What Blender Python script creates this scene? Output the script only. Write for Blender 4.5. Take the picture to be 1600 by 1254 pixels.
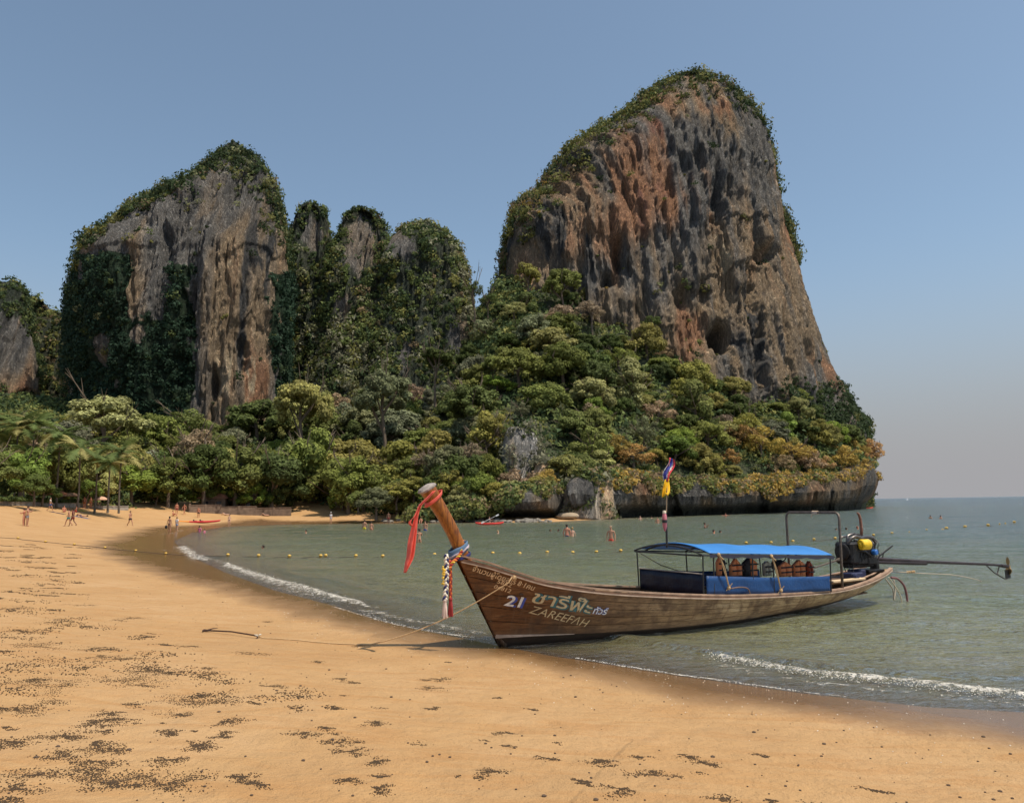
import bpy, math, random
import numpy as np
from mathutils import Vector, Matrix, Quaternion

# ------------------------------------------------------------------ clear
for o in list(bpy.data.objects): bpy.data.objects.remove(o)
scene = bpy.context.scene
COL = scene.collection
random.seed(7)

# ------------------------------------------------------------------ camera
FPX = 1244.4; EYE = 2.5
PITCH = math.atan((787.5-627)/FPX); ROLL = math.radians(0.9)
cF = np.array([0, math.cos(PITCH), math.sin(PITCH)]); r0 = np.array([1., 0, 0]); u0 = np.cross(r0, cF)
cR = r0*math.cos(ROLL)-u0*math.sin(ROLL); cU = u0*math.cos(ROLL)+r0*math.sin(ROLL)
CP = np.array([0, 0, EYE])
cam = bpy.data.cameras.new('camera'); cam_o = bpy.data.objects.new('camera', cam); COL.objects.link(cam_o)
cam.sensor_width = 36; cam.lens = 28; cam.clip_start = 0.1; cam.clip_end = 60000
M = Matrix(((cR[0], cU[0], -cF[0], 0), (cR[1], cU[1], -cF[1], 0), (cR[2], cU[2], -cF[2], EYE), (0, 0, 0, 1)))
cam_o.matrix_world = M
scene.camera = cam_o

# ------------------------------------------------------------------ light
SUN_EL = math.radians(65); SUN_AZ = math.radians(112)      # azimuth: clockwise from +Y (the view direction)
w = bpy.data.worlds.new('World'); scene.world = w; w.use_nodes = True
nt = w.node_tree; bg = nt.nodes['Background']
sky = nt.nodes.new('ShaderNodeTexSky'); sky.sky_type = 'NISHITA'; sky.sun_disc = False
sky.sun_elevation = SUN_EL; sky.sun_rotation = SUN_AZ; sky.altitude = 0
sky.air_density = 1.0; sky.dust_density = 1.6; sky.ozone_density = 1.6
hs = nt.nodes.new('ShaderNodeHueSaturation'); hs.inputs['Saturation'].default_value = 0.78
nt.links.new(sky.outputs[0], hs.inputs['Color'])
# a dry-season haze layer low over the sea, all round the horizon
tcw = nt.nodes.new('ShaderNodeTexCoord'); sxw = nt.nodes.new('ShaderNodeSeparateXYZ'); nt.links.new(tcw.outputs['Generated'], sxw.inputs[0])
rw = nt.nodes.new('ShaderNodeMapRange'); rw.interpolation_type = 'SMOOTHERSTEP'; nt.links.new(sxw.outputs[2], rw.inputs[0])
rw.inputs[1].default_value = -.02; rw.inputs[2].default_value = .34; rw.inputs[3].default_value = 1; rw.inputs[4].default_value = 0
tw = nt.nodes.new('ShaderNodeMix'); tw.data_type = 'RGBA'; tw.blend_type = 'MULTIPLY'; tw.inputs[0].default_value = 1; tw.inputs[7].default_value = (.95, 1.10, 1.14, 1); nt.links.new(hs.outputs[0], tw.inputs[6])
mw = nt.nodes.new('ShaderNodeMix'); mw.data_type = 'RGBA'; mw.inputs[7].default_value = (3.15, 3.12, 3.25, 1)
nt.links.new(rw.outputs[0], mw.inputs[0]); nt.links.new(tw.outputs[2], mw.inputs[6]); nt.links.new(mw.outputs[2], bg.inputs[0])
bg.inputs[1].default_value = 0.12
sl = bpy.data.lights.new('sun', 'SUN'); sl.energy = 4.9; sl.angle = math.radians(0.53); sl.color = (1, .90, .76)
so = bpy.data.objects.new('sun', sl); COL.objects.link(so)
sd = Vector((math.sin(SUN_AZ)*math.cos(SUN_EL), math.cos(SUN_AZ)*math.cos(SUN_EL), math.sin(SUN_EL)))
so.rotation_mode = 'QUATERNION'; so.rotation_quaternion = sd.to_track_quat('Z', 'Y'); so.location = (0, 0, 300)
scene.view_settings.view_transform = 'Standard'; scene.view_settings.look = 'None'
scene.view_settings.exposure = 0.0; scene.view_settings.gamma = 1; scene.view_settings.use_curve_mapping = False
scene.render.engine = 'CYCLES'
scene.cycles.max_bounces = 6; scene.cycles.transparent_max_bounces = 12

# ------------------------------------------------------------------ picking points in the place (design helpers)
def ray(px, py):
    px = np.asarray(px, float); py = np.asarray(py, float)
    return cF + (px[..., None]-800)/FPX*cR - (py[..., None]-627)/FPX*cU
def at(px, py, Y):
    d = ray(px, py); return CP + d*(np.asarray(Y, float)/d[..., 1])[..., None]
def onz(px, py, z=0.0):
    d = ray(px, py); return CP + d*((z-EYE)/d[..., 2])[..., None]
def proj(P):
    v = P-CP; w_ = v@cF; return 800+FPX*(v@cR)/w_, 627-FPX*(v@cU)/w_

# ------------------------------------------------------------------ noise
def _hash(ix, iy, iz, seed):
    h = (ix*374761393 + iy*668265263 + iz*2147483647 + seed*1274126177) & 0xffffffff
    h = ((h ^ (h >> 13))*1274126177) & 0xffffffff
    h = ((h ^ (h >> 16))*2246822519) & 0xffffffff
    return (h & 0xffffff)/float(0xffffff)
def vnoise(x, y, z=None, seed=0):
    if z is None: z = np.zeros_like(x)
    x = np.asarray(x, float); y = np.asarray(y, float)
    ix = np.floor(x).astype(np.int64); iy = np.floor(y).astype(np.int64); iz = np.floor(z).astype(np.int64)
    fx = x-ix; fy = y-iy; fz = z-iz
    fx = fx*fx*(3-2*fx); fy = fy*fy*(3-2*fy); fz = fz*fz*(3-2*fz)
    r = 0
    for a in (0, 1):
        for b in (0, 1):
            for c in (0, 1):
                r = r + _hash(ix+a, iy+b, iz+c, seed)*np.where(a, fx, 1-fx)*np.where(b, fy, 1-fy)*np.where(c, fz, 1-fz)
    return r*2-1
def fbm(x, y, z=None, seed=0, oct=4, gain=.5, ridge=False):
    s = 0; a = 1; t = 0
    if z is None: z = np.zeros_like(np.asarray(x, float))
    for i in range(oct):
        n = vnoise(x, y, z, seed+i*17)
        if ridge: n = 1-2*np.abs(n)
        s = s+a*n; t += a; a *= gain; x = x*2.03; y = y*2.03; z = z*2.03
    return s/t
def sstep(a, b, x):
    t = np.clip((x-a)/(b-a), 0, 1); return t*t*(3-2*t)
def catmull(P, u):
    P = np.asarray(P, float); n = len(P)-1; u = np.clip(np.asarray(u, float), 0, 1)*n
    i = np.clip(np.floor(u).astype(int), 0, n-1); f = (u-i)[..., None]
    g = lambda k: P[np.clip(k, 0, n)]
    p0, p1, p2, p3 = g(i-1), g(i), g(i+1), g(i+2)
    p0 = np.where((i == 0)[..., None], 2*p1-p2, p0); p3 = np.where((i == n-1)[..., None], 2*p2-p1, p3)
    return .5*((2*p1)+(-p0+p2)*f+(2*p0-5*p1+4*p2-p3)*f*f+(-p0+3*p1-3*p2+p3)*f**3)

# ------------------------------------------------------------------ mesh helpers
def mesh(name, V, F, smooth=False):
    """V (n,3); F list of faces, or an (m,k) array"""
    me = bpy.data.meshes.new(name)
    V = np.asarray(V, np.float32)
    if isinstance(F, np.ndarray):
        m, k = F.shape
        me.vertices.add(len(V)); me.vertices.foreach_set('co', V.ravel())
        me.loops.add(m*k); me.loops.foreach_set('vertex_index', F.astype(np.int32).ravel())
        me.polygons.add(m); me.polygons.foreach_set('loop_start', np.arange(0, m*k, k, dtype=np.int32))
        try: me.polygons.foreach_set('loop_total', np.full(m, k, np.int32))
        except Exception: pass
        me.update(calc_edges=True); me.validate()
    else:
        me.from_pydata([tuple(map(float, v)) for v in V], [], F); me.update()
    if smooth: me.polygons.foreach_set('use_smooth', np.ones(len(me.polygons), bool))
    return me
def fattr(me, name, arr):
    a = me.attributes.new(name, 'FLOAT', 'POINT'); a.data.foreach_set('value', np.asarray(arr, np.float32))
def cattr(me, name, arr):
    a = me.attributes.new(name, 'FLOAT_COLOR', 'POINT')
    c = np.ones((len(arr), 4), np.float32); c[:, :3] = arr; a.data.foreach_set('color', c.ravel())
def grid_faces(nr, nc, close=False):
    r = np.arange(nr-1)[:, None]; c = np.arange(nc if close else nc-1)[None, :]; c2 = (c+1) % nc
    return np.stack([r*nc+c, r*nc+c2, (r+1)*nc+c2, (r+1)*nc+c], -1).reshape(-1, 4)
def put(name, me, mat, parent=None):
    o = bpy.data.objects.new(name, me); COL.objects.link(o)
    if mat is not None and not me.materials: me.materials.append(mat)
    if parent is not None: o.parent = parent
    return o
def tag(o, label=None, cat=None, group=None, kind=None):
    if label: o['label'] = label
    if cat: o['category'] = cat
    if group: o['group'] = group
    if kind: o['kind'] = kind
    return o
def empty(name, loc=(0, 0, 0), rz=0, label=None, cat=None, group=None):
    o = bpy.data.objects.new(name, None); COL.objects.link(o); o.empty_display_size = .2
    o.location = loc; o.rotation_euler = (0, 0, rz); tag(o, label, cat, group); return o
def copy_tree(o, parent=None):
    c = o.copy(); COL.objects.link(c)
    if parent is not None: c.parent = parent
    for ch in o.children: copy_tree(ch, c)
    return c

class MB:
    def __init__(s): s.V = []; s.F = []
    def add(s, V, F):
        b = len(s.V); s.V += [tuple(map(float, v)) for v in V]; s.F += [[b+i for i in f] for f in F]; return s
    def box(s, c, size, R=None, bev=0.0):
        hx, hy, hz = [a/2 for a in size]; b = min(bev, hx*.45, hy*.45, hz*.45)
        if b <= 0:
            V = [(x, y, z) for x in (-hx, hx) for y in (-hy, hy) for z in (-hz, hz)]
            F = [[0, 1, 3, 2], [4, 6, 7, 5], [0, 4, 5, 1], [2, 3, 7, 6], [0, 2, 6, 4], [1, 5, 7, 3]]
        else:
            V = []; idx = {}
            for sx in (-1, 1):
                for sy in (-1, 1):
                    for sz in (-1, 1):
                        for k in range(3):
                            p = [sx*(hx-b), sy*(hy-b), sz*(hz-b)]; p[k] = (sx, sy, sz)[k]*(hx, hy, hz)[k]
                            idx[(sx, sy, sz, k)] = len(V); V.append(p)
            F = []
            for k in range(3):
                a, c_ = [i for i in range(3) if i != k]
                for sg in (-1, 1):
                    q = []
                    for sa, sc in ((-1, -1), (1, -1), (1, 1), (-1, 1)):
                        t = [0, 0, 0]; t[k] = sg; t[a] = sa; t[c_] = sc; q.append(idx[(*t, k)])
                    F.append(q)
            for k in range(3):
                a, c_ = [i for i in range(3) if i != k]
                for sa in (-1, 1):
                    for sc in (-1, 1):
                        q = []
                        for sk, kk in ((-1, a), (1, a), (1, c_), (-1, c_)):
                            t = [0, 0, 0]; t[k] = sk; t[a] = sa; t[c_] = sc; q.append(idx[(*t, kk)])
                        F.append(q)
            for sx in (-1, 1):
                for sy in (-1, 1):
                    for sz in (-1, 1): F.append([idx[(sx, sy, sz, k)] for k in range(3)])
        V = [Vector(v) for v in V]
        if R is not None: V = [R@v for v in V]
        c = Vector(c); return s.add([v+c for v in V], F)
    def tube(s, P, r, seg=8, cap=True, flat=1.0):
        P = [Vector(p) for p in P]; n = len(P)
        rs = r if hasattr(r, '__len__') else [r]*n
        T = []
        for i in range(n):
            t = (P[min(i+1, n-1)]-P[max(i-1, 0)]); T.append(t.normalized() if t.length > 1e-9 else Vector((0, 0, 1)))
        up = Vector((0, 0, 1)) if abs(T[0].z) < .9 else Vector((1, 0, 0))
        N = (up-T[0]*up.dot(T[0])).normalized(); V = []
        for i in range(n):
            N = (N-T[i]*N.dot(T[i])).normalized(); B = T[i].cross(N)
            for k in range(seg):
                a = 2*math.pi*k/seg; V.append(P[i]+(N*math.cos(a)+B*math.sin(a)*flat)*rs[i])
        F = [[i*seg+k, i*seg+(k+1) % seg, (i+1)*seg+(k+1) % seg, (i+1)*seg+k] for i in range(n-1) for k in range(seg)]
        if cap: F += [list(range(seg))[::-1], [(n-1)*seg+k for k in range(seg)]]
        return s.add(V, F)
    def lathe(s, prof, c=(0, 0, 0), axis=(0, 0, 1), seg=16):
        q = Vector((0, 0, 1)).rotation_difference(Vector(axis).normalized()); c = Vector(c); V = []
        for (r, h) in prof:
            for k in range(seg):
                a = 2*math.pi*k/seg; V.append(q@Vector((r*math.cos(a), r*math.sin(a), h))+c)
        n = len(prof)
        F = [[i*seg+k, i*seg+(k+1) % seg, (i+1)*seg+(k+1) % seg, (i+1)*seg+k] for i in range(n-1) for k in range(seg)]
        F += [list(range(seg))[::-1], [(n-1)*seg+k for k in range(seg)]]
        return s.add(V, F)
    def ball(s, c, r, n=8, m=6, jit=0.0, rng=None):
        r = (r, r, r) if not hasattr(r, '__len__') else r; V = [(c[0], c[1], c[2]-r[2])]
        for j in range(1, m):
            th = math.pi*j/m
            for k in range(n):
                a = 2*math.pi*k/n; q = 1+(rng.uniform(-jit, jit) if rng else 0)
                V.append((c[0]+r[0]*q*math.sin(th)*math.cos(a), c[1]+r[1]*q*math.sin(th)*math.sin(a), c[2]-r[2]*q*math.cos(th)))
        V.append((c[0], c[1], c[2]+r[2])); e = len(V)-1
        F = [[0, 1+(k+1) % n, 1+k] for k in range(n)]
        F += [[1+j*n+k, 1+j*n+(k+1) % n, 1+(j+1)*n+(k+1) % n, 1+(j+1)*n+k] for j in range(m-2) for k in range(n)]
        F += [[1+(m-2)*n+k, 1+(m-2)*n+(k+1) % n, e] for k in range(n)]
        return s.add(V, F)
    def build(s, name, mat, parent=None, smooth=False):
        return put(name, mesh(name, s.V, s.F, smooth), mat, parent)

def solid_sheet(fn, nu, nv, th):
    """a cloth or plank: fn(u,v)->(pos, normal); a closed slab of thickness th"""
    A = [];
    for j in range(nv):
        for i in range(nu):
            p, n = fn(i/(nu-1), j/(nv-1)); A.append((Vector(p), Vector(n)))
    V = [p+n*th/2 for p, n in A]+[p-n*th/2 for p, n in A]; N = nu*nv; F = []
    for j in range(nv-1):
        for i in range(nu-1):
            a = j*nu+i; q = [a, a+1, a+nu+1, a+nu]; F.append(q); F.append([N+k for k in q[::-1]])
    for i in range(nu-1):
        F.append([i+1, i, N+i, N+i+1]); a = (nv-1)*nu+i; F.append([a, a+1, N+a+1, N+a])
    for j in range(nv-1):
        a = j*nu; F.append([a, a+nu, N+a+nu, N+a]); a = j*nu+nu-1; F.append([a+nu, a, N+a, N+a+nu])
    return V, F

# ------------------------------------------------------------------ materials
def newmat(name):
    m = bpy.data.materials.new(name); m.use_nodes = True; n = m.node_tree
    return m, n, n.nodes['Principled BSDF']
def lk(n, a, b): n.links.new(a, b)
def coord(n, scale=(1, 1, 1), kind='Object'):
    tc = n.nodes.new('ShaderNodeTexCoord'); mp = n.nodes.new('ShaderNodeMapping'); mp.inputs['Scale'].default_value = scale
    lk(n, tc.outputs[kind], mp.inputs[0]); return mp.outputs[0]
def noise(n, vec, scale, detail=4, rough=.55, dist=0):
    t = n.nodes.new('ShaderNodeTexNoise'); t.inputs['Scale'].default_value = scale; t.inputs['Detail'].default_value = detail
    t.inputs['Roughness'].default_value = rough; t.inputs['Distortion'].default_value = dist
    if vec is not None: lk(n, vec, t.inputs['Vector'])
    return t.outputs['Fac']
def ramp(n, fac, stops):
    r = n.nodes.new('ShaderNodeValToRGB'); e = r.color_ramp.elements
    while len(e) < len(stops): e.new(.5)
    for i, (p, c) in enumerate(stops):
        e[i].position = p; e[i].color = (*c, 1) if len(c) == 3 else c
    lk(n, fac, r.inputs[0]); return r.outputs['Color']
def mix(n, f, a, b, mode='MIX'):
    m = n.nodes.new('ShaderNodeMix'); m.data_type = 'RGBA'; m.blend_type = mode
    for s_, v in ((m.inputs[0], f), (m.inputs[6], a), (m.inputs[7], b)):
        if isinstance(v, (int, float)): s_.default_value = v
        elif isinstance(v, tuple): s_.default_value = (*v, 1)
        else: lk(n, v, s_)
    return m.outputs[2]
def math_(n, op, a, b=None, clamp=False):
    m = n.nodes.new('ShaderNodeMath'); m.operation = op; m.use_clamp = clamp
    for i, v in enumerate((a, b)):
        if v is None: continue
        if isinstance(v, (int, float)): m.inputs[i].default_value = v
        else: lk(n, v, m.inputs[i])
    return m.outputs[0]
def bump(n, h, dist, strength=1, nrm=None):
    b = n.nodes.new('ShaderNodeBump'); b.inputs['Distance'].default_value = dist; b.inputs['Strength'].default_value = strength
    lk(n, h, b.inputs['Height'])
    if nrm is not None: lk(n, nrm, b.inputs['Normal'])
    return b.outputs[0]
def attr(n, name):
    a = n.nodes.new('ShaderNodeAttribute'); a.attribute_name = name; return a
def simple(name, c, rough=.6, metal=0, var=.18, nscale=6, spec=.4, bmp=0.0):
    m, n, p = newmat(name); v = coord(n)
    f = noise(n, v, nscale, 5)
    lk(n, ramp(n, f, [(.3, tuple(x*(1-var) for x in c)), (.7, tuple(min(1, x*(1+var)) for x in c))]), p.inputs['Base Color'])
    p.inputs['Roughness'].default_value = rough; p.inputs['Metallic'].default_value = metal
    p.inputs['Specular IOR Level'].default_value = spec
    if bmp: lk(n, bump(n, noise(n, v, nscale*6, 4), bmp), p.inputs['Normal'])
    return m
def foliage_mat(name, use_obj=True):
    m, n, p = newmat(name)
    if use_obj:
        oi = n.nodes.new('ShaderNodeObjectInfo'); c = oi.outputs['Color']
        t = attr(n, 'tone').outputs['Fac']
        cmb = n.nodes.new('ShaderNodeCombineColor'); [lk(n, t, cmb.inputs[i]) for i in range(3)]
        c = mix(n, 1.0, c, cmb.outputs[0], 'MULTIPLY')
    else: c = attr(n, 'col').outputs['Color']
    lk(n, c, p.inputs['Base Color']); p.inputs['Roughness'].default_value = .7; p.inputs['Specular IOR Level'].default_value = .15
    tr = n.nodes.new('ShaderNodeBsdfTranslucent'); lk(n, c, tr.inputs[0])
    ms = n.nodes.new('ShaderNodeMixShader'); ms.inputs[0].default_value = .32
    lk(n, p.outputs[0], ms.inputs[1]); lk(n, tr.outputs[0], ms.inputs[2])
    lk(n, ms.outputs[0], n.nodes['Material Output'].inputs[0]); return m
FOL = foliage_mat('foliage'); FOLS = foliage_mat('undergrowth_foliage', False)
BARK = simple('bark', (.14, .105, .075), .9, nscale=3, bmp=.02)

def rock_mat():
    m, n, p = newmat('limestone')
    c = attr(n, 'col').outputs['Color']
    wv = coord(n, (1, 1, 1)); wn = n.nodes.new('ShaderNodeTexNoise'); wn.inputs['Scale'].default_value = .12; wn.inputs['Detail'].default_value = 3; lk(n, wv, wn.inputs['Vector'])
    def warped(scale, amt):
        mp = n.nodes.new('ShaderNodeMapping'); mp.inputs['Scale'].default_value = scale; tc = n.nodes.new('ShaderNodeTexCoord')
        va = n.nodes.new('ShaderNodeVectorMath'); va.operation = 'SCALE'; va.inputs['Scale'].default_value = amt; lk(n, wn.outputs['Color'], va.inputs[0])
        vb = n.nodes.new('ShaderNodeVectorMath'); vb.operation = 'ADD'; lk(n, tc.outputs['Object'], vb.inputs[0]); lk(n, va.outputs[0], vb.inputs[1]); lk(n, vb.outputs[0], mp.inputs[0]); return mp.outputs[0]
    f = noise(n, warped((.9, .9, .12), 6), 1.9, 9, .7); f2 = noise(n, warped((1, 1, .4), 3), 1.8, 9, .72); f3 = noise(n, warped((1.5, 1.5, .22), 5), .55, 7, .7)
    def crack(fac, w_): return math_(n, 'SUBTRACT', 1, math_(n, 'MULTIPLY', math_(n, 'ABSOLUTE', math_(n, 'SUBTRACT', fac, .5)), w_), True)
    k1 = crack(f, 26); k2 = crack(f3, 30); k3 = crack(f2, 34)
    kk = math_(n, 'MAXIMUM', k1, math_(n, 'MAXIMUM', k2, math_(n, 'MULTIPLY', k3, .7)))
    c = mix(n, 1.0, c, ramp(n, f, [(.3, (1.15, 1.15, 1.17)), (.5, (2.0, 2.0, 1.98)), (.68, (3.0, 2.9, 2.7))]), 'MULTIPLY')
    c = mix(n, .75, c, ramp(n, f2, [(.34, (.35, .35, .37)), (.45, (1, 1, 1)), (.7, (1.25, 1.2, 1.15))]), 'MULTIPLY')
    c = mix(n, math_(n, 'MULTIPLY', kk, .6), c, (.025, .024, .024))
    lk(n, c, p.inputs['Base Color']); p.inputs['Roughness'].default_value = .95; p.inputs['Specular IOR Level'].default_value = .1
    h = math_(n, 'SUBTRACT', math_(n, 'ADD', f, f2), math_(n, 'MULTIPLY', kk, .5))
    lk(n, bump(n, h, 1.9, 1.0), p.inputs['Normal']); return m
ROCK = rock_mat()
# ------------------------------------------------------------------ the land: shoreline and sand heights
shore_px = [(1900, 1135), (1600, 1112), (1450, 1104), (1250, 1082), (1060, 1055), (930, 1034), (860, 1024), (780, 1008), (700, 992), (640, 980),
            (590, 968), (520, 945), (430, 922), (350, 893), (305, 872), (282, 856), (272, 845), (300, 832), (350, 822.5), (450, 819), (560, 817.5), (700, 816.5), (860, 815)]
_sp = np.array(shore_px, float); SH = onz(_sp[:, 0], _sp[:, 1], 0.0)[:, :2]
LAND = np.vstack([[[40, -30], [22, 4]], SH, [[30, 152], [60, 190], [90, 260], [90, 500], [-500, 500], [-500, -60], [40, -60]]])
wet_px = [(1900, 1175), (1600, 1150), (1480, 1128), (1370, 1112), (1200, 1098), (1050, 1080), (950, 1050), (850, 1030), (760, 1018), (700, 1008), (600, 985),
          (500, 958), (400, 930), (300, 908), (230, 890), (165, 868), (150, 855), (190, 840), (235, 828), (300, 822), (400, 817), (560, 815), (860, 814)]
_wp = np.array(wet_px, float); WET = onz(_wp[:, 0], _wp[:, 1], 0.15)[:, :2]
def segdist(x, y, P, closed):
    d = np.full(np.shape(x), 1e18); Q = P if not closed else np.vstack([P, P[:1]])
    for a, b in zip(Q[:-1], Q[1:]):
        e = b-a; t = np.clip(((x-a[0])*e[0]+(y-a[1])*e[1])/(e@e+1e-12), 0, 1)
        d = np.minimum(d, (x-a[0]-t*e[0])**2+(y-a[1]-t*e[1])**2)
    return np.sqrt(d)
def inside(x, y, P):
    c = np.zeros(np.shape(x), bool); Q = np.vstack([P, P[:1]])
    for a, b in zip(Q[:-1], Q[1:]):
        with np.errstate(divide='ignore', invalid='ignore'):
            k = ((a[1] > y) != (b[1] > y)) & (x < (b[0]-a[0])*(y-a[1])/(b[1]-a[1]+1e-12)+a[0])
        c ^= k
    return c
def shore_d(x, y):
    x = np.asarray(x, float); y = np.asarray(y, float)
    return segdist(x, y, LAND, True)*np.where(inside(x, y, LAND), 1, -1)
def sand_z(x, y, fine=True):
    d = shore_d(x, y); far = sstep(30, 70, y)
    dd = np.maximum(d, 0)
    up = .055*np.minimum(dd, 2.5)+.1*np.clip(dd-2.5, 0, 10)+(.02+.19*far)*np.clip(dd-12.5, 0, 13)
    z = np.where(d > 0, up, np.maximum(.07*d, -.5+.03*d))
    z = np.maximum(z, -4)
    if fine:
        k = sstep(.5, 4, d)
        z = z+k*(.035*fbm(x*.5, y*.5, seed=3, oct=3)+.014*fbm(x*2.2, y*2.2, seed=4, oct=3)+.011*fbm(x*5, y*5, seed=5, oct=2))
    return z
def ground(px, py):
    """walk the sight line until it meets the sand"""
    d = ray(px, py); t = np.concatenate([np.linspace(3, 30, 500), np.linspace(30.1, 260, 1600)])
    P = CP+d[None, :]*t[:, None]; s_ = sand_z(P[:, 0], P[:, 1]); k = np.argmax(P[:, 2] < s_)
    if not (P[:, 2] < s_).any(): return P[900]
    p = P[k].copy(); p[2] = s_[k]; return p

def polar(rs, angs):
    r, a = np.meshgrid(rs, angs, indexing='ij'); return (r*np.sin(a)).ravel(), (r*np.cos(a)).ravel()

# ---- sand
def sand_material():
    m, n, p = newmat('sand')
    v = coord(n); d = attr(n, 'wet').outputs['Fac']
    f1 = noise(n, v, .35, 5, .6); f2 = noise(n, v, 3.0, 6, .7); f3 = noise(n, v, 60, 3, .7); f4 = noise(n, coord(n, (1, .5, 1)), .9, 6, .6, .6)
    c = ramp(n, f1, [(.32, (.385, .225, .098)), (.5, (.44, .265, .118)), (.7, (.48, .30, .148))])
    f5 = noise(n, coord(n, (.35, 1.3, 1)), 2.2, 7, .7, .8)
    c = mix(n, ramp(n, f5, [(.46, (0, 0, 0)), (.62, (.6, .6, .6))]), c, (.38, .19, .065))
    c = mix(n, ramp(n, f4, [(.5, (0, 0, 0)), (.72, (.5, .5, .5))]), c, (.47, .27, .11))
    c = mix(n, ramp(n, f2, [(.35, (.0, .0, .0)), (.7, (.35, .35, .35))]), c, (.41, .24, .10))
    c = mix(n, ramp(n, f3, [(.30, (.45, .45, .45)), (.42, (0, 0, 0))]), c, (.3, .2, .1))
    c = mix(n, ramp(n, f3, [(.66, (0, 0, 0)), (.74, (.4, .4, .4))]), c, (.8, .66, .45))
    wn = math_(n, 'ADD', d, math_(n, 'MULTIPLY', math_(n, 'SUBTRACT', f4, .5), .9))
    wf = ramp(n, wn, [(.18, (0, 0, 0)), (.5, (.55, .55, .55)), (.95, (1, 1, 1))])
    c = mix(n, wf, c, mix(n, .35, (.15, .085, .038), mix(n, 1.0, c, (.42, .37, .32), 'MULTIPLY')))
    lk(n, c, p.inputs['Base Color'])
    r = n.nodes.new('ShaderNodeMapRange'); lk(n, wf, r.inputs[0]); r.inputs[3].default_value = .92; r.inputs[4].default_value = .17; lk(n, r.outputs[0], p.inputs['Roughness'])
    p.inputs['Specular IOR Level'].default_value = .35
    # scratch left by a dragged line
    tc = n.nodes.new('ShaderNodeTexCoord'); sp = n.nodes.new('ShaderNodeSeparateXYZ'); lk(n, tc.outputs['Object'], sp.inputs[0])
    a = onz(800, 1250, .9); b = onz(985, 1115, .5); e = (b-a)[:2]; L = np.linalg.norm(e); e /= L
    al = math_(n, 'ADD', math_(n, 'MULTIPLY', sp.outputs[0], float(e[0])), math_(n, 'ADD', math_(n, 'MULTIPLY', sp.outputs[1], float(e[1])), float(-(a[0]*e[0]+a[1]*e[1]))))
    pe = math_(n, 'ADD', math_(n, 'MULTIPLY', sp.outputs[0], float(-e[1])), math_(n, 'ADD', math_(n, 'MULTIPLY', sp.outputs[1], float(e[0])), float(a[0]*e[1]-a[1]*e[0])))
    pe = math_(n, 'ADD', pe, math_(n, 'MULTIPLY', math_(n, 'SUBTRACT', f2, .5), .12))
    g = math_(n, 'SUBTRACT', 1, math_(n, 'DIVIDE', math_(n, 'ABSOLUTE', pe), .03), True)
    g = math_(n, 'MULTIPLY', g, math_(n, 'LESS_THAN', math_(n, 'ABSOLUTE', math_(n, 'SUBTRACT', al, float(L/2))), float(L/2)))
    h = math_(n, 'ADD', math_(n, 'MULTIPLY', f3, .25), math_(n, 'SUBTRACT', math_(n, 'MULTIPLY', f2, 2.6), math_(n, 'MULTIPLY', g, .35)))
    dry = math_(n, 'SUBTRACT', 1, wf); h = math_(n, 'MULTIPLY', h, math_(n, 'ADD', math_(n, 'MULTIPLY', dry, .85), .15))
    lk(n, bump(n, h, .035, 1), p.inputs['Normal']); return m
rs = np.concatenate([np.linspace(1.5, 14, 180), 14*np.exp(np.linspace(0, math.log(420/14.), 130))[1:]])
an = np.radians(np.concatenate([np.linspace(-75, -38, 25)[:-1], np.linspace(-38, 38, 480), np.linspace(38, 80, 25)[1:]]))
X, Y = polar(rs, an); Z = sand_z(X, Y)
me = mesh('sand', np.stack([X, Y, Z], 1), grid_faces(len(rs), len(an))[:, ::-1], True)
WL = np.vstack([[[40, -30], [20, 3]], WET, [[60, 200], [90, 500], [-500, 500], [-500, -60], [40, -60]]])
wd = segdist(X, Y, WL, True)*np.where(inside(X, Y, WL), 1, -1)
fattr(me, 'wet', .5-wd/np.clip(1.5+.03*Y, .6, 4.5)+.16*fbm(X*.5, Y*.5, seed=21, oct=3))
beach = put('sand', me, sand_material()); tag(beach, kind='structure')

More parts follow.
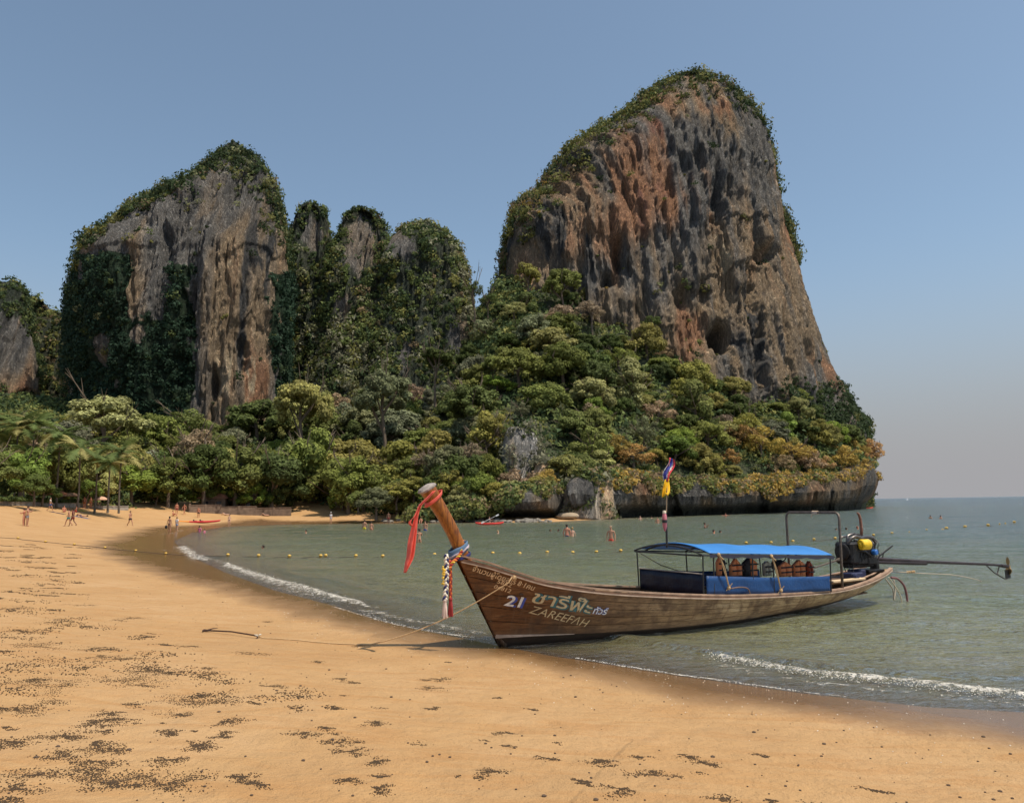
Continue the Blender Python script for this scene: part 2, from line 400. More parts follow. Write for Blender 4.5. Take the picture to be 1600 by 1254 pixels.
# ---- sea
def sea_material():
    m, n, p = newmat('sea_water'); dep = attr(n, 'depth').outputs['Fac']; op = attr(n, 'open').outputs['Fac']
    v = coord(n, (.55, 1.5, 1)); v2 = coord(n, (1, 1, 1))
    f1 = noise(n, v, .55, 5, .6, .4); f2 = noise(n, v, 2.6, 6, .62, .5); f0 = noise(n, v2, .06, 4, .55)
    deepc = mix(n, op, (.048, .090, .022), (.025, .09, .095))
    deepc = mix(n, ramp(n, f0, [(.35, (0, 0, 0)), (.7, (.6, .6, .6))]), deepc, mix(n, op, (.078, .115, .03), (.035, .105, .105)))
    shal = (.32, .29, .13)
    k = math_(n, 'SUBTRACT', 1, math_(n, 'POWER', 2.718, math_(n, 'MULTIPLY', dep, -1.3)), True)
    body = mix(n, k, shal, deepc)
    df = n.nodes.new('ShaderNodeBsdfDiffuse'); lk(n, body, df.inputs[0])
    tr = n.nodes.new('ShaderNodeBsdfTransparent'); tr.inputs[0].default_value = (.86, .9, .78, 1)
    a = math_(n, 'SUBTRACT', 1, math_(n, 'POWER', 2.718, math_(n, 'MULTIPLY', dep, -5.5)), True)
    m1 = n.nodes.new('ShaderNodeMixShader'); lk(n, a, m1.inputs[0]); lk(n, tr.outputs[0], m1.inputs[1]); lk(n, df.outputs[0], m1.inputs[2])
    f9 = noise(n, coord(n, (.16, .5, 1)), 1.0, 6, .68, .5)
    bn = bump(n, f9, 6.0, 1.0); bn = bump(n, f1, 2.0, 1.0, bn); bn = bump(n, f2, .42, 1.0, bn)
    fr = n.nodes.new('ShaderNodeFresnel'); fr.inputs[0].default_value = 1.33; lk(n, bn, fr.inputs[1])
    gl = n.nodes.new('ShaderNodeBsdfGlossy'); gl.inputs['Roughness'].default_value = .09; lk(n, bn, gl.inputs['Normal'])
    m2 = n.nodes.new('ShaderNodeMixShader'); lk(n, math_(n, 'MULTIPLY', fr.outputs[0], .95), m2.inputs[0]); lk(n, m1.outputs[0], m2.inputs[1]); lk(n, gl.outputs[0], m2.inputs[2])
    lk(n, m2.outputs[0], n.nodes['Material Output'].inputs[0]); return m
rs = np.concatenate([np.linspace(7, 16, 80), 16*np.exp(np.linspace(0, math.log(300/16.), 210))[1:], 300*np.exp(np.linspace(0, math.log(30000/300.), 34))[1:]])
an = np.radians(np.concatenate([np.linspace(-80, -36, 20)[:-1], np.linspace(-36, 36, 460), np.linspace(36, 85, 30)[1:]]))
X, Y = polar(rs, an); R_ = np.hypot(X, Y); sp = np.maximum(R_*math.radians(72/460.), np.interp(R_, [16, 300, 3000], [.2, 3.6, 200]))
sz = sand_z(X, Y, False); dep = np.maximum(-sz, 0); Z = np.zeros_like(X)
amp = sstep(0, .7, dep)
for (lx, ly, A, sd_) in ((9, 3.6, .10, 5), (4.5, 1.7, .085, 1), (2.2, .8, .050, 2), (1.1, .42, .026, 3), (.5, .22, .012, 4)):
    Z += A*amp*fbm(X/lx+.3*Y/ly, Y/ly-.15*X/lx, seed=60+sd_, oct=1)*sstep(ly*1.3, ly*.45, sp)
sd_off = -shore_d(X, Y)                                                # low swells running in along the beach
for off, A, wdt in ((2.3, .13, .45), (6.0, .07, .9), (10.5, .06, 1.2)):
    off2 = off+.7*fbm(X*.16, Y*.16, seed=90, oct=2)
    u = (sd_off-off2); sw = np.where(u < 0, np.exp(-(u/(wdt*.35))**2), np.exp(-(u/wdt)**2))
    Z += A*sw*sstep(42, 22, R_)*(.55+.45*fbm(X*.25, Y*.25, seed=91, oct=2))
me = mesh('sea', np.stack([X, Y, Z], 1), grid_faces(len(rs), len(an))[:, ::-1], True)
fattr(me, 'depth', dep)
fattr(me, 'open', np.clip(sstep(.12, .62, X/np.maximum(Y, 1))*sstep(15, 80, R_), 0, 1))
sea = put('sea', me, sea_material()); tag(sea, kind='structure')


# ---- foam: broken crests and the thin swash edge (real lumpy relief)
def foam_mat():
    m, n, p = newmat('sea_foam'); v = coord(n)
    f = noise(n, v, 14, 5, .7)
    lk(n, ramp(n, f, [(.3, (.55, .48, .38)), (.6, (.80, .76, .68))]), p.inputs['Base Color']); p.inputs['Roughness'].default_value = .35
    a = attr(n, 'dens').outputs['Fac']; f2 = noise(n, v, 4.5, 6, .8, .6); f3 = noise(n, v, 26, 5, .75)
    s_ = math_(n, 'ADD', a, math_(n, 'ADD', math_(n, 'MULTIPLY', math_(n, 'SUBTRACT', f2, .5), 3.0), math_(n, 'MULTIPLY', math_(n, 'SUBTRACT', f3, .5), 2.6)))
    lk(n, ramp(n, s_, [(.40, (0, 0, 0)), (.75, (.9, .9, .9))]), p.inputs['Alpha'])
    lk(n, bump(n, f3, .03, 1), p.inputs['Normal']); return m
FOAM = foam_mat()
def world_line(px, z=0.0, step=.06):
    a = np.array(px, float); P = onz(a[:, 0], a[:, 1], z)[:, :2]; u = np.linspace(0, 1, 600); C = catmull(P, u)
    L = np.concatenate([[0], np.cumsum(np.linalg.norm(np.diff(C, axis=0), axis=1))]); n = min(900, max(8, int(L[-1]/step)))
    t = np.linspace(0, L[-1], n); return np.stack([np.interp(t, L, C[:, 0]), np.interp(t, L, C[:, 1])], 1)
def foam_strip(px, width, height, seed, dens=.6, z=0.01, label='', ends=.1):
    C = world_line(px); T = np.gradient(C, axis=0); T /= np.linalg.norm(T, axis=1)[:, None]; N = np.stack([-T[:, 1], T[:, 0]], 1)
    n = len(C); nv = 22; q = np.linspace(-1, 1, nv); u = np.linspace(0, 1, n)
    wv = width*(.65+.5*fbm(C[:, 0]*.9, C[:, 1]*.9, seed=seed, oct=3))*sstep(0, ends, u)*sstep(0, ends, 1-u)+.01
    sh = .25*width*fbm(C[:, 0]*1.5, C[:, 1]*1.5, seed=seed+5, oct=3)
    X = C[:, 0][:, None]+N[:, 0][:, None]*(q*wv[:, None]+sh[:, None]); Y = C[:, 1][:, None]+N[:, 1][:, None]*(q*wv[:, None]+sh[:, None])
    h = height*(1-q[None]**2)**.7*(.45+.55*(fbm(X*5, Y*5, seed=seed+2, oct=4)*.5+.5))*(.6+.6*fbm(C[:, 0]*.8, C[:, 1]*.8, seed=seed+3, oct=2))[:, None]
    gz = np.maximum(sand_z(X.ravel(), Y.ravel(), False).reshape(X.shape), 0)
    Zf = z+gz+np.maximum(h, 0)
    V = np.stack([X, Y, Zf], -1).reshape(-1, 3); me = mesh('foam', V, grid_faces(n, nv), True)
    d = dens*.56*(1-np.abs(q)[None]**2.2)*np.ones((n, 1)); fattr(me, 'dens', d.ravel())
    o = put('foam', me, FOAM); tag(o, label, 'foam', kind='stuff'); return o
foam_strip([(1112, 1026), (1160, 1036), (1220, 1048), (1300, 1060), (1400, 1070), (1500, 1082), (1650, 1097), (1800, 1108)], .26, .13, 1, .95, .03, 'white broken crest of the small wave right of the boat')
foam_strip([(1105, 1034), (1200, 1056), (1330, 1074), (1480, 1090), (1650, 1106)], .22, .02, 2, .42, .012, 'thin patchy foam washing ahead of the wave right of the boat')
foam_strip([(900, 1029), (960, 1040), (1060, 1055), (1150, 1066), (1240, 1080), (1330, 1090)], .035, .012, 3, .85, .012, 'thin bright foam edge of the wash on wet sand below the boat')
foam_strip([(350, 882), (390, 896), (430, 908), (480, 922), (540, 940), (590, 952)], .5, .14, 4, .95, .02, 'white breaking wavelet on the left shore of the bay')
foam_strip([(284, 854), (292, 862), (305, 870), (325, 879)], .7, .16, 5, .9, .02, 'short white breaking wavelet beside the wet sand at the far left')
foam_strip([(560, 952), (620, 966), (690, 978), (760, 992)], .3, .02, 6, .5, .012, 'patchy foam film between the sand and the bow of the boat')
foam_strip([(520, 948), (590, 969), (640, 981), (700, 991), (765, 1000)], .05, .012, 7, .85, .012, 'thin pinkish foam edge left of the bow of the boat')
foam_strip([(330, 872), (385, 893), (430, 912), (520, 940)], .55, .02, 8, .42, .012, 'foam film spreading over the sand behind the left wavelet')
foam_strip([(190, 841), (240, 838), (275, 833), (285, 829)], .5, .02, 9, .35, .012, 'pale wash film on the dark wet sand near two bathers')
foam_strip([(225, 862), (255, 861), (300, 864)], .35, .02, 10, .35, .012, 'pale streak of foam beside the buoy line on wet sand')
FOAMLINES = [([(1112, 1026), (1160, 1036), (1220, 1048), (1300, 1060), (1400, 1070), (1500, 1082), (1650, 1097)], .22, 800), ([(350, 882), (390, 896), (430, 908), (480, 922), (540, 940)], .4, 500), ([(284, 854), (292, 862), (305, 870), (325, 879)], .5, 200), ([(900, 1029), (1060, 1055), (1240, 1080)], .03, 260), ([(560, 958), (640, 981), (765, 1000)], .1, 200)]
# ---- broken shell and grit left on the wet sand, and sand balls rolled by crabs
def points_stuff(name, P, S, mat, label, cat, parent=None, sub=1):
    me = bpy.data.meshes.new(name); me.vertices.add(len(P)); me.vertices.foreach_set('co', np.asarray(P, np.float32).ravel())
    a = me.attributes.new('psize', 'FLOAT', 'POINT'); a.data.foreach_set('value', np.asarray(S, np.float32)); me.update()
    o = put(name, me, mat, parent); ng = bpy.data.node_groups.new(name, 'GeometryNodeTree')
    ng.interface.new_socket('Geometry', in_out='INPUT', socket_type='NodeSocketGeometry'); ng.interface.new_socket('Geometry', in_out='OUTPUT', socket_type='NodeSocketGeometry')
    gi = ng.nodes.new('NodeGroupInput'); go = ng.nodes.new('NodeGroupOutput'); ip = ng.nodes.new('GeometryNodeInstanceOnPoints')
    ic = ng.nodes.new('GeometryNodeMeshIcoSphere'); ic.inputs['Radius'].default_value = 1; ic.inputs['Subdivisions'].default_value = sub
    sm = ng.nodes.new('GeometryNodeSetMaterial'); sm.inputs['Material'].default_value = mat
    na = ng.nodes.new('GeometryNodeInputNamedAttribute'); na.data_type = 'FLOAT'; na.inputs['Name'].default_value = 'psize'
    cx = ng.nodes.new('ShaderNodeCombineXYZ'); m_ = ng.nodes.new('ShaderNodeMath'); m_.operation = 'MULTIPLY'; m_.inputs[1].default_value = .62
    L = ng.links.new; L(gi.outputs[0], ip.inputs['Points']); L(ic.outputs[0], sm.inputs[0]); L(sm.outputs[0], ip.inputs['Instance'])
    L(na.outputs['Attribute'], cx.inputs[0]); L(na.outputs['Attribute'], cx.inputs[1]); L(na.outputs['Attribute'], m_.inputs[0]); L(m_.outputs[0], cx.inputs[2])
    L(cx.outputs[0], ip.inputs['Scale']); L(ip.outputs[0], go.inputs[0])
    md = o.modifiers.new('instances', 'NODES'); md.node_group = ng; tag(o, label, cat, kind='stuff'); return o
rng = np.random.default_rng(5)
near = [(60, 1010, 60), (180, 1030, 45), (200, 965, 30), (45, 1065, 40), (90, 1075, 60), (200, 1065, 70), (255, 1050, 60), (145, 1013, 40), (20, 1110, 60), (30, 1160, 50),
        (95, 1150, 40), (150, 1170, 50), (150, 1130, 35), (175, 1115, 35), (190, 1125, 40), (105, 1180, 40), (60, 1210, 60), (20, 1235, 45), (160, 1205, 60), (230, 1215, 80), (270, 1225, 70), (180, 1230, 60),
        (330, 1100, 55), (295, 1095, 50), (275, 1115, 30), (270, 1145, 30), (345, 1128, 35), (345, 1150, 35), (320, 1170, 35), (300, 1165, 30), (260, 1190, 30), (380, 1215, 30), (400, 1225, 30),
        (395, 1020, 30), (500, 1035, 14), (325, 1046, 18), (425, 1073, 22), (400, 1098, 14), (535, 1063, 18), (555, 1066, 12), (670, 1076, 26), (690, 1062, 25), (665, 1062, 12), (680, 1108, 20),
        (585, 1131, 28), (470, 1147, 30), (510, 1140, 16), (545, 1175, 30), (585, 1190, 25), (530, 1160, 30), (590, 1213, 16), (545, 1222, 22), (590, 1232, 25), (765, 1207, 26), (790, 1145, 18), (795, 1166, 14),
        (940, 1190, 26), (1005, 1183, 18), (1025, 1212, 40), (1105, 1194, 26), (1075, 1183, 18), (970, 1235, 28), (905, 1222, 12), (920, 1226, 16), (1190, 1181, 14), (1365, 1235, 24), (1125, 1250, 24), (850, 1185, 20), (830, 1108, 12), (1205, 1254, 24),
        (415, 972, 14), (560, 1010, 10), (700, 1035, 8), (775, 1090, 10), (90, 975, 30), (30, 985, 35), (130, 945, 25), (20, 950, 40), (240, 990, 14), (300, 1010, 16)]
PP = []; SS = []
def cluster(cx, cy, rad, n, size):
    arms = rng.integers(5, 11); a0 = rng.random(arms)*6.28; k = rng.integers(0, arms, n); t = rng.random(n)**.75
    ang = a0[k]+rng.normal(0, .16, n)+t*.5*rng.normal(0, .5, n); r = rad*t*(.35+.65*rng.random(arms)[k]); dx = np.cos(ang)*r; dy = np.sin(ang)*r
    dx += rng.normal(0, rad*.06, n); dy += rng.normal(0, rad*.06, n); x = cx+dx; y = cy+dy
    z = sand_z(x, y)+size*.35; PP.append(np.stack([x, y, z], 1)); SS.append(size*rng.uniform(.55, 1.25, n))
for px, py, rp in near:
    p = ground(px, py); sc = math.hypot(p[1], 2)/FPX; rad = rp*sc*1.25
    if len(PP) < 35: cluster(p[0]+rng.normal(0, rad*.4), p[1]+rng.normal(0, rad), rad*.6, int(30+rp*3), .0058)
    cluster(p[0], p[1], rad, int(40+rp*7), .0055)
for i in range(330):                                                    # the same heaps, farther up the beach to the left
    Yd = 8+38*rng.random()**1.1; Xd = -(.16+.62*rng.random()**.8)*Yd+rng.normal(0, .4)
    if shore_d(np.array([Xd]), np.array([Yd]))[0] < 5.0: continue
    cluster(Xd, Yd, rng.uniform(.25, .75), int(rng.uniform(40, 110)), .006+.00035*Yd)
for i in range(60):
    Yd = 5.2+5*rng.random(); Xd = rng.uniform(-.62, .5)*Yd
    if shore_d(np.array([Xd]), np.array([Yd]))[0] < 4.5: continue
    cluster(Xd, Yd, rng.uniform(.05, .15), int(rng.uniform(12, 50)), .006)
FP = []; FS = []
for px_, wd_, n_ in FOAMLINES:
    C_ = world_line(px_); k_ = rng.integers(0, len(C_), n_); q_ = rng.normal(0, wd_*.5, (n_, 2)); g_ = np.maximum(sand_z(C_[k_, 0]+q_[:, 0], C_[k_, 1]+q_[:, 1]), 0)
    FP.append(np.stack([C_[k_, 0]+q_[:, 0], C_[k_, 1]+q_[:, 1], g_+.015+np.abs(rng.normal(0, .05*min(1, wd_*3), n_))], 1)); FS.append(rng.uniform(.003, .008, n_)*(1+.012*C_[k_, 1]))
points_stuff('foam_drops', np.vstack(FP), np.concatenate(FS), simple('foam_white', (.85, .82, .76), .25), 'bubbles and spray along the small breaking waves', 'foam')
PEL = simple('sand_balls', (.065, .04, .02), .95, nscale=40)
points_stuff('sand_balls', np.vstack(PP), np.concatenate(SS), PEL, 'dark patches of tiny sand balls rolled by crabs, spread over the dry beach', 'sand balls')
n = 2600; t = rng.random(n); yy = 6.5+rng.random(n)*26; xx = yy*rng.uniform(-.5, .7, n); d = shore_d(xx, yy); k = (d > -.3) & (d < 1.6+1.6*rng.random(n)); xx = xx[k]; yy = yy[k]
points_stuff('shell_grit', np.stack([xx, yy, sand_z(xx, yy)+.003], 1), rng.uniform(.003, .009, len(xx)), simple('shell', (.8, .74, .64), .4), 'pale broken shell bits strewn on the wet sand', 'shell bits')
n = 900; yy = 4.5+rng.random(n)**1.5*30; xx = yy*rng.uniform(-.68, .62, n); k = shore_d(xx, yy) > 1; xx = xx[k]; yy = yy[k]
points_stuff('beach_grit', np.stack([xx, yy, sand_z(xx, yy)+.004], 1), rng.uniform(.004, .013, len(xx))*rng.choice([1, 1, 1, 1.7], len(xx)), simple('dark_grit', (.09, .06, .04), .9), 'dark pebbles and bits of driftwood strewn on the beach', 'grit')

# ------------------------------------------------------------------ leaf clouds and karst
def leaf_cloud(P, N, rad, nl, ls, C, rng, flat=.75):
    """nl leaves round each point of P: (m,3); rad (m,), colours C (m,3)"""
    m = len(P); P = np.repeat(P, nl, 0); N = np.repeat(N, nl, 0); R = np.repeat(rad, nl); C = np.repeat(C, nl, 0); k = m*nl
    d = rng.normal(size=(k, 3)); d /= np.linalg.norm(d, axis=1)[:, None]
    dn = (d*N).sum(1); d -= N*np.minimum(dn*1.2, 0)[:, None]; d[:, 2] *= flat; d[:, 2] += .12
    c = P+d*(R*rng.uniform(.55, 1.05, k))[:, None]
    nn = d+rng.normal(size=(k, 3))*.38; nn /= np.linalg.norm(nn, axis=1)[:, None]
    a = np.cross(nn, rng.normal(size=(k, 3))); a /= np.linalg.norm(a, axis=1)[:, None]; b = np.cross(nn, a)
    s = ls*1.25*rng.uniform(.55, 1.3, k)*(.6+.4*R/np.mean(rad)); a *= s[:, None]; b *= (s*rng.uniform(.6, .9, k))[:, None]
    V = np.stack([c-a, c+.4*a-b, c+.6*a+b], 1).reshape(-1, 3); F = np.arange(3*k).reshape(-1, 3)
    C = C*rng.uniform(.84, 1.16, (k, 1)); return V, F, np.repeat(C, 3, 0)
def gs(px, py, x, y, sx, sy): return np.exp(-((px-x)/sx)**2-((py-y)/sy)**2)
def lerpc(a, b, t): return a+(np.array(b)-a)*np.clip(t, 0, 1)[:, None]
LEAFC = dict(dark=(.045, .068, .028), ivy=(.028, .055, .032), mid=(.10, .125, .04), olive=(.17, .165, .05), light=(.2, .205, .10), gold=(.36, .24, .06), brown=(.22, .16, .09), grey=(.19, .185, .12))
def karst(name, rows, D, dep, nr, nc, seed, colf, scale=1.0, px0=.75, caves=(), topdrop=10, topk=.12, label=None, lean=0.0, veg_n=0, thick=0, leafs=.26, nl=42):
    rows = np.array(rows, float); rows = rows[np.argsort(-rows[:, 0])]; v = np.linspace(0, 1, nr)
    py = rows[0, 0]+(rows[-1, 0]-rows[0, 0])*v
    L = np.interp(-py, -rows[:, 0], rows[:, 1]); Rr = np.interp(-py, -rows[:, 0], rows[:, 2])
    py = py+topdrop*v**3
    A = at(L, py, D); B = at(Rr, py, D); W = (B[:, 0]-A[:, 0])/2; Wm = W.max()
    th = np.concatenate([np.linspace(-.5, -.04, 10)[:-1], np.linspace(-.04, 1.04, nc), np.linspace(1.04, 1.5, 10)[1:]])*math.pi; nt_ = len(th)
    cs = -np.sign(np.cos(th))*np.abs(np.cos(th))**px0; sn = np.sign(np.sin(th))*np.abs(np.sin(th))**.62
    mx = (A+B)/2; hx = (B-A)/2
    dp = dep*(W/Wm)**.8; Yy = D-dp[:, None]*sn[None]+(lean*(v-.5))[:, None]*np.maximum(sn, 0)[None]
    ppx = ((L+Rr)/2)[:, None]+((Rr-L)/2)[:, None]*cs[None]; ppy = py[:, None]+0*ppx
    G = at(ppx, ppy, Yy); X = G[..., 0]; Zz = G[..., 2]
    du = np.gradient(G, axis=1); dv = np.gradient(G, axis=0); N = np.cross(du, dv); N /= np.linalg.norm(N, axis=2)[..., None]+1e-9
    s = scale; q = X-.6*dep*sn[None]
    d = 3.2*s*fbm(q*.035, Zz*.011, seed=seed, oct=2)+1.7*s*fbm(q*.09, Zz*.03, Yy*.05, seed=seed+9, oct=3)
    wq = q+1.3*fbm(q*.12, Zz*.07, seed=seed+3, oct=3)
    fl = fbm(wq*.2, Zz*.022, seed=seed+20, oct=5, ridge=True, gain=.62); d += 2.3*s*fl
    d += 1.3*s*fbm(wq*.7, Zz*.12, Yy*.4, seed=seed+40, oct=4, gain=.65)+1.1*s*fbm(wq*1.1, Zz*.12, seed=seed+44, oct=3, ridge=True)
    bl = vnoise(wq*.13, Zz*.06, seed=seed+50); d += .8*s*np.tanh(9*bl)                      # blocks with sharp steps
    bl = vnoise(wq*.33, Zz*.11, seed=seed+53); d += .8*s*np.tanh(8*bl)
    bd = Zz*.045+1.1*fbm(wq*.06, Zz*.02, seed=seed+55, oct=3); bd = bd-np.floor(bd)            # bulges cut off below: overhangs
    d += 1.1*s*(1-bd)*sstep(0, .05, bd)*sstep(-.2, .3, fbm(q*.05, Zz*.03, seed=seed+58, oct=2))
    for (cx, cy, sx, sy, dd) in caves:
        wx = cx+5*fbm(ppy*.08, ppx*.08, seed=seed+7, oct=2); e = ((ppx-wx)/sx)**2+((ppy-cy)/sy)**2
        d -= dd*np.exp(-e**2)*(1+.4*fbm(q*.5, Zz*.1, seed=5, oct=2))
    edge = sstep(0, .03, v)[:, None]*(topk+(1-topk)*sstep(0, .16, 1-v))[:, None]*(.22+.78*np.clip(np.sin(th), 0, 1)**.8)[None]
    G2 = G+N*(d*edge)[..., None]
    n2 = np.cross(np.gradient(G2, axis=1), np.gradient(G2, axis=0)); n2 /= np.linalg.norm(n2, axis=2)[..., None]+1e-9
    V = G2.reshape(-1, 3); F = grid_faces(nr, nt_)
    f = [F, ]
    me = mesh(name, V, F[:, ::-1] if False else F, True)
    st = fbm(q*.35, Zz*.03, seed=seed+70, oct=4).ravel(); bz = fbm(q*.05, Zz*.03, seed=seed+71, oct=4).ravel(); fn = fbm(q*.9, Zz*.25, seed=seed+72, oct=3).ravel()
    col, veg, vc = colf(ppx.ravel(), ppy.ravel(), st, bz, fn, (d*edge).ravel(), n2.reshape(-1, 3), v.repeat(nt_))
    cattr(me, 'col', np.clip(col, .01, .9)); o = put(name, me, ROCK); tag(o, kind='structure')
    if label: o['label'] = label
    if veg_n:
        front = (np.tile(th, nr) > -.1*math.pi) & (np.tile(th, nr) < 1.1*math.pi)
        ar = np.linalg.norm(np.cross(du, dv), axis=2).ravel(); pr = veg*ar*front; pr = pr/pr.sum(); idx = rng.choice(len(pr), veg_n, p=pr)
        nn = n2.reshape(-1, 3)[idx]; P = V[idx]+rng.normal(size=(veg_n, 3))*.3
        rad = (.45+2.1*rng.random(veg_n)**2.4)*(.7+.6*vc[1][idx]); base = vc[0][idx]*rng.uniform(.7, 1.35, (veg_n, 1))
        VV, FF, CC = leaf_cloud(P, nn, rad, nl, leafs, base, rng)
        me = mesh('cliff_shrubs', VV, FF); cattr(me, 'col', CC); so_ = put('cliff_shrubs', me, FOLS)
        return o, so_
    return o, None

GREY = np.array((.165, .16, .154)); DARK = np.array((.075, .075, .076)); TAN = (.29, .22, .15); ORG = (.33, .185, .115); RED = (.28, .145, .11); CRM = (.45, .37, .26)
def base_rock(px, py, st, bz, fn, tan, org, red, cream, dark):
    c = np.tile(GREY, (len(px), 1)); c = c*(1+.5*fn[:, None])
    c = lerpc(c, TAN, sstep(-.3, .45, st*.8+bz+tan-.15)); c = lerpc(c, ORG, sstep(-.15, .4, st*.7+.6*bz+org-.42)); c = lerpc(c, RED, sstep(0, .5, st*.6+.5*fn+red-.55))
    c = lerpc(c, CRM, sstep(.1, .5, st+.5*fn+cream-.5)); c = lerpc(c, DARK, sstep(.1, .42, -st*.9+.6*fn-.2*bz+dark-.35)); return c
def mixveg(px, *ls):
    """ls: (name, weight array) -> colour"""
    w_ = np.stack([a for _, a in ls], 1)+1e-6; w_ = w_**2; r = rng.random((len(px), 1))*w_.sum(1, keepdims=True); k = (np.cumsum(w_, 1) < r).sum(1); k = np.minimum(k, len(ls)-1)
    return np.array([LEAFC[a] for a, _ in ls])[k]

# right-hand tower
def col_right(px, py, st, bz, fn, d, n, v):
    tan = .25*gs(px, py, 1100, 480, 130, 160)+.3*gs(px, py, 1230, 560, 70, 120)+.25*gs(px, py, 1180, 330, 50, 120)
    org = .75*gs(px, py, 1010, 260, 60, 90)+.55*gs(px, py, 1060, 320, 80, 60)+.5*gs(px, py, 960, 400, 40, 60)+.7*gs(px, py, 1075, 520, 28, 40)+.5*gs(px, py, 1290, 590, 40, 40)+.35*gs(px, py, 880, 380, 40, 60)+.5*gs(px, py, 1115, 175, 20, 16)+.35*gs(px, py, 1200, 300, 40, 150)
    red = .8*gs(px, py, 1030, 195, 26, 34)+.6*gs(px, py, 1000, 350, 18, 60)+.5*gs(px, py, 1045, 300, 60, 30)
    cream = .45*gs(px, py, 1160, 600, 60, 90)+.3*gs(px, py, 1120, 400, 80, 60)+.35*gs(px, py, 1060, 420, 60, 30)
    dark = .5*gs(px, py, 830, 390, 60, 60)+.4*gs(px, py, 1110, 200, 60, 40)+.5*gs(px, py, 1120, 310, 25, 70)+.55*gs(px, py, 1180, 520, 20, 90)+.35*gs(px, py, 900, 300, 60, 80)+.3*gs(px, py, 1090, 470, 60, 40)
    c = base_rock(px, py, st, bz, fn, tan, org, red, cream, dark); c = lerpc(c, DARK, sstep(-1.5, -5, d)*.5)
    topl = np.interp(px, [785, 800, 815, 850, 880, 940, 990, 1030, 1095, 1140, 1180, 1200, 1215, 1240, 1350], [452, 340, 320, 298, 250, 198, 165, 125, 104, 128, 168, 225, 300, 400, 670])
    rim = sstep(1, .2, (py-topl)/np.interp(px, [790, 850, 900, 990, 1095, 1180, 1215, 1350], [70, 80, 60, 55, 60, 42, 5, 12]))*(.6+.8*fn+.5*bz > .42)
    up = sstep(.35, .7, n[:, 2])
    iv = sstep(.5, .8, gs(px, py, 1235, 620, 45, 42)+gs(px, py, 1320, 640, 40, 55)*1.1)
    led = gs(px, py, 1040, 440, 70, 18)+.6*gs(px, py, 1130, 590, 120, 14)+.5*gs(px, py, 840, 330, 25, 25)
    veg = 2.6*rim+.35*up+5*iv+.9*led*(fn+st > .0)+.006+5*sstep(610, 650, py)*(px > 1200)
    hue = mixveg(px, ('dark', .5+iv*6+.6*sstep(1050, 1150, px)), ('mid', .6+0*px), ('olive', .8*(py > topl-99)), ('brown', .3+.5*sstep(990, 800, px)), ('gold', .12+led), ('light', .18+.5*led))
    return c, veg, (hue, .3+rim)
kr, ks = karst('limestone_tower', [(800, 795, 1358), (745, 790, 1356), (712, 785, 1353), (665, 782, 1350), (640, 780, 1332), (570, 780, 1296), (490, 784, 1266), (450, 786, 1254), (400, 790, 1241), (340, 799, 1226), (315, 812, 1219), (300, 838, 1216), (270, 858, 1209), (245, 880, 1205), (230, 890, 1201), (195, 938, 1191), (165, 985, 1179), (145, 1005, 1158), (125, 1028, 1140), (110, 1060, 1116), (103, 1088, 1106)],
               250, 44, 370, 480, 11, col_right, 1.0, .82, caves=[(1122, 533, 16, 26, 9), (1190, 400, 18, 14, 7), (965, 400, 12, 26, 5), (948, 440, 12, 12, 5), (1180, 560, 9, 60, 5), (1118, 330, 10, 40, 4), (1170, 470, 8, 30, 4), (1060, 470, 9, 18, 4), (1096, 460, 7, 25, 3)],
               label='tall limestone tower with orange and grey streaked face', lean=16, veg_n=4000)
tag(ks, 'shrubs and creepers growing on the rim and ledges of the tall right tower', 'shrubs', kind='stuff')
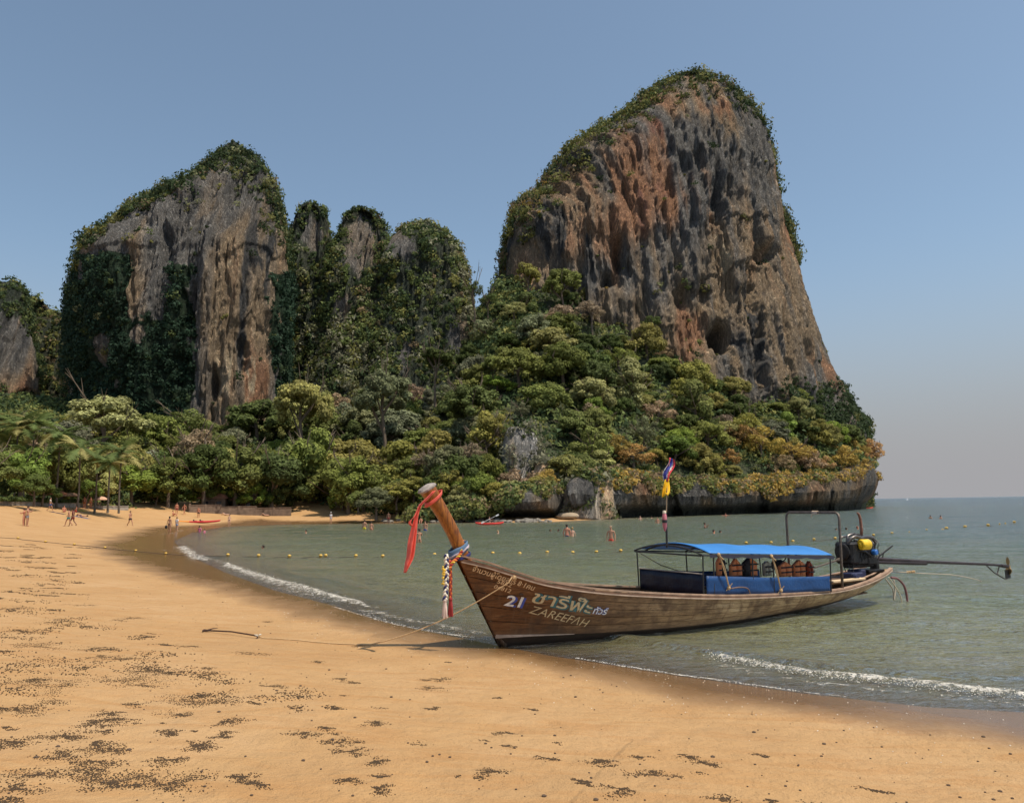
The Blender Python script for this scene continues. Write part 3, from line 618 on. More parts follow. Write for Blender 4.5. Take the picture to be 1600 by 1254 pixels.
def col_left(px, py, st, bz, fn, d, n, v):
    tan = .5*gs(px, py, 350, 520, 50, 160)+.5*gs(px, py, 225, 430, 28, 60)+.4*gs(px, py, 165, 540, 16, 50)
    org = .55*gs(px, py, 390, 600, 40, 45)+.35*gs(px, py, 205, 370, 12, 25)+.35*gs(px, py, 268, 340, 10, 20)+.4*gs(px, py, 300, 500, 20, 60)+.3*gs(px, py, 172, 415, 12, 12)
    cream = .6*gs(px, py, 345, 580, 34, 60)+.45*gs(px, py, 315, 450, 16, 60)+.4*gs(px, py, 225, 525, 14, 20)+.35*gs(px, py, 400, 500, 30, 50)
    dark = .5*gs(px, py, 380, 540, 14, 50)+.45*gs(px, py, 400, 400, 40, 60)+.3*gs(px, py, 290, 320, 40, 40)
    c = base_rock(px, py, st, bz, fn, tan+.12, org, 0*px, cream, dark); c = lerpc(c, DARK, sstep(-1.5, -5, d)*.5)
    topl = np.interp(px, [100, 130, 150, 200, 290, 330, 360, 385, 415, 432, 445], [640, 375, 368, 320, 285, 235, 214, 220, 255, 300, 420])
    rim = sstep(1, .3, (py-topl)/np.interp(px, [100, 290, 345, 445], [25, 45, 70, 110]))
    wob = 16*fn+14*bz
    iv = ((px+wob > 104) & (px+wob < 204) & (py > 440+wob)) | ((px+wob > 190) & (px+wob < 302) & (py > 500+wob)) | ((px+wob > 262) & (px+wob < 296) & (py > 420)) | ((px+wob > 130) & (px+wob < 200) & (py > 400) & (py < 520)) | ((px+wob > 425) & (py > 430))
    hole = (gs(px, py, 166, 550, 16, 34) > .5) | (gs(px, py, 225, 528, 13, 20) > .5) | (gs(px, py, 187, 600, 6, 9) > .5); iv = iv & ~hole
    rt = sstep(.45, .75, gs(px, py, 420, 340, 24, 50)+gs(px, py, 375, 270, 40, 45)+.7*gs(px, py, 300, 320, 25, 20)+.8*gs(px, py, 230, 380, 20, 22))
    spots = gs(px, py, 150, 480, 25, 20)+.8*gs(px, py, 275, 600, 14, 60)+.8*gs(px, py, 305, 355, 20, 15)
    veg = 3*rim+6*iv+2.4*rt+.25*sstep(.35, .7, n[:, 2])+.03+1.5*spots*(fn > 0)
    hue = mixveg(px, ('ivy', 3.2*iv+.0), ('dark', .7+.4*rim), ('mid', .5+0*px), ('olive', .5*(1-iv)), ('light', .22+.9*spots+.3*rt), ('brown', .2*(1-iv)))
    c = lerpc(c, (.03, .05, .03), iv*1.0); return c, veg, (hue, .35+.6*rim+0*px)
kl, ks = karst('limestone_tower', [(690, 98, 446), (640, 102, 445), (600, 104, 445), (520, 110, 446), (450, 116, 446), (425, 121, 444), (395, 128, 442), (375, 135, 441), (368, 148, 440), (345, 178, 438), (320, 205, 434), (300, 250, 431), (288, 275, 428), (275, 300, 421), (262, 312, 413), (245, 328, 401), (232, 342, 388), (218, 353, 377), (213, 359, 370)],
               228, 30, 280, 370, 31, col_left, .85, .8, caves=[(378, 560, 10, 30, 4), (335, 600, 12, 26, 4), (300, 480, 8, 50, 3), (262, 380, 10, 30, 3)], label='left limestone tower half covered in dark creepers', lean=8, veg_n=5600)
tag(ks, 'dark creepers and shrubs covering the left tower', 'creepers', kind='stuff')
def col_mid(px, py, st, bz, fn, d, n, v):
    rk = 1.1*gs(px, py, 562, 384, 24, 44)+1.0*gs(px, py, 487, 366, 19, 24)+.6*gs(px, py, 640, 395, 22, 26)+.9*gs(px, py, 535, 480, 18, 26)+.8*gs(px, py, 705, 530, 10, 34)+.6*gs(px, py, 620, 380, 12, 24)+.7*gs(px, py, 635, 555, 18, 40)+.45*gs(px, py, 665, 470, 12, 20)
    c = base_rock(px, py, st, bz, fn, .1+.2*gs(px, py, 535, 480, 20, 30), .4*gs(px, py, 538, 480, 12, 26), 0*px, .2*gs(px, py, 635, 560, 20, 40), .15+0*px)
    hid = sstep(.28, .5, rk+.30*fn+.18*bz)
    veg = 3*(1-hid)*(.35+.9*(fn+bz > -.1))+.05+.4*sstep(.3, .7, n[:, 2])
    lt = sstep(-.05, .35, bz+.5*fn+.4*gs(px, py, 480, 500, 30, 80)-.1)
    hue = mixveg(px, ('dark', .9-.6*lt), ('mid', .9+0*px), ('olive', .5+.4*lt), ('grey', .4+.9*lt), ('light', .2+.6*lt), ('brown', .22+0*px))*1.25
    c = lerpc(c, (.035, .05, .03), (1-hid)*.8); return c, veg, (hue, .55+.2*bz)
specs = [('mid', [(690, 430, 560), (600, 436, 545), (480, 444, 535), (400, 448, 525), (382, 454, 512), (352, 460, 508), (335, 464, 504), (324, 472, 498), (318, 480, 490)], 250, 24, 170, 190, 41, 2900, 'narrow wooded pinnacle with a bare grey head beside the left tower'),
         ('mid', [(690, 480, 690), (600, 490, 668), (480, 500, 640), (410, 510, 625), (385, 520, 615), (372, 529, 604), (352, 534, 598), (340, 539, 590), (330, 546, 576), (324, 554, 566)], 240, 26, 180, 220, 51, 3700, 'wooded pinnacle with a bare grey column, middle of the ridge'),
         ('mid', [(690, 560, 745), (600, 575, 736), (560, 580, 732), (480, 590, 727), (430, 598, 722), (395, 604, 716), (378, 610, 706), (366, 622, 694), (355, 634, 676), (348, 648, 664)], 236, 28, 190, 220, 61, 4100, 'broad wooded hump at the right end of the middle ridge')]
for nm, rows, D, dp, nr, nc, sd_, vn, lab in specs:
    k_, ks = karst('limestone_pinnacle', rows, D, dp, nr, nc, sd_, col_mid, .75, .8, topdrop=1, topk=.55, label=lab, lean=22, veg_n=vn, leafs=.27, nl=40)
    tag(ks, 'shrubs covering the '+lab.replace('wooded ', '').split(' beside')[0], 'shrubs', kind='stuff')
def col_far(px, py, st, bz, fn, d, n, v):
    rk = gs(px, py, 15, 560, 40, 70)*1.1
    c = base_rock(px, py, st, bz, fn, .2+0*px, .25+0*px, 0*px, 0*px, .1+0*px); hid = sstep(.4, .6, rk+.25*fn)
    lt = sstep(-.2, .4, bz+fn*.4+.3*gs(px, py, 90, 560, 30, 80)); hue = mixveg(px, ('dark', 1-.5*lt), ('mid', .7+0*px), ('olive', .3+.6*lt), ('brown', .2+.3*lt), ('light', .1+.2*lt))
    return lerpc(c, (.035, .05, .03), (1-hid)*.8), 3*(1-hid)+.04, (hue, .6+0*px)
for rows, D, sd_, vn, lab in (([(700, -170, 60), (560, -160, 52), (500, -150, 47), (470, -140, 44), (450, -120, 38), (438, -100, 30), (430, -60, 22)], 262, 71, 2200, 'wooded cliff at the far left edge'),
                              ([(700, -60, 130), (560, -20, 124), (500, 10, 118), (490, 60, 110), (478, 50, 72), (462, 36, 68), (457, 44, 60)], 285, 81, 2000, 'wooded slope filling the gap left of the left tower')):
    k_, ks = karst('limestone_cliff', rows, D, 26, 150, 170, sd_, col_far, .8, .8, label=lab, lean=18, veg_n=vn, leafs=.30, nl=34)
    tag(ks, 'shrubs growing over the '+lab, 'shrubs', kind='stuff')
# ------------------------------------------------------------------ wooded hillside
TC = [-150, 0, 150, 300, 450, 600, 700, 780, 850, 950, 1050, 1150, 1250, 1330, 1350]
T0 = [(106, 786), (109, 788), (118, 792), (136, 798), (148, 804), (132, 807), (122, 808), (122, 800), (134, 765), (146, 752), (156, 750), (165, 748), (178, 742), (192, 738), (200, 742)]
T1 = [(200, 650), (200, 650), (205, 655), (205, 655), (205, 650), (208, 640), (214, 590), (214, 482), (216, 460), (212, 500), (212, 545), (212, 600), (216, 632), (232, 690), (236, 720)]
TM = [(150, 745), (150, 745), (155, 745), (160, 745), (165, 745), (162, 735), (160, 708), (160, 650), (168, 610), (172, 625), (178, 645), (184, 672), (190, 690), (208, 712), (216, 728)]
def terrain_pt(px, t):
    px = np.asarray(px, float); t = np.asarray(t, float)
    g = lambda T, k: np.interp(px, TC, [q[k] for q in T])
    D0, D1, Dm = g(T0, 0), g(T1, 0), g(TM, 0); y0, y1, ym = g(T0, 1), g(T1, 1), g(TM, 1)
    a = 2*(t-.5)*(t-1); b = 4*t*(1-t); c = 2*t*(t-.5)
    Dd = a*D0+b*Dm+c*D1; yy = a*y0+b*ym+c*y1
    P = at(px, yy, Dd); P[..., 2] += sstep(0, .2, t)*(2.2*fbm(P[..., 0]*.05, P[..., 1]*.05, seed=33, oct=3)); P[..., 2] -= sstep(.12, 0, t)*.25; return P
pc = np.linspace(-150, 1350, 190); tt = np.concatenate([np.linspace(0, 1, 70), [1.15]])
Tg = terrain_pt(np.repeat(pc[None], 71, 0), np.repeat(tt[:, None], 190, 1))
skirt = Tg[:1].copy(); skirt[..., 2] = -1.5
Tg = np.concatenate([skirt, Tg], 0)
me = mesh('wooded_hillside', Tg.reshape(-1, 3), grid_faces(72, 190)[:, ::-1], True)
hill = put('wooded_hillside', me, simple('forest_soil', (.035, .042, .018), .95, nscale=.4)); tag(hill, kind='structure')

# ------------------------------------------------------------------ undercut rock of the headland at the water
HC = [640, 700, 760, 800, 862, 900, 960, 1050, 1150, 1250, 1310, 1345, 1366, 1376]
HD = [119, 116, 115, 116, 119, 122, 128, 137, 147, 158, 168, 178, 190, 205]      # distance of the water's edge
HT = [800, 792, 780, 762, 752, 735, 738, 748, 752, 745, 738, 732, 730, 742]      # top of the rock in the picture
HB = [816.5, 816, 815.3, 815, 813.6, 812.5, 811, 808, 804.5, 800.5, 798, 796.5, 795, 793]
def headland():
    nc, nr = 520, 84; u = np.linspace(0, 1, nc); px = 640+(1376-640)*u; v = np.linspace(0, 1, nr)
    D = np.interp(px, HC, HD); top = np.interp(px, HC, HT)+7*fbm(px*.03, px*0, seed=12, oct=3); bot = np.interp(px, HC, HB)
    PX = px[None]-(22*(1-v)**1.5)[:, None]*sstep(1325, 1376, px)[None]; PY = bot[None]+(top-bot)[None]*v[:, None]
    # notch: set back at the waterline, bulging above, rolling back at the top
    prof = np.interp(v, [0, .1, .2, .34, .55, .8, 1], [4.6, 5.0, 3.4, -1.2, -2.6, -1.0, 4.5])
    B = at(PX, PY, D[None]+0*PY); Xx, Zz = B[..., 0], B[..., 2]; q = Xx+.8*D[None]
    dn = prof[:, None]*(.8+.3*fbm(q*.05, Zz*0, seed=1, oct=2))
    dn += 2.6*fbm(q*.07, Zz*.05, seed=2, oct=3)+1.2*fbm(q*.25+.4*fbm(q*.2, Zz*.2, seed=4, oct=2), Zz*.06, seed=3, oct=4, ridge=True)+.5*fbm(q*.8, Zz*.3, seed=6, oct=3)
    for cx, w_, dd in ((875, 13, 9), (1050, 9, 3), (1190, 8, 2), (760, 16, 4)): dn += dd*np.exp(-((PX-cx-(PY-780)*.25)/w_)**4)
    dn += np.interp(px, [1300, 1376], [0, 1])[None]*0
    Dv = D[None]+dn; W_ = B.copy(); W_[..., 1] += dn; W_[..., 0] += .25*dn
    V = W_.reshape(-1, 3)
    V[:nc, 2] = -.6
    # roof running back under the slope
    rows = [V.reshape(nr, nc, 3)]
    for k, (back, rise) in enumerate(((9, .8), (22, 1.5), (50, 0), (70, -30))):
        r = rows[0][-1].copy(); r[:, 1] += back; r[:, 0] += back*.35*sstep(1376, 1250, px); r[:, 2] += rise; rows.append(r[None])
    V = np.concatenate(rows, 0).reshape(-1, 3)
    me = mesh('headland_rock', V, grid_faces(nr+4, nc), True)
    ppx, ppy = proj(V); z = V[:, 2]; n2 = np.repeat(q.ravel()[:nc][None], nr+4, 0).ravel()
    st = .7*fbm(n2*.4, z*.22, seed=70, oct=4); bz = fbm(n2*.1, z*.2, seed=71, oct=3); fn = fbm(n2*1.2, z*.7, seed=72, oct=3)
    c = base_rock(ppx, ppy, st, bz, fn, .15+0*ppx, .12+.2*gs(ppx, ppy, 880, 780, 30, 20), 0*ppx, .1+0*ppx, .15+0*ppx)
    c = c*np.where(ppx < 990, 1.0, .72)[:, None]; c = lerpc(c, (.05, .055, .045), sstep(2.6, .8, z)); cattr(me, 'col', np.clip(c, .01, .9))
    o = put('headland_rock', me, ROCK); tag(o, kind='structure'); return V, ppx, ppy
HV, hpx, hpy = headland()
# pale rock outcrop in the trees
def col_out(px, py, st, bz, fn, d, n, v):
    c = base_rock(px, py, st, bz, fn, .15+.5*gs(px, py, 800, 710, 12, 30), 0*px, 0*px, .45*gs(px, py, 800, 710, 10, 30), -.25+0*px)*2.2
    return c, .3*sstep(.4, .7, n[:, 2])+.1, (mixveg(px, ('grey', 1+0*px), ('mid', .5+0*px)), .3+0*px)
for rows, D, dp, sd_, lab in (([(760, 778, 850), (720, 782, 846), (690, 784, 842), (668, 788, 836), (656, 796, 828)], 141, 7, 101, 'pale grey rock outcrop standing among the trees behind the bow'),
                              ([(775, 828, 868), (745, 834, 864), (722, 838, 860), (712, 846, 856)], 134, 5, 111, 'small grey rock knob right of the pale outcrop'),
                              ([(812, 866, 962), (780, 880, 962), (755, 886, 960), (742, 896, 956), (735, 908, 945)], 129, 6, 121, 'fluted grey rock buttress at the water behind the flagpole')):
    k_, ks = karst('rock_outcrop', rows, D, dp, 110, 130, sd_, col_out, .28, .85, label=lab, veg_n=90, leafs=.25, nl=22)
    tag(ks, 'small shrubs clinging to the '+lab.split(' standing')[0].split(' right')[0].split(' at the')[0], 'shrubs', kind='stuff')
# stones along the far waterline
rg = random.Random(3); mb = MB()
for px, w_ in [(rg.uniform(600, 860), rg.uniform(.12, .45)) for i in range(120)]:
    p = ground(px, rg.uniform(813, 816.2)); mb.ball((p[0], p[1], p[2]+w_*.2), (w_*1.3, w_, w_*.7), 7, 5, .25, rg)
o = mb.build('shore_stones', simple('stone', (.2, .18, .15), .9, nscale=1.5), None, False); tag(o, 'line of small grey stones along the far waterline', 'stones', kind='stuff')
mb = MB(); p = onz(886, 812.3); mb.ball((p[0], p[1]-1, .6), (1.7, 1.3, .55), 12, 8, .12, rg)
mb.build('boulder', simple('boulder_stone', (.32, .25, .17), .9, nscale=2, bmp=.05), None, True); tag(bpy.data.objects['boulder'], 'pale flat-topped boulder at the foot of the dark sea cleft', 'boulder')

# ------------------------------------------------------------------ trees
def ico(c, r, jit, rng, sub=1):
    import bmesh
    bm = bmesh.new(); bmesh.ops.create_icosphere(bm, subdivisions=sub, radius=1)
    V = np.array([v.co[:] for v in bm.verts]); F = np.array([[v.index for v in f.verts] for f in bm.faces]); bm.free()
    V = V*(1+rng.normal(0, jit, (len(V), 1)))*r+c; return V, F
def crown_mesh(name, seed, kind, nleaf, leaf):
    rg = np.random.default_rng(seed); L = []
    if kind == 'round':      # many puffs on a dome
        for i in range(52):
            a = rg.random()*6.283; e = rg.random()**.8*1.75-.25; rr = .70+.09*rg.normal(); r = rg.uniform(.13, .27)
            L.append((np.array([math.cos(a)*math.cos(e)*rr, math.sin(a)*math.cos(e)*rr, .12+math.sin(e)*rr*.8]), r))
    elif kind == 'layered':  # flat tiers, beach almond
        for i in range(34):
            t = rg.random(); a = rg.random()*6.283; rr = (1-.55*t)*rg.uniform(.35, .85); L.append((np.array([math.cos(a)*rr, math.sin(a)*rr, -.25+t*.95]), rg.uniform(.17, .3)))
    elif kind == 'tall':
        for i in range(26):
            t = rg.random(); a = rg.random()*6.283; rr = math.sin(math.pi*min(1, .25+t*.7))*rg.uniform(.2, .5); L.append((np.array([math.cos(a)*rr, math.sin(a)*rr, -.5+t*1.5]), rg.uniform(.18, .3)))
    elif kind == 'loose':
        for i in range(34):
            a = rg.random()*6.283; e = rg.uniform(-.2, 1.5); rr = rg.uniform(.35, .85); L.append((np.array([math.cos(a)*math.cos(e)*rr, math.sin(a)*math.cos(e)*rr, math.sin(e)*rr*.75]), rg.uniform(.12, .24)))
    Cc = np.array([c for c, r in L]); Rr = np.array([r for c, r in L]); w_ = Rr**2/np.sum(Rr**2); k = rg.choice(len(L), nleaf, p=w_)
    tl = rg.uniform(.72, 1.3, len(L))
    d = rg.normal(size=(nleaf, 3)); d /= np.linalg.norm(d, axis=1)[:, None]; d[:, 2] = np.abs(d[:, 2])*np.where(rg.random(nleaf) < .8, 1, -1)
    P = Cc[k]+d*(Rr[k]*rg.uniform(.72, 1.12, nleaf))[:, None]*np.array([1, 1, .8])
    dist = np.linalg.norm(P[:, None]-Cc[None], axis=2)/Rr[None]; ok = (dist < .68).sum(1) == 0; P = P[ok]; d = d[ok]; k = k[ok]; m = len(P)
    nn = d+rg.normal(size=(m, 3))*.36+np.array([0, 0, .3]); nn /= np.linalg.norm(nn, axis=1)[:, None]
    a = np.cross(nn, rg.normal(size=(m, 3))); a /= np.linalg.norm(a, axis=1)[:, None]; b = np.cross(nn, a); s_ = leaf*rg.uniform(.5, 1.35, m)
    a *= s_[:, None]; b *= (s_*rg.uniform(.45, .8, m))[:, None]
    a *= 1.2; b *= 1.25; V = np.stack([P-a, P+.4*a-b, P+.6*a+b], 1).reshape(-1, 3); F = np.arange(3*m).reshape(-1, 3); T = np.repeat(rg.uniform(.8, 1.2, m)*tl[k], 3)
    VV = [V]; FF = [F.tolist()]; TT = [T]; n0 = len(V)
    if kind != 'loose':
        for c, r in L:
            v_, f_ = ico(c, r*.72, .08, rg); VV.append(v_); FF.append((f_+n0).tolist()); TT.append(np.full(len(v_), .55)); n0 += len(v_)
    me = mesh(name, np.vstack(VV), sum(FF, [])); fattr(me, 'tone', np.concatenate(TT)); me.materials.append(FOL); return me
CR = {'round': [crown_mesh('crown', 1+i, 'round', 5600, .040) for i in range(5)], 'layered': [crown_mesh('crown', 20+i, 'layered', 5200, .040) for i in range(3)],
      'tall': [crown_mesh('crown', 30+i, 'tall', 4200, .042) for i in range(2)], 'loose': [crown_mesh('crown', 40+i, 'loose', 3600, .036) for i in range(2)]}
def trunk_mesh(seed, bare=False):
    rg = random.Random(seed); mb = MB(); top = Vector((rg.uniform(-.1, .1), rg.uniform(-.1, .1), 1.0))
    mb.tube([(0, 0, -.12), (rg.uniform(-.04, .04), 0, .35), (top.x*.6, top.y*.6, .7), top], [.075, .055, .045, .03], 7)
    for i in range(7 if not bare else 11):
        a = i*2.4+rg.random(); b = Vector((top.x*.6, top.y*.6, rg.uniform(.5, .95))); L_ = rg.uniform(.45, .8) if not bare else rg.uniform(.6, 1.1); d = Vector((math.cos(a), math.sin(a), rg.uniform(.4, 1.1)))
        e = b+d*L_; m_ = b+d*L_*.5+Vector((0, 0, -.05)); mb.tube([b, m_, e], [.028, .018, .007], 5)
        for j in range(3 if not bare else 7):
            d2 = (d+Vector((rg.uniform(-1, 1), rg.uniform(-1, 1), rg.uniform(-.2, .9)))).normalized(); st_ = m_+(e-m_)*rg.random(); mid_ = st_+d2*.25
            mb.tube([st_, mid_], [.012, .004], 4)
            if bare:
                for q_ in range(3): mb.tube([mid_-d2*.12, mid_-d2*.12+Vector((rg.uniform(-.2, .2), rg.uniform(-.2, .2), rg.uniform(0, .25)))], [.006, .002], 3)
    return mesh('trunk', mb.V, mb.F)
TR = [trunk_mesh(i) for i in range(4)]; TRB = [trunk_mesh(20+i, True) for i in range(2)]
for t_ in TR+TRB: t_.materials.append(BARK)
TREEC = dict(dark=(.10, .13, .036), mid=(.19, .21, .055), olive=(.29, .265, .07), light=(.33, .32, .115), gold=(.38, .27, .07), brown=(.30, .22, .14), grey=(.22, .23, .13), bright=(.19, .25, .045), rust=(.38, .23, .09))
trng = random.Random(11)
def tree(name, P, R, H, kind, colr, label, group=None, trunk=True, zs=.9, bare=False):
    """R crown radius, H height of the crown's middle above the ground"""
    t = empty(name, P, trng.uniform(0, 6.28), label, 'bush' if name == 'bush' else 'tree', group)
    if not bare:
        c = bpy.data.objects.new('crown', trng.choice(CR[kind])); COL.objects.link(c); c.parent = t; c.location = (0, 0, H)
        c.scale = (R*trng.uniform(.88, 1.18), R*trng.uniform(.88, 1.18), R*zs*trng.uniform(.85, 1.35)); c.rotation_euler = (0, 0, trng.uniform(0, 6.28))
        b = TREEC[colr]; f = trng.uniform(.8, 1.22); g_ = trng.uniform(.94, 1.06); c.color = (b[0]*f*g_, b[1]*f, b[2]*f*trng.uniform(.85, 1.15), 1)
    if trunk or bare:
        k = bpy.data.objects.new('trunk', trng.choice(TRB if bare else TR)); COL.objects.link(k); k.parent = t
        hh = (H+R*.35) if not bare else H; k.scale = (max(R, 1.5)*(1 if not bare else .8), max(R, 1.5)*(1 if not bare else .8), hh)
    return t
CW = {'dark': 'dark green', 'mid': 'mid green', 'olive': 'olive', 'light': 'pale green', 'gold': 'golden yellow', 'brown': 'dry brown', 'grey': 'grey-green', 'bright': 'bright green', 'rust': 'rusty orange'}
KW = {'round': 'domed', 'layered': 'tiered broad', 'tall': 'upright', 'loose': 'loose feathery'}
def zone(px, t):
    if px < 450: a = 'behind the left beach'
    elif px < 640: a = 'under the middle ridge'
    elif px < 800: a = 'below the gap'
    elif px < 950: a = 'left of the tall cliff'
    elif px < 1120: a = 'under the tall cliff'
    else: a = 'right of the flagpole'
    return a+(', low' if t < .34 else ', halfway up' if t < .7 else ', high up')
placed = []
def free(P, r, k=.62):
    for Q, q in placed:
        if (Q[0]-P[0])**2+(Q[1]-P[1])**2+(Q[2]-P[2])**2 < ((r+q)*k)**2: return False
    return True
# named trees first: px, py of the crown's centre, t on the slope, radius, kind, colour, label
spec = [(680, 572, .72, 4.6, 'round', 'dark', 'isolated round dark tree in front of the gap below the middle ridge'),
        (880, 455, .93, 5.6, 'round', 'mid', 'large domed tree touching the left foot of the orange cliff face'),
        (825, 440, .95, 4.8, 'round', 'olive', 'rounded olive tree at the shoulder left of the orange cliff face'),
        (735, 645, .42, 6.0, 'round', 'dark', 'big dark dense tree just above the pale rock outcrop, to its left'),
        (880, 600, .52, 7.2, 'round', 'mid', 'widest domed tree in the middle of the slope under the tower'),
        (1020, 505, .90, 3.4, 'loose', 'dark', 'small spreading dark tree against the foot of the orange cliff wall'),
        (1170, 612, .93, 6.0, 'loose', 'brown', 'leafless-looking dry brown tree at the foot of the cliff above the arch frame'),
        (925, 490, .9, 5.0, 'loose', 'brown', 'dry brown tree in the green slope left of the cliff wall'),
        (490, 735, .1, 8.0, 'layered', 'mid', 'broad spreading tree over the beach with a leaning trunk, nearest the sea'),
        (600, 635, .5, 7, 'round', 'grey', 'big grey-green tree under the middle ridge'),
        (470, 650, .6, 7, 'round', 'light', 'big pale green domed tree at the right foot of the left tower'),
        (160, 668, .55, 8, 'round', 'light', 'big pale domed tree left, below the dark creepers'),
        (300, 705, .35, 6, 'loose', 'brown', 'dry brown treetop behind the beach trees'),
        (990, 725, .08, 5, 'loose', 'rust', 'large rusty orange feathery thicket left of the flagpole'),
        (960, 712, .14, 4.6, 'loose', 'gold', 'golden thicket above the rusty one left of the flagpole'),
        (1190, 700, .2, 6, 'loose', 'gold', 'large golden feathery thicket on the rock edge right of the flagpole'),
        (1240, 712, .12, 5.6, 'loose', 'gold', 'golden feathery thicket above the middle of the headland rock'),
        (1260, 735, .05, 4.6, 'loose', 'brown', 'tan dry thicket hanging over the edge of the headland rock'),
        (1215, 742, .04, 4.2, 'loose', 'brown', 'dry tan bush hanging over the rock edge, above the canopy'),
        (1320, 725, .08, 5, 'loose', 'gold', 'golden green thicket near the right end of the headland'),
        (1352, 735, .05, 4.2, 'loose', 'gold', 'last golden bush at the right tip of the headland'),
        (1290, 745, .03, 3.6, 'loose', 'rust', 'small orange brown bush over the undercut rock near its right end'),
        (1165, 668, .34, 4.4, 'loose', 'olive', 'yellow-green thicket above the golden one on the headland'),
        (1055, 725, .12, 5, 'round', 'bright', 'bright green domed tree directly behind the flag'),
        (1100, 755, .03, 3.6, 'loose', 'olive', 'yellow-green hanging bush right of the flagpole'),
        (780, 675, .3, 4, 'loose', 'olive', 'yellow-green bush on top left of the pale rock outcrop'),
        (815, 645, .4, 3, 'loose', 'grey', 'grey bare-looking bush crowning the pale rock outcrop')]
NT = 0
for px, py, t, R, kd, cl, lab in spec:
    P = terrain_pt(np.array(px), np.array(t)); c = at(np.array(px), np.array(py), P[1]); H = max(R*.35, c[2]-P[2]); 
    if H > 3*R: P[2] = c[2]-1.8*R; H = 1.8*R
    tree('tree', P, R, H, kd, cl, lab); placed.append((c, R)); NT += 1
tries = 0
while NT < 285 and tries < 9000:
    tries += 1; px = trng.uniform(-30, 1362); t = trng.random()**1.05
    if px > 1290 and trng.random() < .3: continue
    P = terrain_pt(np.array(px), np.array(t))
    if px < 430 and t > .85: continue
    if px < 250 and t < .32: continue
    sc = 1 if px < 640 else .84
    R = (3.4+4.8*trng.random()**1.3)*sc*(1.12 if px < 640 else 1)*(1 if t < .8 else .85)
    if px > 1120: R *= .82
    if px > 860 and t < .12: R *= .7
    H = R*trng.uniform(.1, .5); c = P+np.array([0, 0, H]); qx, qy = proj(c[None]); qx, qy = qx[0], qy[0]
    if 772 < qx < 862 and 650 < qy < 770 and P[1] < 158: continue
    if not free(c, R, .40): continue
    golden = gs(np.array(qx), np.array(qy), 1200, 708, 95, 34)+gs(np.array(qx), np.array(qy), 985, 728, 45, 45)+gs(np.array(qx), np.array(qy), 1330, 728, 50, 26)
    r = trng.random()
    if golden > .45 and r < .75: cl, kd = trng.choice(['gold', 'gold', 'olive', 'rust']), 'loose'
    else:
        cl = trng.choices(['dark', 'mid', 'olive', 'light', 'grey', 'brown', 'bright'], [3.4, 3.6, 2.2, 1.5, 1.6, .75, .9] if px > 640 else [3, 3.4, 1.6, 1.8, 1.8, .9, .7])[0]
        kd = 'loose' if cl == 'brown' else trng.choices(['round', 'tall', 'loose'], [6, 2.2, 1.4])[0]
    z_ = zone(px, t); tree('tree', P, R, H, kd, cl, '%s %s tree %s' % (CW[cl], KW[kd], z_), '%s %s trees %s' % (CW[cl], KW[kd], z_)); placed.append((c, R)); NT += 1
# bushes hanging over the headland rock edge and along the far shore
shore_b = [(588, 790, 3.0, 'grey'), (560, 785, 2.2, 'mid'), (620, 778, 2.6, 'olive'), (648, 770, 3.4, 'olive'), (676, 778, 2.8, 'bright'), (700, 768, 3.4, 'olive'), (722, 782, 3.0, 'light'), (745, 770, 3.2, 'bright'),
           (775, 782, 3.2, 'olive'), (800, 770, 2.6, 'light'), (760, 745, 3.2, 'mid'), (815, 788, 2.2, 'olive'), (838, 770, 2.6, 'olive'), (850, 752, 2.4, 'gold'), (885, 740, 3.0, 'light'), (912, 735, 2.6, 'mid'), (640, 745, 3.6, 'mid'), (700, 735, 3.6, 'grey'), (668, 725, 3.4, 'brown'), (735, 712, 3.2, 'brown'), (725, 740, 3, 'gold')]
bl = ['leftmost grey-green bush', 'small mid green bush', 'olive bush', 'wide olive bush', 'bright green bush', 'tall olive bush', 'pale bush', 'bright leafy bush', 'drooping olive bush', 'pale small bush', 'mid green bush', 'low olive bush',
      'olive bush beside the sea cleft', 'golden bush above the sea cleft', 'pale green bush on top of the rock buttress', 'mid green bush at the right of the rock buttress top', 'leafy mid green bush behind the prow', 'grey-green bush above the prow tip', 'dry brown bush above left of the prow tip', 'dry brown bush left of the pale outcrop', 'yellow bush lower left of the pale outcrop']
for (px, py, R, cl), l_ in zip(shore_b, bl):
    Dd = np.interp(px, HC, HD)+3.5+(790-py)*.12; c = at(np.array(px), np.array(py), Dd)
    o = tree('bush', c-np.array([0, 0, R*.6]), R, R*.6, 'loose' if cl in ('brown', 'gold') else 'round', cl, l_+', %s' % ('far shore left of the prow' if px < 650 else 'between prow and pale outcrop' if px < 785 else 'below the pale outcrop' if px < 860 else 'beside the fluted rock'))
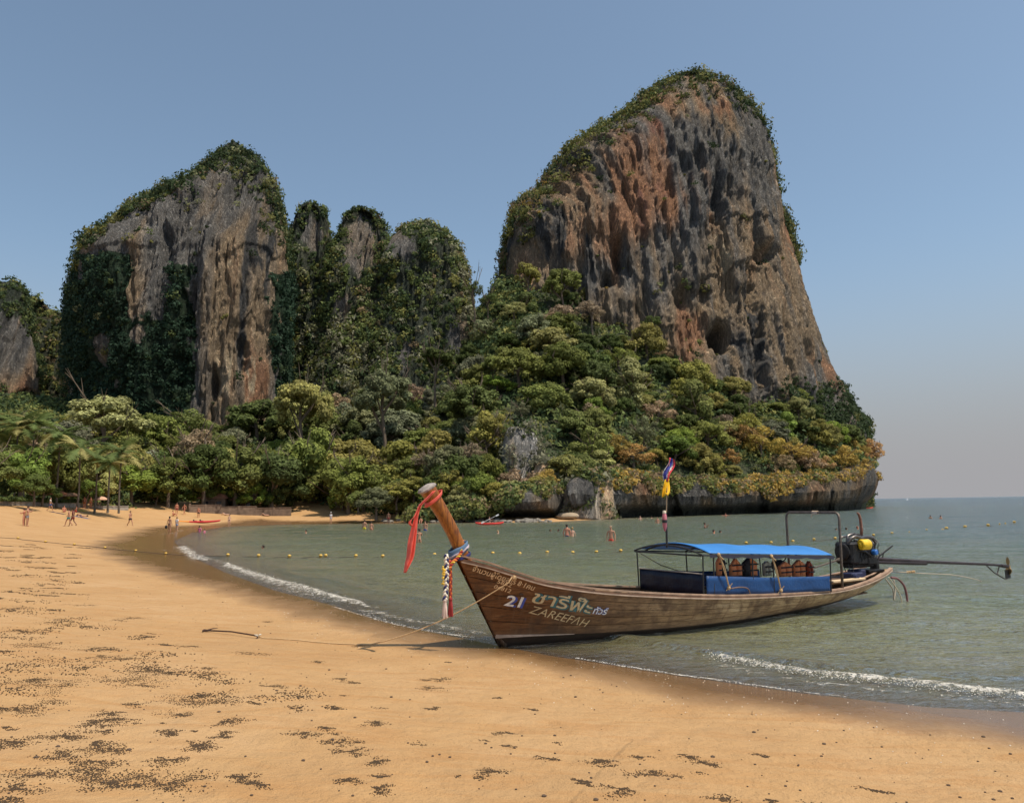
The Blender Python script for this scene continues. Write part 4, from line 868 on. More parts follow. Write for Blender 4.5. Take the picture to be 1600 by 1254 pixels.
# beach trees in front: px, top py, base py
bt = [(-25, 700, 788, 'mid'), (30, 708, 789, 'bright'), (95, 705, 790, 'mid'), (150, 722, 792, 'light'), (205, 722, 794, 'bright'), (262, 722, 797, 'mid'), (318, 708, 800, 'dark'), (368, 705, 802, 'mid'), (425, 715, 804, 'dark'), (545, 722, 806, 'mid')]
bn = ['leftmost broad tree behind the beach, cut by the picture edge', 'broad bright green tree behind the standing couple', 'broad tree behind the couple walking', 'pale green tree with visible trunk behind the sunbathers', 'bushy bright tree left of the lone walking man', 'dense tree behind the lone walking man', 'dark tree at the left end of the brown wall',
      'tiered tree over the middle of the brown wall', 'dark tree at the right end of the brown wall', 'tiered tree right of the leaning trunk']
for (px, ty, by, cl), l_ in zip(bt, bn):
    P = ground(px, by+1); P[1] += 3; P[0] += 3*(px-800)/FPX; tz = at(np.array(px), np.array(ty), P[1])[2]; h = tz-P[2]; R = h*.62
    tree('beach_tree', P, R, h-R*.72, 'layered', cl, l_)
    for k in range(2):
        q = P+np.array([trng.uniform(-4, 4), trng.uniform(1, 4), 0]); r = h*.33
        tree('bush', q, r, r*.6, 'round', trng.choice(['dark', 'mid', 'bright']), '%s shaded bush under the %s' % ('left-hand' if k == 0 else 'right-hand', l_.split(' behind')[0].split(' at the')[0].split(' over')[0].split(' left')[0]), group='shaded bushes under the beach trees')
# silhouetted trees in the saddle, bare tree on the left tower
P = terrain_pt(np.array(742), np.array(.98)); c = at(np.array(742), np.array(500), P[1]); tree('tree', (P[0], P[1], c[2]-2), 4.2, 9.5, 'loose', 'dark', 'thin open tree against the sky in the gap between the towers')
c = at(np.array(762), np.array(478), P[1]); tree('tree', (c[0], P[1], c[2]-6), 3.2, 7.5, 'loose', 'dark', 'small flat-topped tree against the sky beside the thin open tree')
c = at(np.array(118), np.array(455), 226.); tree('tree', c-np.array([0, 0, 2]), 4.2, 4.2, 'loose', 'brown', 'bare twiggy tree sticking out from the left edge of the left tower', bare=True)
c = at(np.array(205), np.array(640), 196.); tree('tree', c-np.array([0, 0, 3]), 2.2, 6.2, 'loose', 'grey', 'slim pale tree standing in front of the dark creepers')
for px, py, r in ((455, 345, 1.7), (610, 345, 1.5), (690, 392, 1.6), (1000, 148, 1.5), (870, 282, 1.7)): pass
# undergrowth on the slope
n = 5000; a = rng.uniform(-148, 1362, n); t = rng.random(n)**.8*1.12; a[:500] = rng.uniform(-148, 130, 500); t[:500] = rng.uniform(.85, 1.14, 500); a[500:900] = rng.uniform(720, 830, 400); t[500:900] = rng.uniform(.8, 1.12, 400); P = terrain_pt(a, t); qx, qy = proj(P)
cl = np.array([LEAFC[k] for k in rng.choice(['dark', 'mid', 'olive', 'dark', 'mid'], n)])*rng.uniform(1.0, 1.9, (n, 1)); rad = rng.uniform(1.4, 3.0, n)*np.where(t < .1, .6, 1)
kn = t < .22; parts_ = [leaf_cloud(P[k_], np.tile([0, 0, 1.], (k_.sum(), 1)), rad[k_], n_, l_, cl[k_], rng) for k_, n_, l_ in ((kn, 60, .24), (~kn, 30, .40))]
VV = np.vstack([q[0] for q in parts_]); FF = np.arange(len(VV)).reshape(-1, 3); CC = np.vstack([q[2] for q in parts_]); me = mesh('undergrowth', VV, FF); cattr(me, 'col', CC)
o = put('undergrowth', me, FOLS); tag(o, 'dense undergrowth filling the wooded slope between the trees', 'undergrowth', kind='stuff')
# creepers hanging on the headland rock
pr = ((hpy < np.interp(hpx, HC, HT)+14+26*fbm(hpx*.045, hpx*0, seed=8, oct=3)) & (hpy > np.interp(hpx, HC, HT)-6)); ix = rng.choice(np.nonzero(pr)[0], 2300)
gold = (gs(hpx[ix], hpx[ix]*0, 1220, 0, 90, 1)+gs(hpx[ix], 0*hpx[ix], 985, 0, 40, 1)+gs(hpx[ix], 0*hpx[ix], 1340, 0, 40, 1))
hue = mixveg(ix, ('mid', .6+0*gold), ('olive', .6+0*gold), ('brown', .4+.5*gold), ('gold', .05+1.0*gold), ('dark', .4*(1-gold)))
VV, FF, CC = leaf_cloud(HV[ix]+rng.normal(size=(2300, 3))*.3, np.tile([-.2, -.8, .5], (2300, 1)), rng.uniform(.5, 1.3, 2300), 26, .24, hue*1.25, rng); me = mesh('hanging_shrubs', VV, FF); cattr(me, 'col', CC)
o = put('hanging_shrubs', me, FOLS); tag(o, 'dry shrubs hanging over the edge of the headland rock', 'shrubs', kind='stuff')

# ------------------------------------------------------------------ palms
def frond_mesh(seed):
    rg = random.Random(seed); V = []; F = []; n = 15; L = 1.0; pts = []
    for i in range(n):
        s_ = i/(n-1); pts.append(Vector((s_*L*(1-.12*s_), 0, .32*s_-.62*s_*s_)))
    for i in range(n-1):
        p, q = pts[i], pts[i+1]; wdt = .26*math.sin(math.pi*min(1, .12+.86*i/(n-1)))
        for sgn in (-1, 1):
            for k in range(2):
                a = p.lerp(q, k*.5); b = p.lerp(q, k*.5+.62); tip = a+Vector((.13, sgn*wdt*rg.uniform(.8, 1.1), -.5*wdt*rg.uniform(.6, 1.2))); o = len(V)
                V += [a, b, tip]; F.append([o, o+1, o+2] if sgn > 0 else [o, o+2, o+1])
        o = len(V); V += [p+Vector((0, .006, 0)), p-Vector((0, .006, 0)), q-Vector((0, .005, 0)), q+Vector((0, .005, 0))]; F.append([o, o+1, o+2, o+3])
    me = mesh('frond', V, F); fattr(me, 'tone', [rg.uniform(.8, 1.2) for _ in V]); me.materials.append(FOL); return me
FR = [frond_mesh(i) for i in range(4)]
mb = MB(); mb.tube([(0, 0, -.05), (.03, 0, .3), (.02, 0, .65), (0, 0, 1)], [.03, .022, .019, .017], 8); PT = mesh('trunk', mb.V, mb.F); PT.materials.append(simple('palm_bark', (.13, .11, .085), .9, nscale=8))
pspec = [(28, 668, 3.4, 'tallest palm of the left clump'), (55, 662, 3.6, 'palm with pale fronds at the top of the left clump'), (12, 690, 3.0, 'low palm at the left picture edge'), (95, 678, 3.2, 'palm between the left clump and the pale domed tree'), (125, 700, 3.3, 'palm in front of the pale domed tree'), (75, 712, 2.8, 'short palm in front of the left clump'),
         (152, 712, 3.0, 'palm right of the pale domed tree'), (190, 706, 3.2, 'rightmost palm, with yellowing fronds'), (42, 705, 2.8, 'middle palm of the lower row at the left'), (172, 725, 2.5, 'lowest palm behind the beach trees')]
for px, py, R, lab in pspec:
    Y_ = 107+trng.uniform(-2, 4); c = at(np.array(px), np.array(py), Y_); h = c[2]-2.5
    t = empty('palm_tree', (c[0], c[1], 2.5), trng.uniform(0, 6), lab, 'palm')
    k = bpy.data.objects.new('trunk', PT); COL.objects.link(k); k.parent = t; k.scale = (5.5, 5.5, h)
    for i in range(15):
        f = bpy.data.objects.new('frond', trng.choice(FR)); COL.objects.link(f); f.parent = t; f.location = (0, 0, h)
        f.rotation_euler = (trng.uniform(-.3, .3), -trng.uniform(-.45, .95)+.1, i*2.399); s_ = R*1.2*trng.uniform(.85, 1.15); f.scale = (s_, s_, s_)
        q = trng.uniform(.8, 1.3); f.color = (.30*q, .27*q, .10*q, 1) if trng.random() < .3 else (.12*q, .16*q, .05*q, 1)

# ------------------------------------------------------------------ things along the back of the beach
WALL = simple('old_wall', (.17, .12, .085), .9, nscale=1.5, var=.35)
def wall(name, pts, h, th, mat, label):
    mb = MB()
    for (x0, y0), (x1, y1) in zip(pts[:-1], pts[1:]):
        a = ground(x0, y0); b = ground(x1, y1); d = Vector(b-a); L_ = d.length; R_ = Matrix.Rotation(math.atan2(d.y, d.x), 3, 'Z'); c = (Vector(a)+Vector(b))/2
        mb.box((c.x, c.y, c.z+h/2-.15), (L_, th, h+.3), R_, .03)
        mb.box((c.x, c.y, c.z+h+.04), (L_+.05, th+.12, .09), R_)
        for k in range(int(L_/3)+1):
            q = Vector(a)+d*(k/(int(L_/3)+1)); mb.box((q.x, q.y, q.z+h/2+.02), (.3, th+.1, h+.22), R_)
    o = mb.build(name, mat); tag(o, label, 'wall'); return o
wall('beach_wall', [(296, 800), (345, 802.5), (400, 804.5), (455, 806)], 1.25, .3, WALL, 'low brown wall at the back of the beach under the trees')
wall('kerb_wall', [(-20, 789), (60, 789.5), (130, 792), (200, 797)], .32, .3, simple('grey_concrete', (.3, .27, .23), .9, nscale=2), 'low grey retaining wall behind the people at the far left')
ug = rng
hp = []; 
for px in np.arange(-20, 140, 1.2):
    g = ground(px, 789.2 if px < 60 else 790.5); hp.append((g[0]+rng.normal()*.3, g[1]+.7+rng.normal()*.3, g[2]+.55))
hp = np.array(hp); n = len(hp); cl = np.tile((.09, .12, .035), (n, 1))
VV, FF, CC = leaf_cloud(hp, np.tile([0, 0, 1.], (n, 1)), rng.uniform(.4, .65, n), 40, .13, cl, rng); me = mesh('hedge', VV, FF); cattr(me, 'col', CC); o = put('hedge', me, FOLS); tag(o, 'clipped green hedge on the grey wall at the far left', 'hedge')
def beach_umbrella(px, py, r, h, colr, label):
    g = ground(px, py); t = empty('beach_umbrella', g, trng.random(), label, 'umbrella'); mb = MB(); mb.tube([(0, 0, -.1), (0, 0, h)], .025, 6); mb.build('pole', BARK, t)
    mb = MB(); n = 8; V = [(0, 0, h+.05)]
    for ring, (q, dz) in enumerate(((.5, -.1), (1, -.42), (1, -.52))):
        for k in range(n): a = 2*math.pi*k/n; V.append((r*q*math.cos(a), r*q*math.sin(a), h+dz+(.03 if k % 2 else 0)))
    F = [[0, 1+k, 1+(k+1) % n] for k in range(n)]+[[1+j*n+k, 1+(j+1)*n+k, 1+(j+1)*n+(k+1) % n, 1+j*n+(k+1) % n] for j in range(2) for k in range(n)]
    mb.add(V, F); mb.build('canopy', simple('umbrella_cloth', colr, .8), t)
beach_umbrella(88, 792, 1.3, 2.2, (.4, .16, .08), 'faded orange beach umbrella behind the man walking in blue shorts')
beach_umbrella(109, 793, 1.2, 2.1, (.35, .2, .12), 'brownish beach umbrella right of the faded orange one')
beach_umbrella(157, 796, 1.1, 1.9, (.5, .3, .2), 'pale pinkish beach umbrella under the trees beside two standing bathers')
def hut(px, py, label, w_=4.0):
    g = ground(px, py); t = empty('beach_hut', (g[0], g[1]+6, g[2]), .2, label, 'hut'); mb = MB(); mb.box((0, 0, 1.1), (w_, 3, 2.4), None, .02); mb.build('wall', WALL, t)
    mb = MB(); mb.add([(-w_*.62, -2, 2.2), (w_*.62, -2, 2.2), (w_*.62, 2, 2.2), (-w_*.62, 2, 2.2), (-w_*.3, 0, 3.5), (w_*.3, 0, 3.5)], [[0, 1, 5, 4], [2, 3, 4, 5], [1, 2, 5], [3, 0, 4], [3, 2, 1, 0]]); mb.build('roof', simple('roof_tile', (.35, .17, .11), .85, nscale=3), t)
    for sx in (-.25, .25):
        mb = MB(); mb.box((sx*w_, -1.52, 1.3), (.8, .05, 1.0)); f = mb.build('window', simple('window_wood', (.1, .06, .04), .6), t)
        mb = MB(); mb.box((sx*w_, -1.56, 1.3), (.64, .03, .82)); mb.build('pane', simple('dark_glass', (.02, .025, .03), .1), f)
    mb = MB(); mb.box((0, -1.53, .85), (.8, .05, 1.9)); mb.build('door', simple('door_wood', (.14, .08, .05), .7), t)
hut(312, 800, 'small hut with an orange brown roof behind the brown wall, left one'); hut(362, 802, 'small hut with an orange brown roof behind the brown wall, right one', 3.4)
# ------------------------------------------------------------------ long-tail boat.  local x runs from the bow aft, y to the far side, z up
B0 = onz(780, 1012, -.02); S0 = onz(1385, 938, 0); bd_ = (S0-B0)[:2]; bd_ /= np.linalg.norm(bd_); BRZ = math.atan2(bd_[1], bd_[0])
GUN = np.array([(-.84, -.08, 1.61), (-.40, -.30, 1.48), (-.01, -.50, 1.33), (.62, -.76, 1.12), (1.88, -.93, .90), (3.98, -1.0, .68), (5.74, -1.0, .57), (7.9, -.9, .505), (9.19, -.72, .57), (10.17, -.52, .685), (10.75, -.36, .79)])
CHI = np.array([(-.10, -.05, .20), (.15, -.17, .195), (.49, -.28, .19), (1.0, -.42, .175), (2.2, -.6, .135), (4.1, -.7, .10), (5.8, -.7, .12), (7.6, -.62, .19), (8.9, -.5, .27), (9.8, -.36, .38), (10.35, -.24, .50)])
KEE = np.array([(.0, 0, 0), (.2, 0, -.03), (.5, 0, -.06), (1.0, 0, -.1), (2.2, 0, -.16), (4.1, 0, -.18), (5.8, 0, -.14), (7.6, 0, -.03), (8.9, 0, .1), (9.8, 0, .25), (10.3, 0, .44)])
def hullp(u, v, side=1):
    g = catmull(GUN, u); c = catmull(CHI, u); v = np.asarray(v, float)[..., None] if np.ndim(v) else v
    p = c+(g-c)*v; b = .05*np.sin(math.pi*np.clip(np.squeeze(v) if np.ndim(v) else v, 0, 1))*sstep(0, .25, np.asarray(u, float)); p[..., 1] -= b
    if side < 0: p[..., 1] *= -1
    return p
BOAT = empty('longtail_boat', (B0[0], B0[1], -.0), BRZ, 'long wooden boat with tall prow and blue canopy, its bow on the wet sand', 'boat')
BM = Matrix.Translation((B0[0], B0[1], 0)) @ Matrix.Rotation(BRZ, 4, 'Z')
BMI = BM.inverted()
def boat_world(p): return BM@Vector(p)
def hull_mat(name, pale=0.0, dark=0.0):
    m, n, p = newmat(name); v = coord(n, (1.1, 1, 9)); v2 = coord(n, (5, 1, 1.0)); v3 = coord(n, (1, 1, 1)); v4 = coord(n, (3.5, 1, 30))
    g = noise(n, v, 1.6, 7, .65, .3); st = noise(n, v2, 1.4, 6, .7); bg_ = noise(n, v3, 1.6, 6, .68); fg = noise(n, v4, 2, 5, .7)
    tc = n.nodes.new('ShaderNodeTexCoord'); sx = n.nodes.new('ShaderNodeSeparateXYZ'); lk(n, tc.outputs['Object'], sx.inputs[0])
    al = n.nodes.new('ShaderNodeMapRange'); lk(n, sx.outputs[0], al.inputs[0]); al.inputs[1].default_value = .6; al.inputs[2].default_value = 5.0
    bow = ramp(n, g, [(.3, (.045, .018, .007)), (.5, (.16, .068, .024)), (.7, (.29, .145, .06))]); mid = ramp(n, g, [(.3, (.20, .12, .06)), (.5, (.41, .275, .14)), (.72, (.56, .42, .25))])
    c = mix(n, math_(n, 'ADD', al.outputs[0], pale, True), bow, mid)
    c = mix(n, ramp(n, fg, [(.36, (.75, .75, .75)), (.46, (0, 0, 0))]), c, (.05, .03, .018))
    c = mix(n, ramp(n, bg_, [(.5, (0, 0, 0)), (.64, (.85, .85, .85))]), c, (.085, .045, .024))
    c = mix(n, ramp(n, st, [(.53, (0, 0, 0)), (.66, (.85, .85, .85))]), c, (.16, .09, .045))
    # bare grey weathered patches and rust-brown runs, darker towards the foot
    lo = n.nodes.new('ShaderNodeMapRange'); lk(n, sx.outputs[2], lo.inputs[0]); lo.inputs[1].default_value = .34; lo.inputs[2].default_value = .08
    c = mix(n, math_(n, 'MULTIPLY', lo.outputs[0], .55), c, (.15, .10, .065)); 
    if dark: c = mix(n, dark, c, (.03, .022, .016))
    lk(n, c, p.inputs['Base Color']); p.inputs['Roughness'].default_value = .62; p.inputs['Specular IOR Level'].default_value = .3
    b = bump(n, fg, .006, .8); b = bump(n, g, .012, .7, b); lk(n, b, p.inputs['Normal']); return m
HULL = hull_mat('hull_planking'); HULLD = hull_mat('dark_bottom', 0, .8); INNER = simple('boat_inside', (.09, .05, .03), .8, nscale=3, var=.4)
vs = [0, .20, .39, .57, .76, .95]; nu = 90
for side in (1, -1):
    for k in range(len(vs)-1):
        a, b = vs[k]+.0015, vs[k+1]-.0015; u = np.linspace(0, 1, nu); V = []; q = 5
        for off in (0, .028):
            for j in range(q):
                P = hullp(u, np.full(nu, a+(b-a)*(0, .035, .5, .965, 1)[j]), side); lap = .010*(1-j/(q-1)); edge = -.013 if j in (0, q-1) else 0
                P[:, 1] += -side*(lap+edge-off)*1.0; V.append(P)
        V = np.array(V).reshape(-1, 3); F = []
        for s_ in (0, q):
            for j in range(q-1):
                for i in range(nu-1):
                    t = [(s_+j)*nu+i, (s_+j)*nu+i+1, (s_+j+1)*nu+i+1, (s_+j+1)*nu+i]; F.append(t if (s_ == 0) == (side > 0) else t[::-1])
        for j0, j1 in ((0, q), (q-1, 2*q-1)):
            for i in range(nu-1): t = [j0*nu+i, j1*nu+i, j1*nu+i+1, j0*nu+i+1]; F.append(t if (j0 == 0) == (side > 0) else t[::-1])
        put('plank', mesh('plank', V, F, False), HULL, BOAT)
# bottom, transom
u = np.linspace(0, 1, nu)
for side in (1, -1):
    V = []
    for j in range(6):
        f = j/5; P = catmull(KEE, u)*(1-f)+hullp(u, np.zeros(nu), side)*f; P[:, 2] -= .03*math.sin(math.pi*f); V.append(P)
    F = grid_faces(6, nu); put('bottom_plank', mesh('bottom_plank', np.array(V).reshape(-1, 3), F if side < 0 else F[:, ::-1], True), HULLD, BOAT)
mb = MB(); g1 = GUN[-1]; c1 = CHI[-1]; k1 = KEE[-1]
mb.add([(g1[0], g1[1], g1[2]), (c1[0], c1[1], c1[2]), (k1[0], 0, k1[2]), (c1[0], -c1[1], c1[2]), (g1[0], -g1[1], g1[2]), (g1[0]-.05, g1[1], g1[2]), (c1[0]-.05, c1[1], c1[2]), (k1[0]-.05, 0, k1[2]), (c1[0]-.05, -c1[1], c1[2]), (g1[0]-.05, -g1[1], g1[2])],
       [[0, 1, 2, 3, 4], [9, 8, 7, 6, 5], [0, 4, 9, 5]]); mb.build('transom', HULL, BOAT)
# rails
def rail(v0, w_, h_, off, side, name, mat, dz=0.0):
    uu = np.linspace(0, 1, nu); P = hullp(uu, np.full(nu, v0), side); V = []
    for dy, dz_ in ((-w_/2, -h_/2), (w_/2, -h_/2), (w_/2, h_/2), (-w_/2, h_/2)): Q = P.copy(); Q[:, 1] += -side*off+dy; Q[:, 2] += dz_+dz; V.append(Q)
    V = np.stack(V, 1).reshape(-1, 3); F = [[i*4+k, i*4+(k+1) % 4, (i+1)*4+(k+1) % 4, (i+1)*4+k] for i in range(nu-1) for k in range(4)]+[[3, 2, 1, 0], [(nu-1)*4+k for k in range(4)]]
    return put(name, mesh(name, V, F), mat, BOAT)
RAILW = simple('rail_wood', (.36, .235, .16), .6, nscale=5, var=.35); RAILD = simple('rail_dark', (.16, .085, .05), .6, nscale=5, var=.4)
CREAM = simple('worn_cream_paint', (.42, .31, .23), .6, nscale=6, var=.3)
for side in (1, -1):
    rail(.97, .055, .05, .012, side, 'rubbing_rail', RAILD); rail(1.0, .09, .03, -.01, side, 'gunwale_cap', RAILW, .03); rail(.94, .03, .022, .035, side, 'rail_bead', CREAM)
    uu = np.linspace(0, .33, 40); P = hullp(uu, np.zeros(40), side); V = []
    wv = np.interp(uu, [0, .06, .33], [.085, .055, .012])
    for f in (0, 1): Q = P.copy(); Q[:, 1] -= side*.016; Q[:, 2] += (f-.45)*wv; V.append(Q)
    for f in (1, 0): Q = P.copy(); Q[:, 1] += side*.01; Q[:, 2] += (f-.45)*wv; V.append(Q)
    V = np.stack(V, 1).reshape(-1, 3); F = [[i*4+k, i*4+(k+1) % 4, (i+1)*4+(k+1) % 4, (i+1)*4+k] for i in range(39) for k in range(4)]+[[3, 2, 1, 0], [39*4+k for k in range(4)]]
    put('chine_strip', mesh('chine_strip', V, F), CREAM, BOAT)
# inside: floor boards, ribs, thwarts
for k in range(5):
    mb = MB(); y = (k-2)*.2; uu = np.linspace(1.1, 9.6, 30)
    V = []; 
    for yy_, zz in ((y-.09, 0), (y+.09, 0), (y+.09, .025), (y-.09, .025)): V.append(np.stack([uu, 0*uu+yy_, .16+zz+.012*(uu-4.5)**2*.5], 1))
    V = np.stack(V, 1).reshape(-1, 3); F = [[i*4+q, i*4+(q+1) % 4, (i+1)*4+(q+1) % 4, (i+1)*4+q] for i in range(29) for q in range(4)]+[[3, 2, 1, 0], [29*4+q for q in range(4)]]
    put('floor_board', mesh('floor_board', V, F), INNER, BOAT)
for k in range(14):
    uq = .12+.84*k/13
    for side in (1, -1):
        mb = MB(); P = [hullp(np.array([uq]), np.array([v_]), side)[0]+np.array([0, side*.05, 0]) for v_ in (0, .3, .6, .93)]; P = [catmull(KEE, np.array([uq]))[0]+np.array([0, 0, .06])]+P
        mb.tube(P, .024, 4); mb.build('rib', INNER, BOAT)
for s_, hw, z in ((.25, .5, 1.0), (1.3, .78, .84), (2.6, .88, .70), (3.5, .92, .62)):
    mb = MB(); mb.box((s_, 0, z-.06), (.2, hw*2, .035), None, .006); mb.build('thwart', INNER, BOAT)
mb = MB(); V = []; 
for i in range(10):
    f = i/9; gu = catmull(GUN, np.array([f*.24]))[0]; V += [(gu[0]+.1, gu[1]*.92, gu[2]-.07), (gu[0]+.1, -gu[1]*.92, gu[2]-.07)]
mb.add(V, [[i*2, i*2+1, i*2+3, i*2+2] for i in range(9)]); mb.build('foredeck', INNER, BOAT)
# prow: a thick varnished post rising from the forefoot, flared and capped
def varnish():
    m, n, p = newmat('varnished_prow'); g = noise(n, coord(n, (14, 14, 1.6)), 2.2, 7, .65, .4); b2 = noise(n, coord(n), 5, 5, .7)
    c = ramp(n, g, [(.3, (.075, .019, .004)), (.5, (.27, .088, .011)), (.68, (.45, .175, .028))]); c = mix(n, ramp(n, b2, [(.52, (0, 0, 0)), (.7, (.6, .6, .6))]), c, (.12, .035, .01))
    tc = n.nodes.new('ShaderNodeTexCoord'); sx = n.nodes.new('ShaderNodeSeparateXYZ'); lk(n, tc.outputs['Object'], sx.inputs[0]); mr = n.nodes.new('ShaderNodeMapRange'); lk(n, sx.outputs[2], mr.inputs[0]); mr.inputs[1].default_value = 1.3; mr.inputs[2].default_value = .75
    old = ramp(n, g, [(.3, (.04, .022, .014)), (.5, (.12, .07, .04)), (.7, (.26, .19, .13))]); c = mix(n, mr.outputs[0], c, old)
    lk(n, c, p.inputs['Base Color']); p.inputs['Roughness'].default_value = .4; lk(n, bump(n, g, .006, .8), p.inputs['Normal']); return m
PROW = varnish()
cl_ = [(.05, -.02, .10, .06), (-.10, .22, .12, .062), (-.36, .78, .14, .066), (-.62, 1.25, .17, .072), (-.80, 1.62, .19, .08), (-.98, 2.0, .20, .088), (-1.16, 2.3, .21, .095), (-1.33, 2.56, .23, .102), (-1.43, 2.70, .25, .108), (-1.46, 2.745, .26, .112)]
V = []; ns = 12
for i, (x, z, hd, hw) in enumerate(cl_):
    a = cl_[max(0, i-1)]; b = cl_[min(len(cl_)-1, i+1)]; T = Vector((b[0]-a[0], 0, b[1]-a[1])).normalized(); Nn = Vector((T.z, 0, -T.x))
    for k in range(ns):
        an_ = 2*math.pi*k/ns; cx, sy = math.cos(an_), math.sin(an_); cx = math.copysign(abs(cx)**.6, cx); sy = math.copysign(abs(sy)**.6, sy)
        off = .055+.03*(z > 1); V.append(Vector((x, 0, z))+Nn*(hd*.5*1.02*cx+off)+Vector((0, hw*1.3*sy, 0)))
F = [[i*ns+k, i*ns+(k+1) % ns, (i+1)*ns+(k+1) % ns, (i+1)*ns+k] for i in range(len(cl_)-1) for k in range(ns)]+[list(range(ns))[::-1], [(len(cl_)-1)*ns+k for k in range(ns)]]
pr_o = put('prow', mesh('prow', V, F, True), PROW, BOAT)
top = Vector((-1.46, 0, 2.745)); T = Vector((-.03, 0, .045)).normalized(); Nn = Vector((T.z, 0, -T.x)); mb = MB(); V = []
for i, (h, sc) in enumerate(((-.03, 1.0), (-.01, 1.12), (.02, 1.12), (.05, .8), (.07, .1))):
    for k in range(14):
        an_ = 2*math.pi*k/14; cx, sy = math.cos(an_), math.sin(an_); cx = math.copysign(abs(cx)**.7, cx); sy = math.copysign(abs(sy)**.7, sy)
        V.append(top+T*h+Nn*(.145*cx*sc+.085-.5*h)+Vector((0, .137*sy*sc, 0)))
mb.add(V, [[i*14+k, i*14+(k+1) % 14, (i+1)*14+(k+1) % 14, (i+1)*14+k] for i in range(4) for k in range(14)]+[list(range(14))[::-1], [4*14+k for k in range(14)]])
mb.build('prow_cap', simple('weathered_grey_wood', (.30, .26, .23), .8, nscale=12, var=.35), pr_o)
# lettering painted on the near bow planks
def hull_uv(s_, z):
    v = .5; u = .2
    for _ in range(30):
        us = np.linspace(0, 1, 400); P = hullp(us, np.full(400, v)); u = np.interp(s_, P[:, 0], us); c = catmull(CHI, np.array([u]))[0]; g = catmull(GUN, np.array([u]))[0]; v2 = (z-c[2])/(g[2]-c[2]); v = .5*v+.5*min(1.1, max(-.1, v2))
    return u, v
_us = np.linspace(0, .75, 160); _vs = np.linspace(-.05, 1.05, 60)
_G = np.array([hullp(_us, np.full(160, v_)) for v_ in _vs])
def hull_y(s_, z):
    d = (_G[..., 0]-s_)**2+(_G[..., 2]-z)**2; j, i = np.unravel_index(np.argmin(d), d.shape); i = min(max(i, 1), 158); j = min(max(j, 1), 58)
    p = _G[j, i]; gu = _G[j, i+1]-_G[j, i-1]; gv = _G[j+1, i]-_G[j-1, i]; nrm = np.cross(gu, gv); nrm /= np.linalg.norm(nrm)
    if nrm[1] > 0: nrm = -nrm
    return p[1]-((s_-p[0])*nrm[0]+(z-p[2])*nrm[2])/nrm[1], nrm
def hull_pick(px, py):
    d = ray(px, py); o = BMI@Vector(CP); e = (BMI.to_3x3()@Vector(d)); y = -.6
    for _ in range(12):
        t = (y-o.y)/e.y; p = o+e*t; y, nn_ = hull_y(p.x, p.z)
    return np.array([p.x, p.z])
def lettering(body, p0, p1, hpx, mat, off=.012, label=None, slant=0.0, bold=0.0, shift=(0, 0)):
    a = hull_pick(*p0); b = hull_pick(*p1); e1 = b-a; L_ = np.linalg.norm(e1); e1 /= L_; e2 = np.array([-e1[1], e1[0]])
    up = hull_pick(p0[0], p0[1]-hpx); h = np.dot(up-a, e2)
    cu = bpy.data.curves.new('t', 'FONT'); cu.body = body; cu.resolution_u = 3; cu.offset = bold; ob = bpy.data.objects.new('t', cu); COL.objects.link(ob)
    dg = bpy.context.evaluated_depsgraph_get(); me = bpy.data.meshes.new_from_object(ob.evaluated_get(dg)); bpy.data.objects.remove(ob)
    V = np.array([v.co[:] for v in me.vertices]); x0, x1 = V[:, 0].min(), V[:, 0].max(); fx = L_/(x1-x0); fy = h/.72
    out = []
    for x, y, z in V:
        s_ = a+e1*((x-x0)*fx+slant*y*fy+shift[0])+e2*(y*fy+shift[1]); yy_, nr = hull_y(s_[0], s_[1]); out.append((s_[0]+nr[0]*off, yy_+nr[1]*off, s_[1]+nr[2]*off))
    me.vertices.foreach_set('co', np.array(out, np.float32).ravel()); me.update(); me.materials.clear()
    o = put('lettering', me, mat, BOAT)
    if label: o['label'] = label
    return o
def paint(name, c): return simple(name, c, .55, nscale=30, var=.22)
PC = paint('cream_letter_paint', (.62, .47, .26)); PT_ = paint('tan_letter_paint', (.72, .50, .28)); PW = paint('white_letter_paint', (.78, .76, .72)); PB = paint('blue_letter_paint', (.06, .10, .42)); PTL = paint('teal_letter_paint', (.05, .16, .17))
lettering('จำนวนผู้โดยสาร 8·1คน', (737, 890), (833, 921), 8.5, PT_, .030, 'small tan lettering under the rail', bold=.012)
lettering('5852', (776, 909), (798, 916), 6.5, PT_, .030, 'small number, upper row', bold=.012); lettering('04812', (771, 917), (797, 925), 6.5, PT_, .030, 'small number, lower row', bold=.012)
lettering('21', (790, 945), (815, 948.5), 17, PB, .014, 'blue shadow of the number 21', .04, .012, (.009, -.004)); lettering('21', (787, 944), (812, 947.5), 17, PW, .022, 'white number 21', .04, .02)
lettering('ชารีฟ๊ะ', (829, 940), (921, 959), 20, PTL, .014, 'dark teal outline of the large name', .05, .055); lettering('ชารีฟ๊ะ', (828, 939), (920, 958), 20, PC, .019, 'large cream name', .05, .008)
lettering('ทัวร์', (925, 957), (946, 959), 10, PB, .014, 'blue outline of the small white word', .1, .05); lettering('ทัวร์', (925, 957), (946, 959), 10, PW, .019, 'small white word', .1, .012)
lettering('ZAREEFΛH', (825, 956), (913, 978), 13.5, PC, .016, 'thin cream name in plain capitals', .22, -.004)

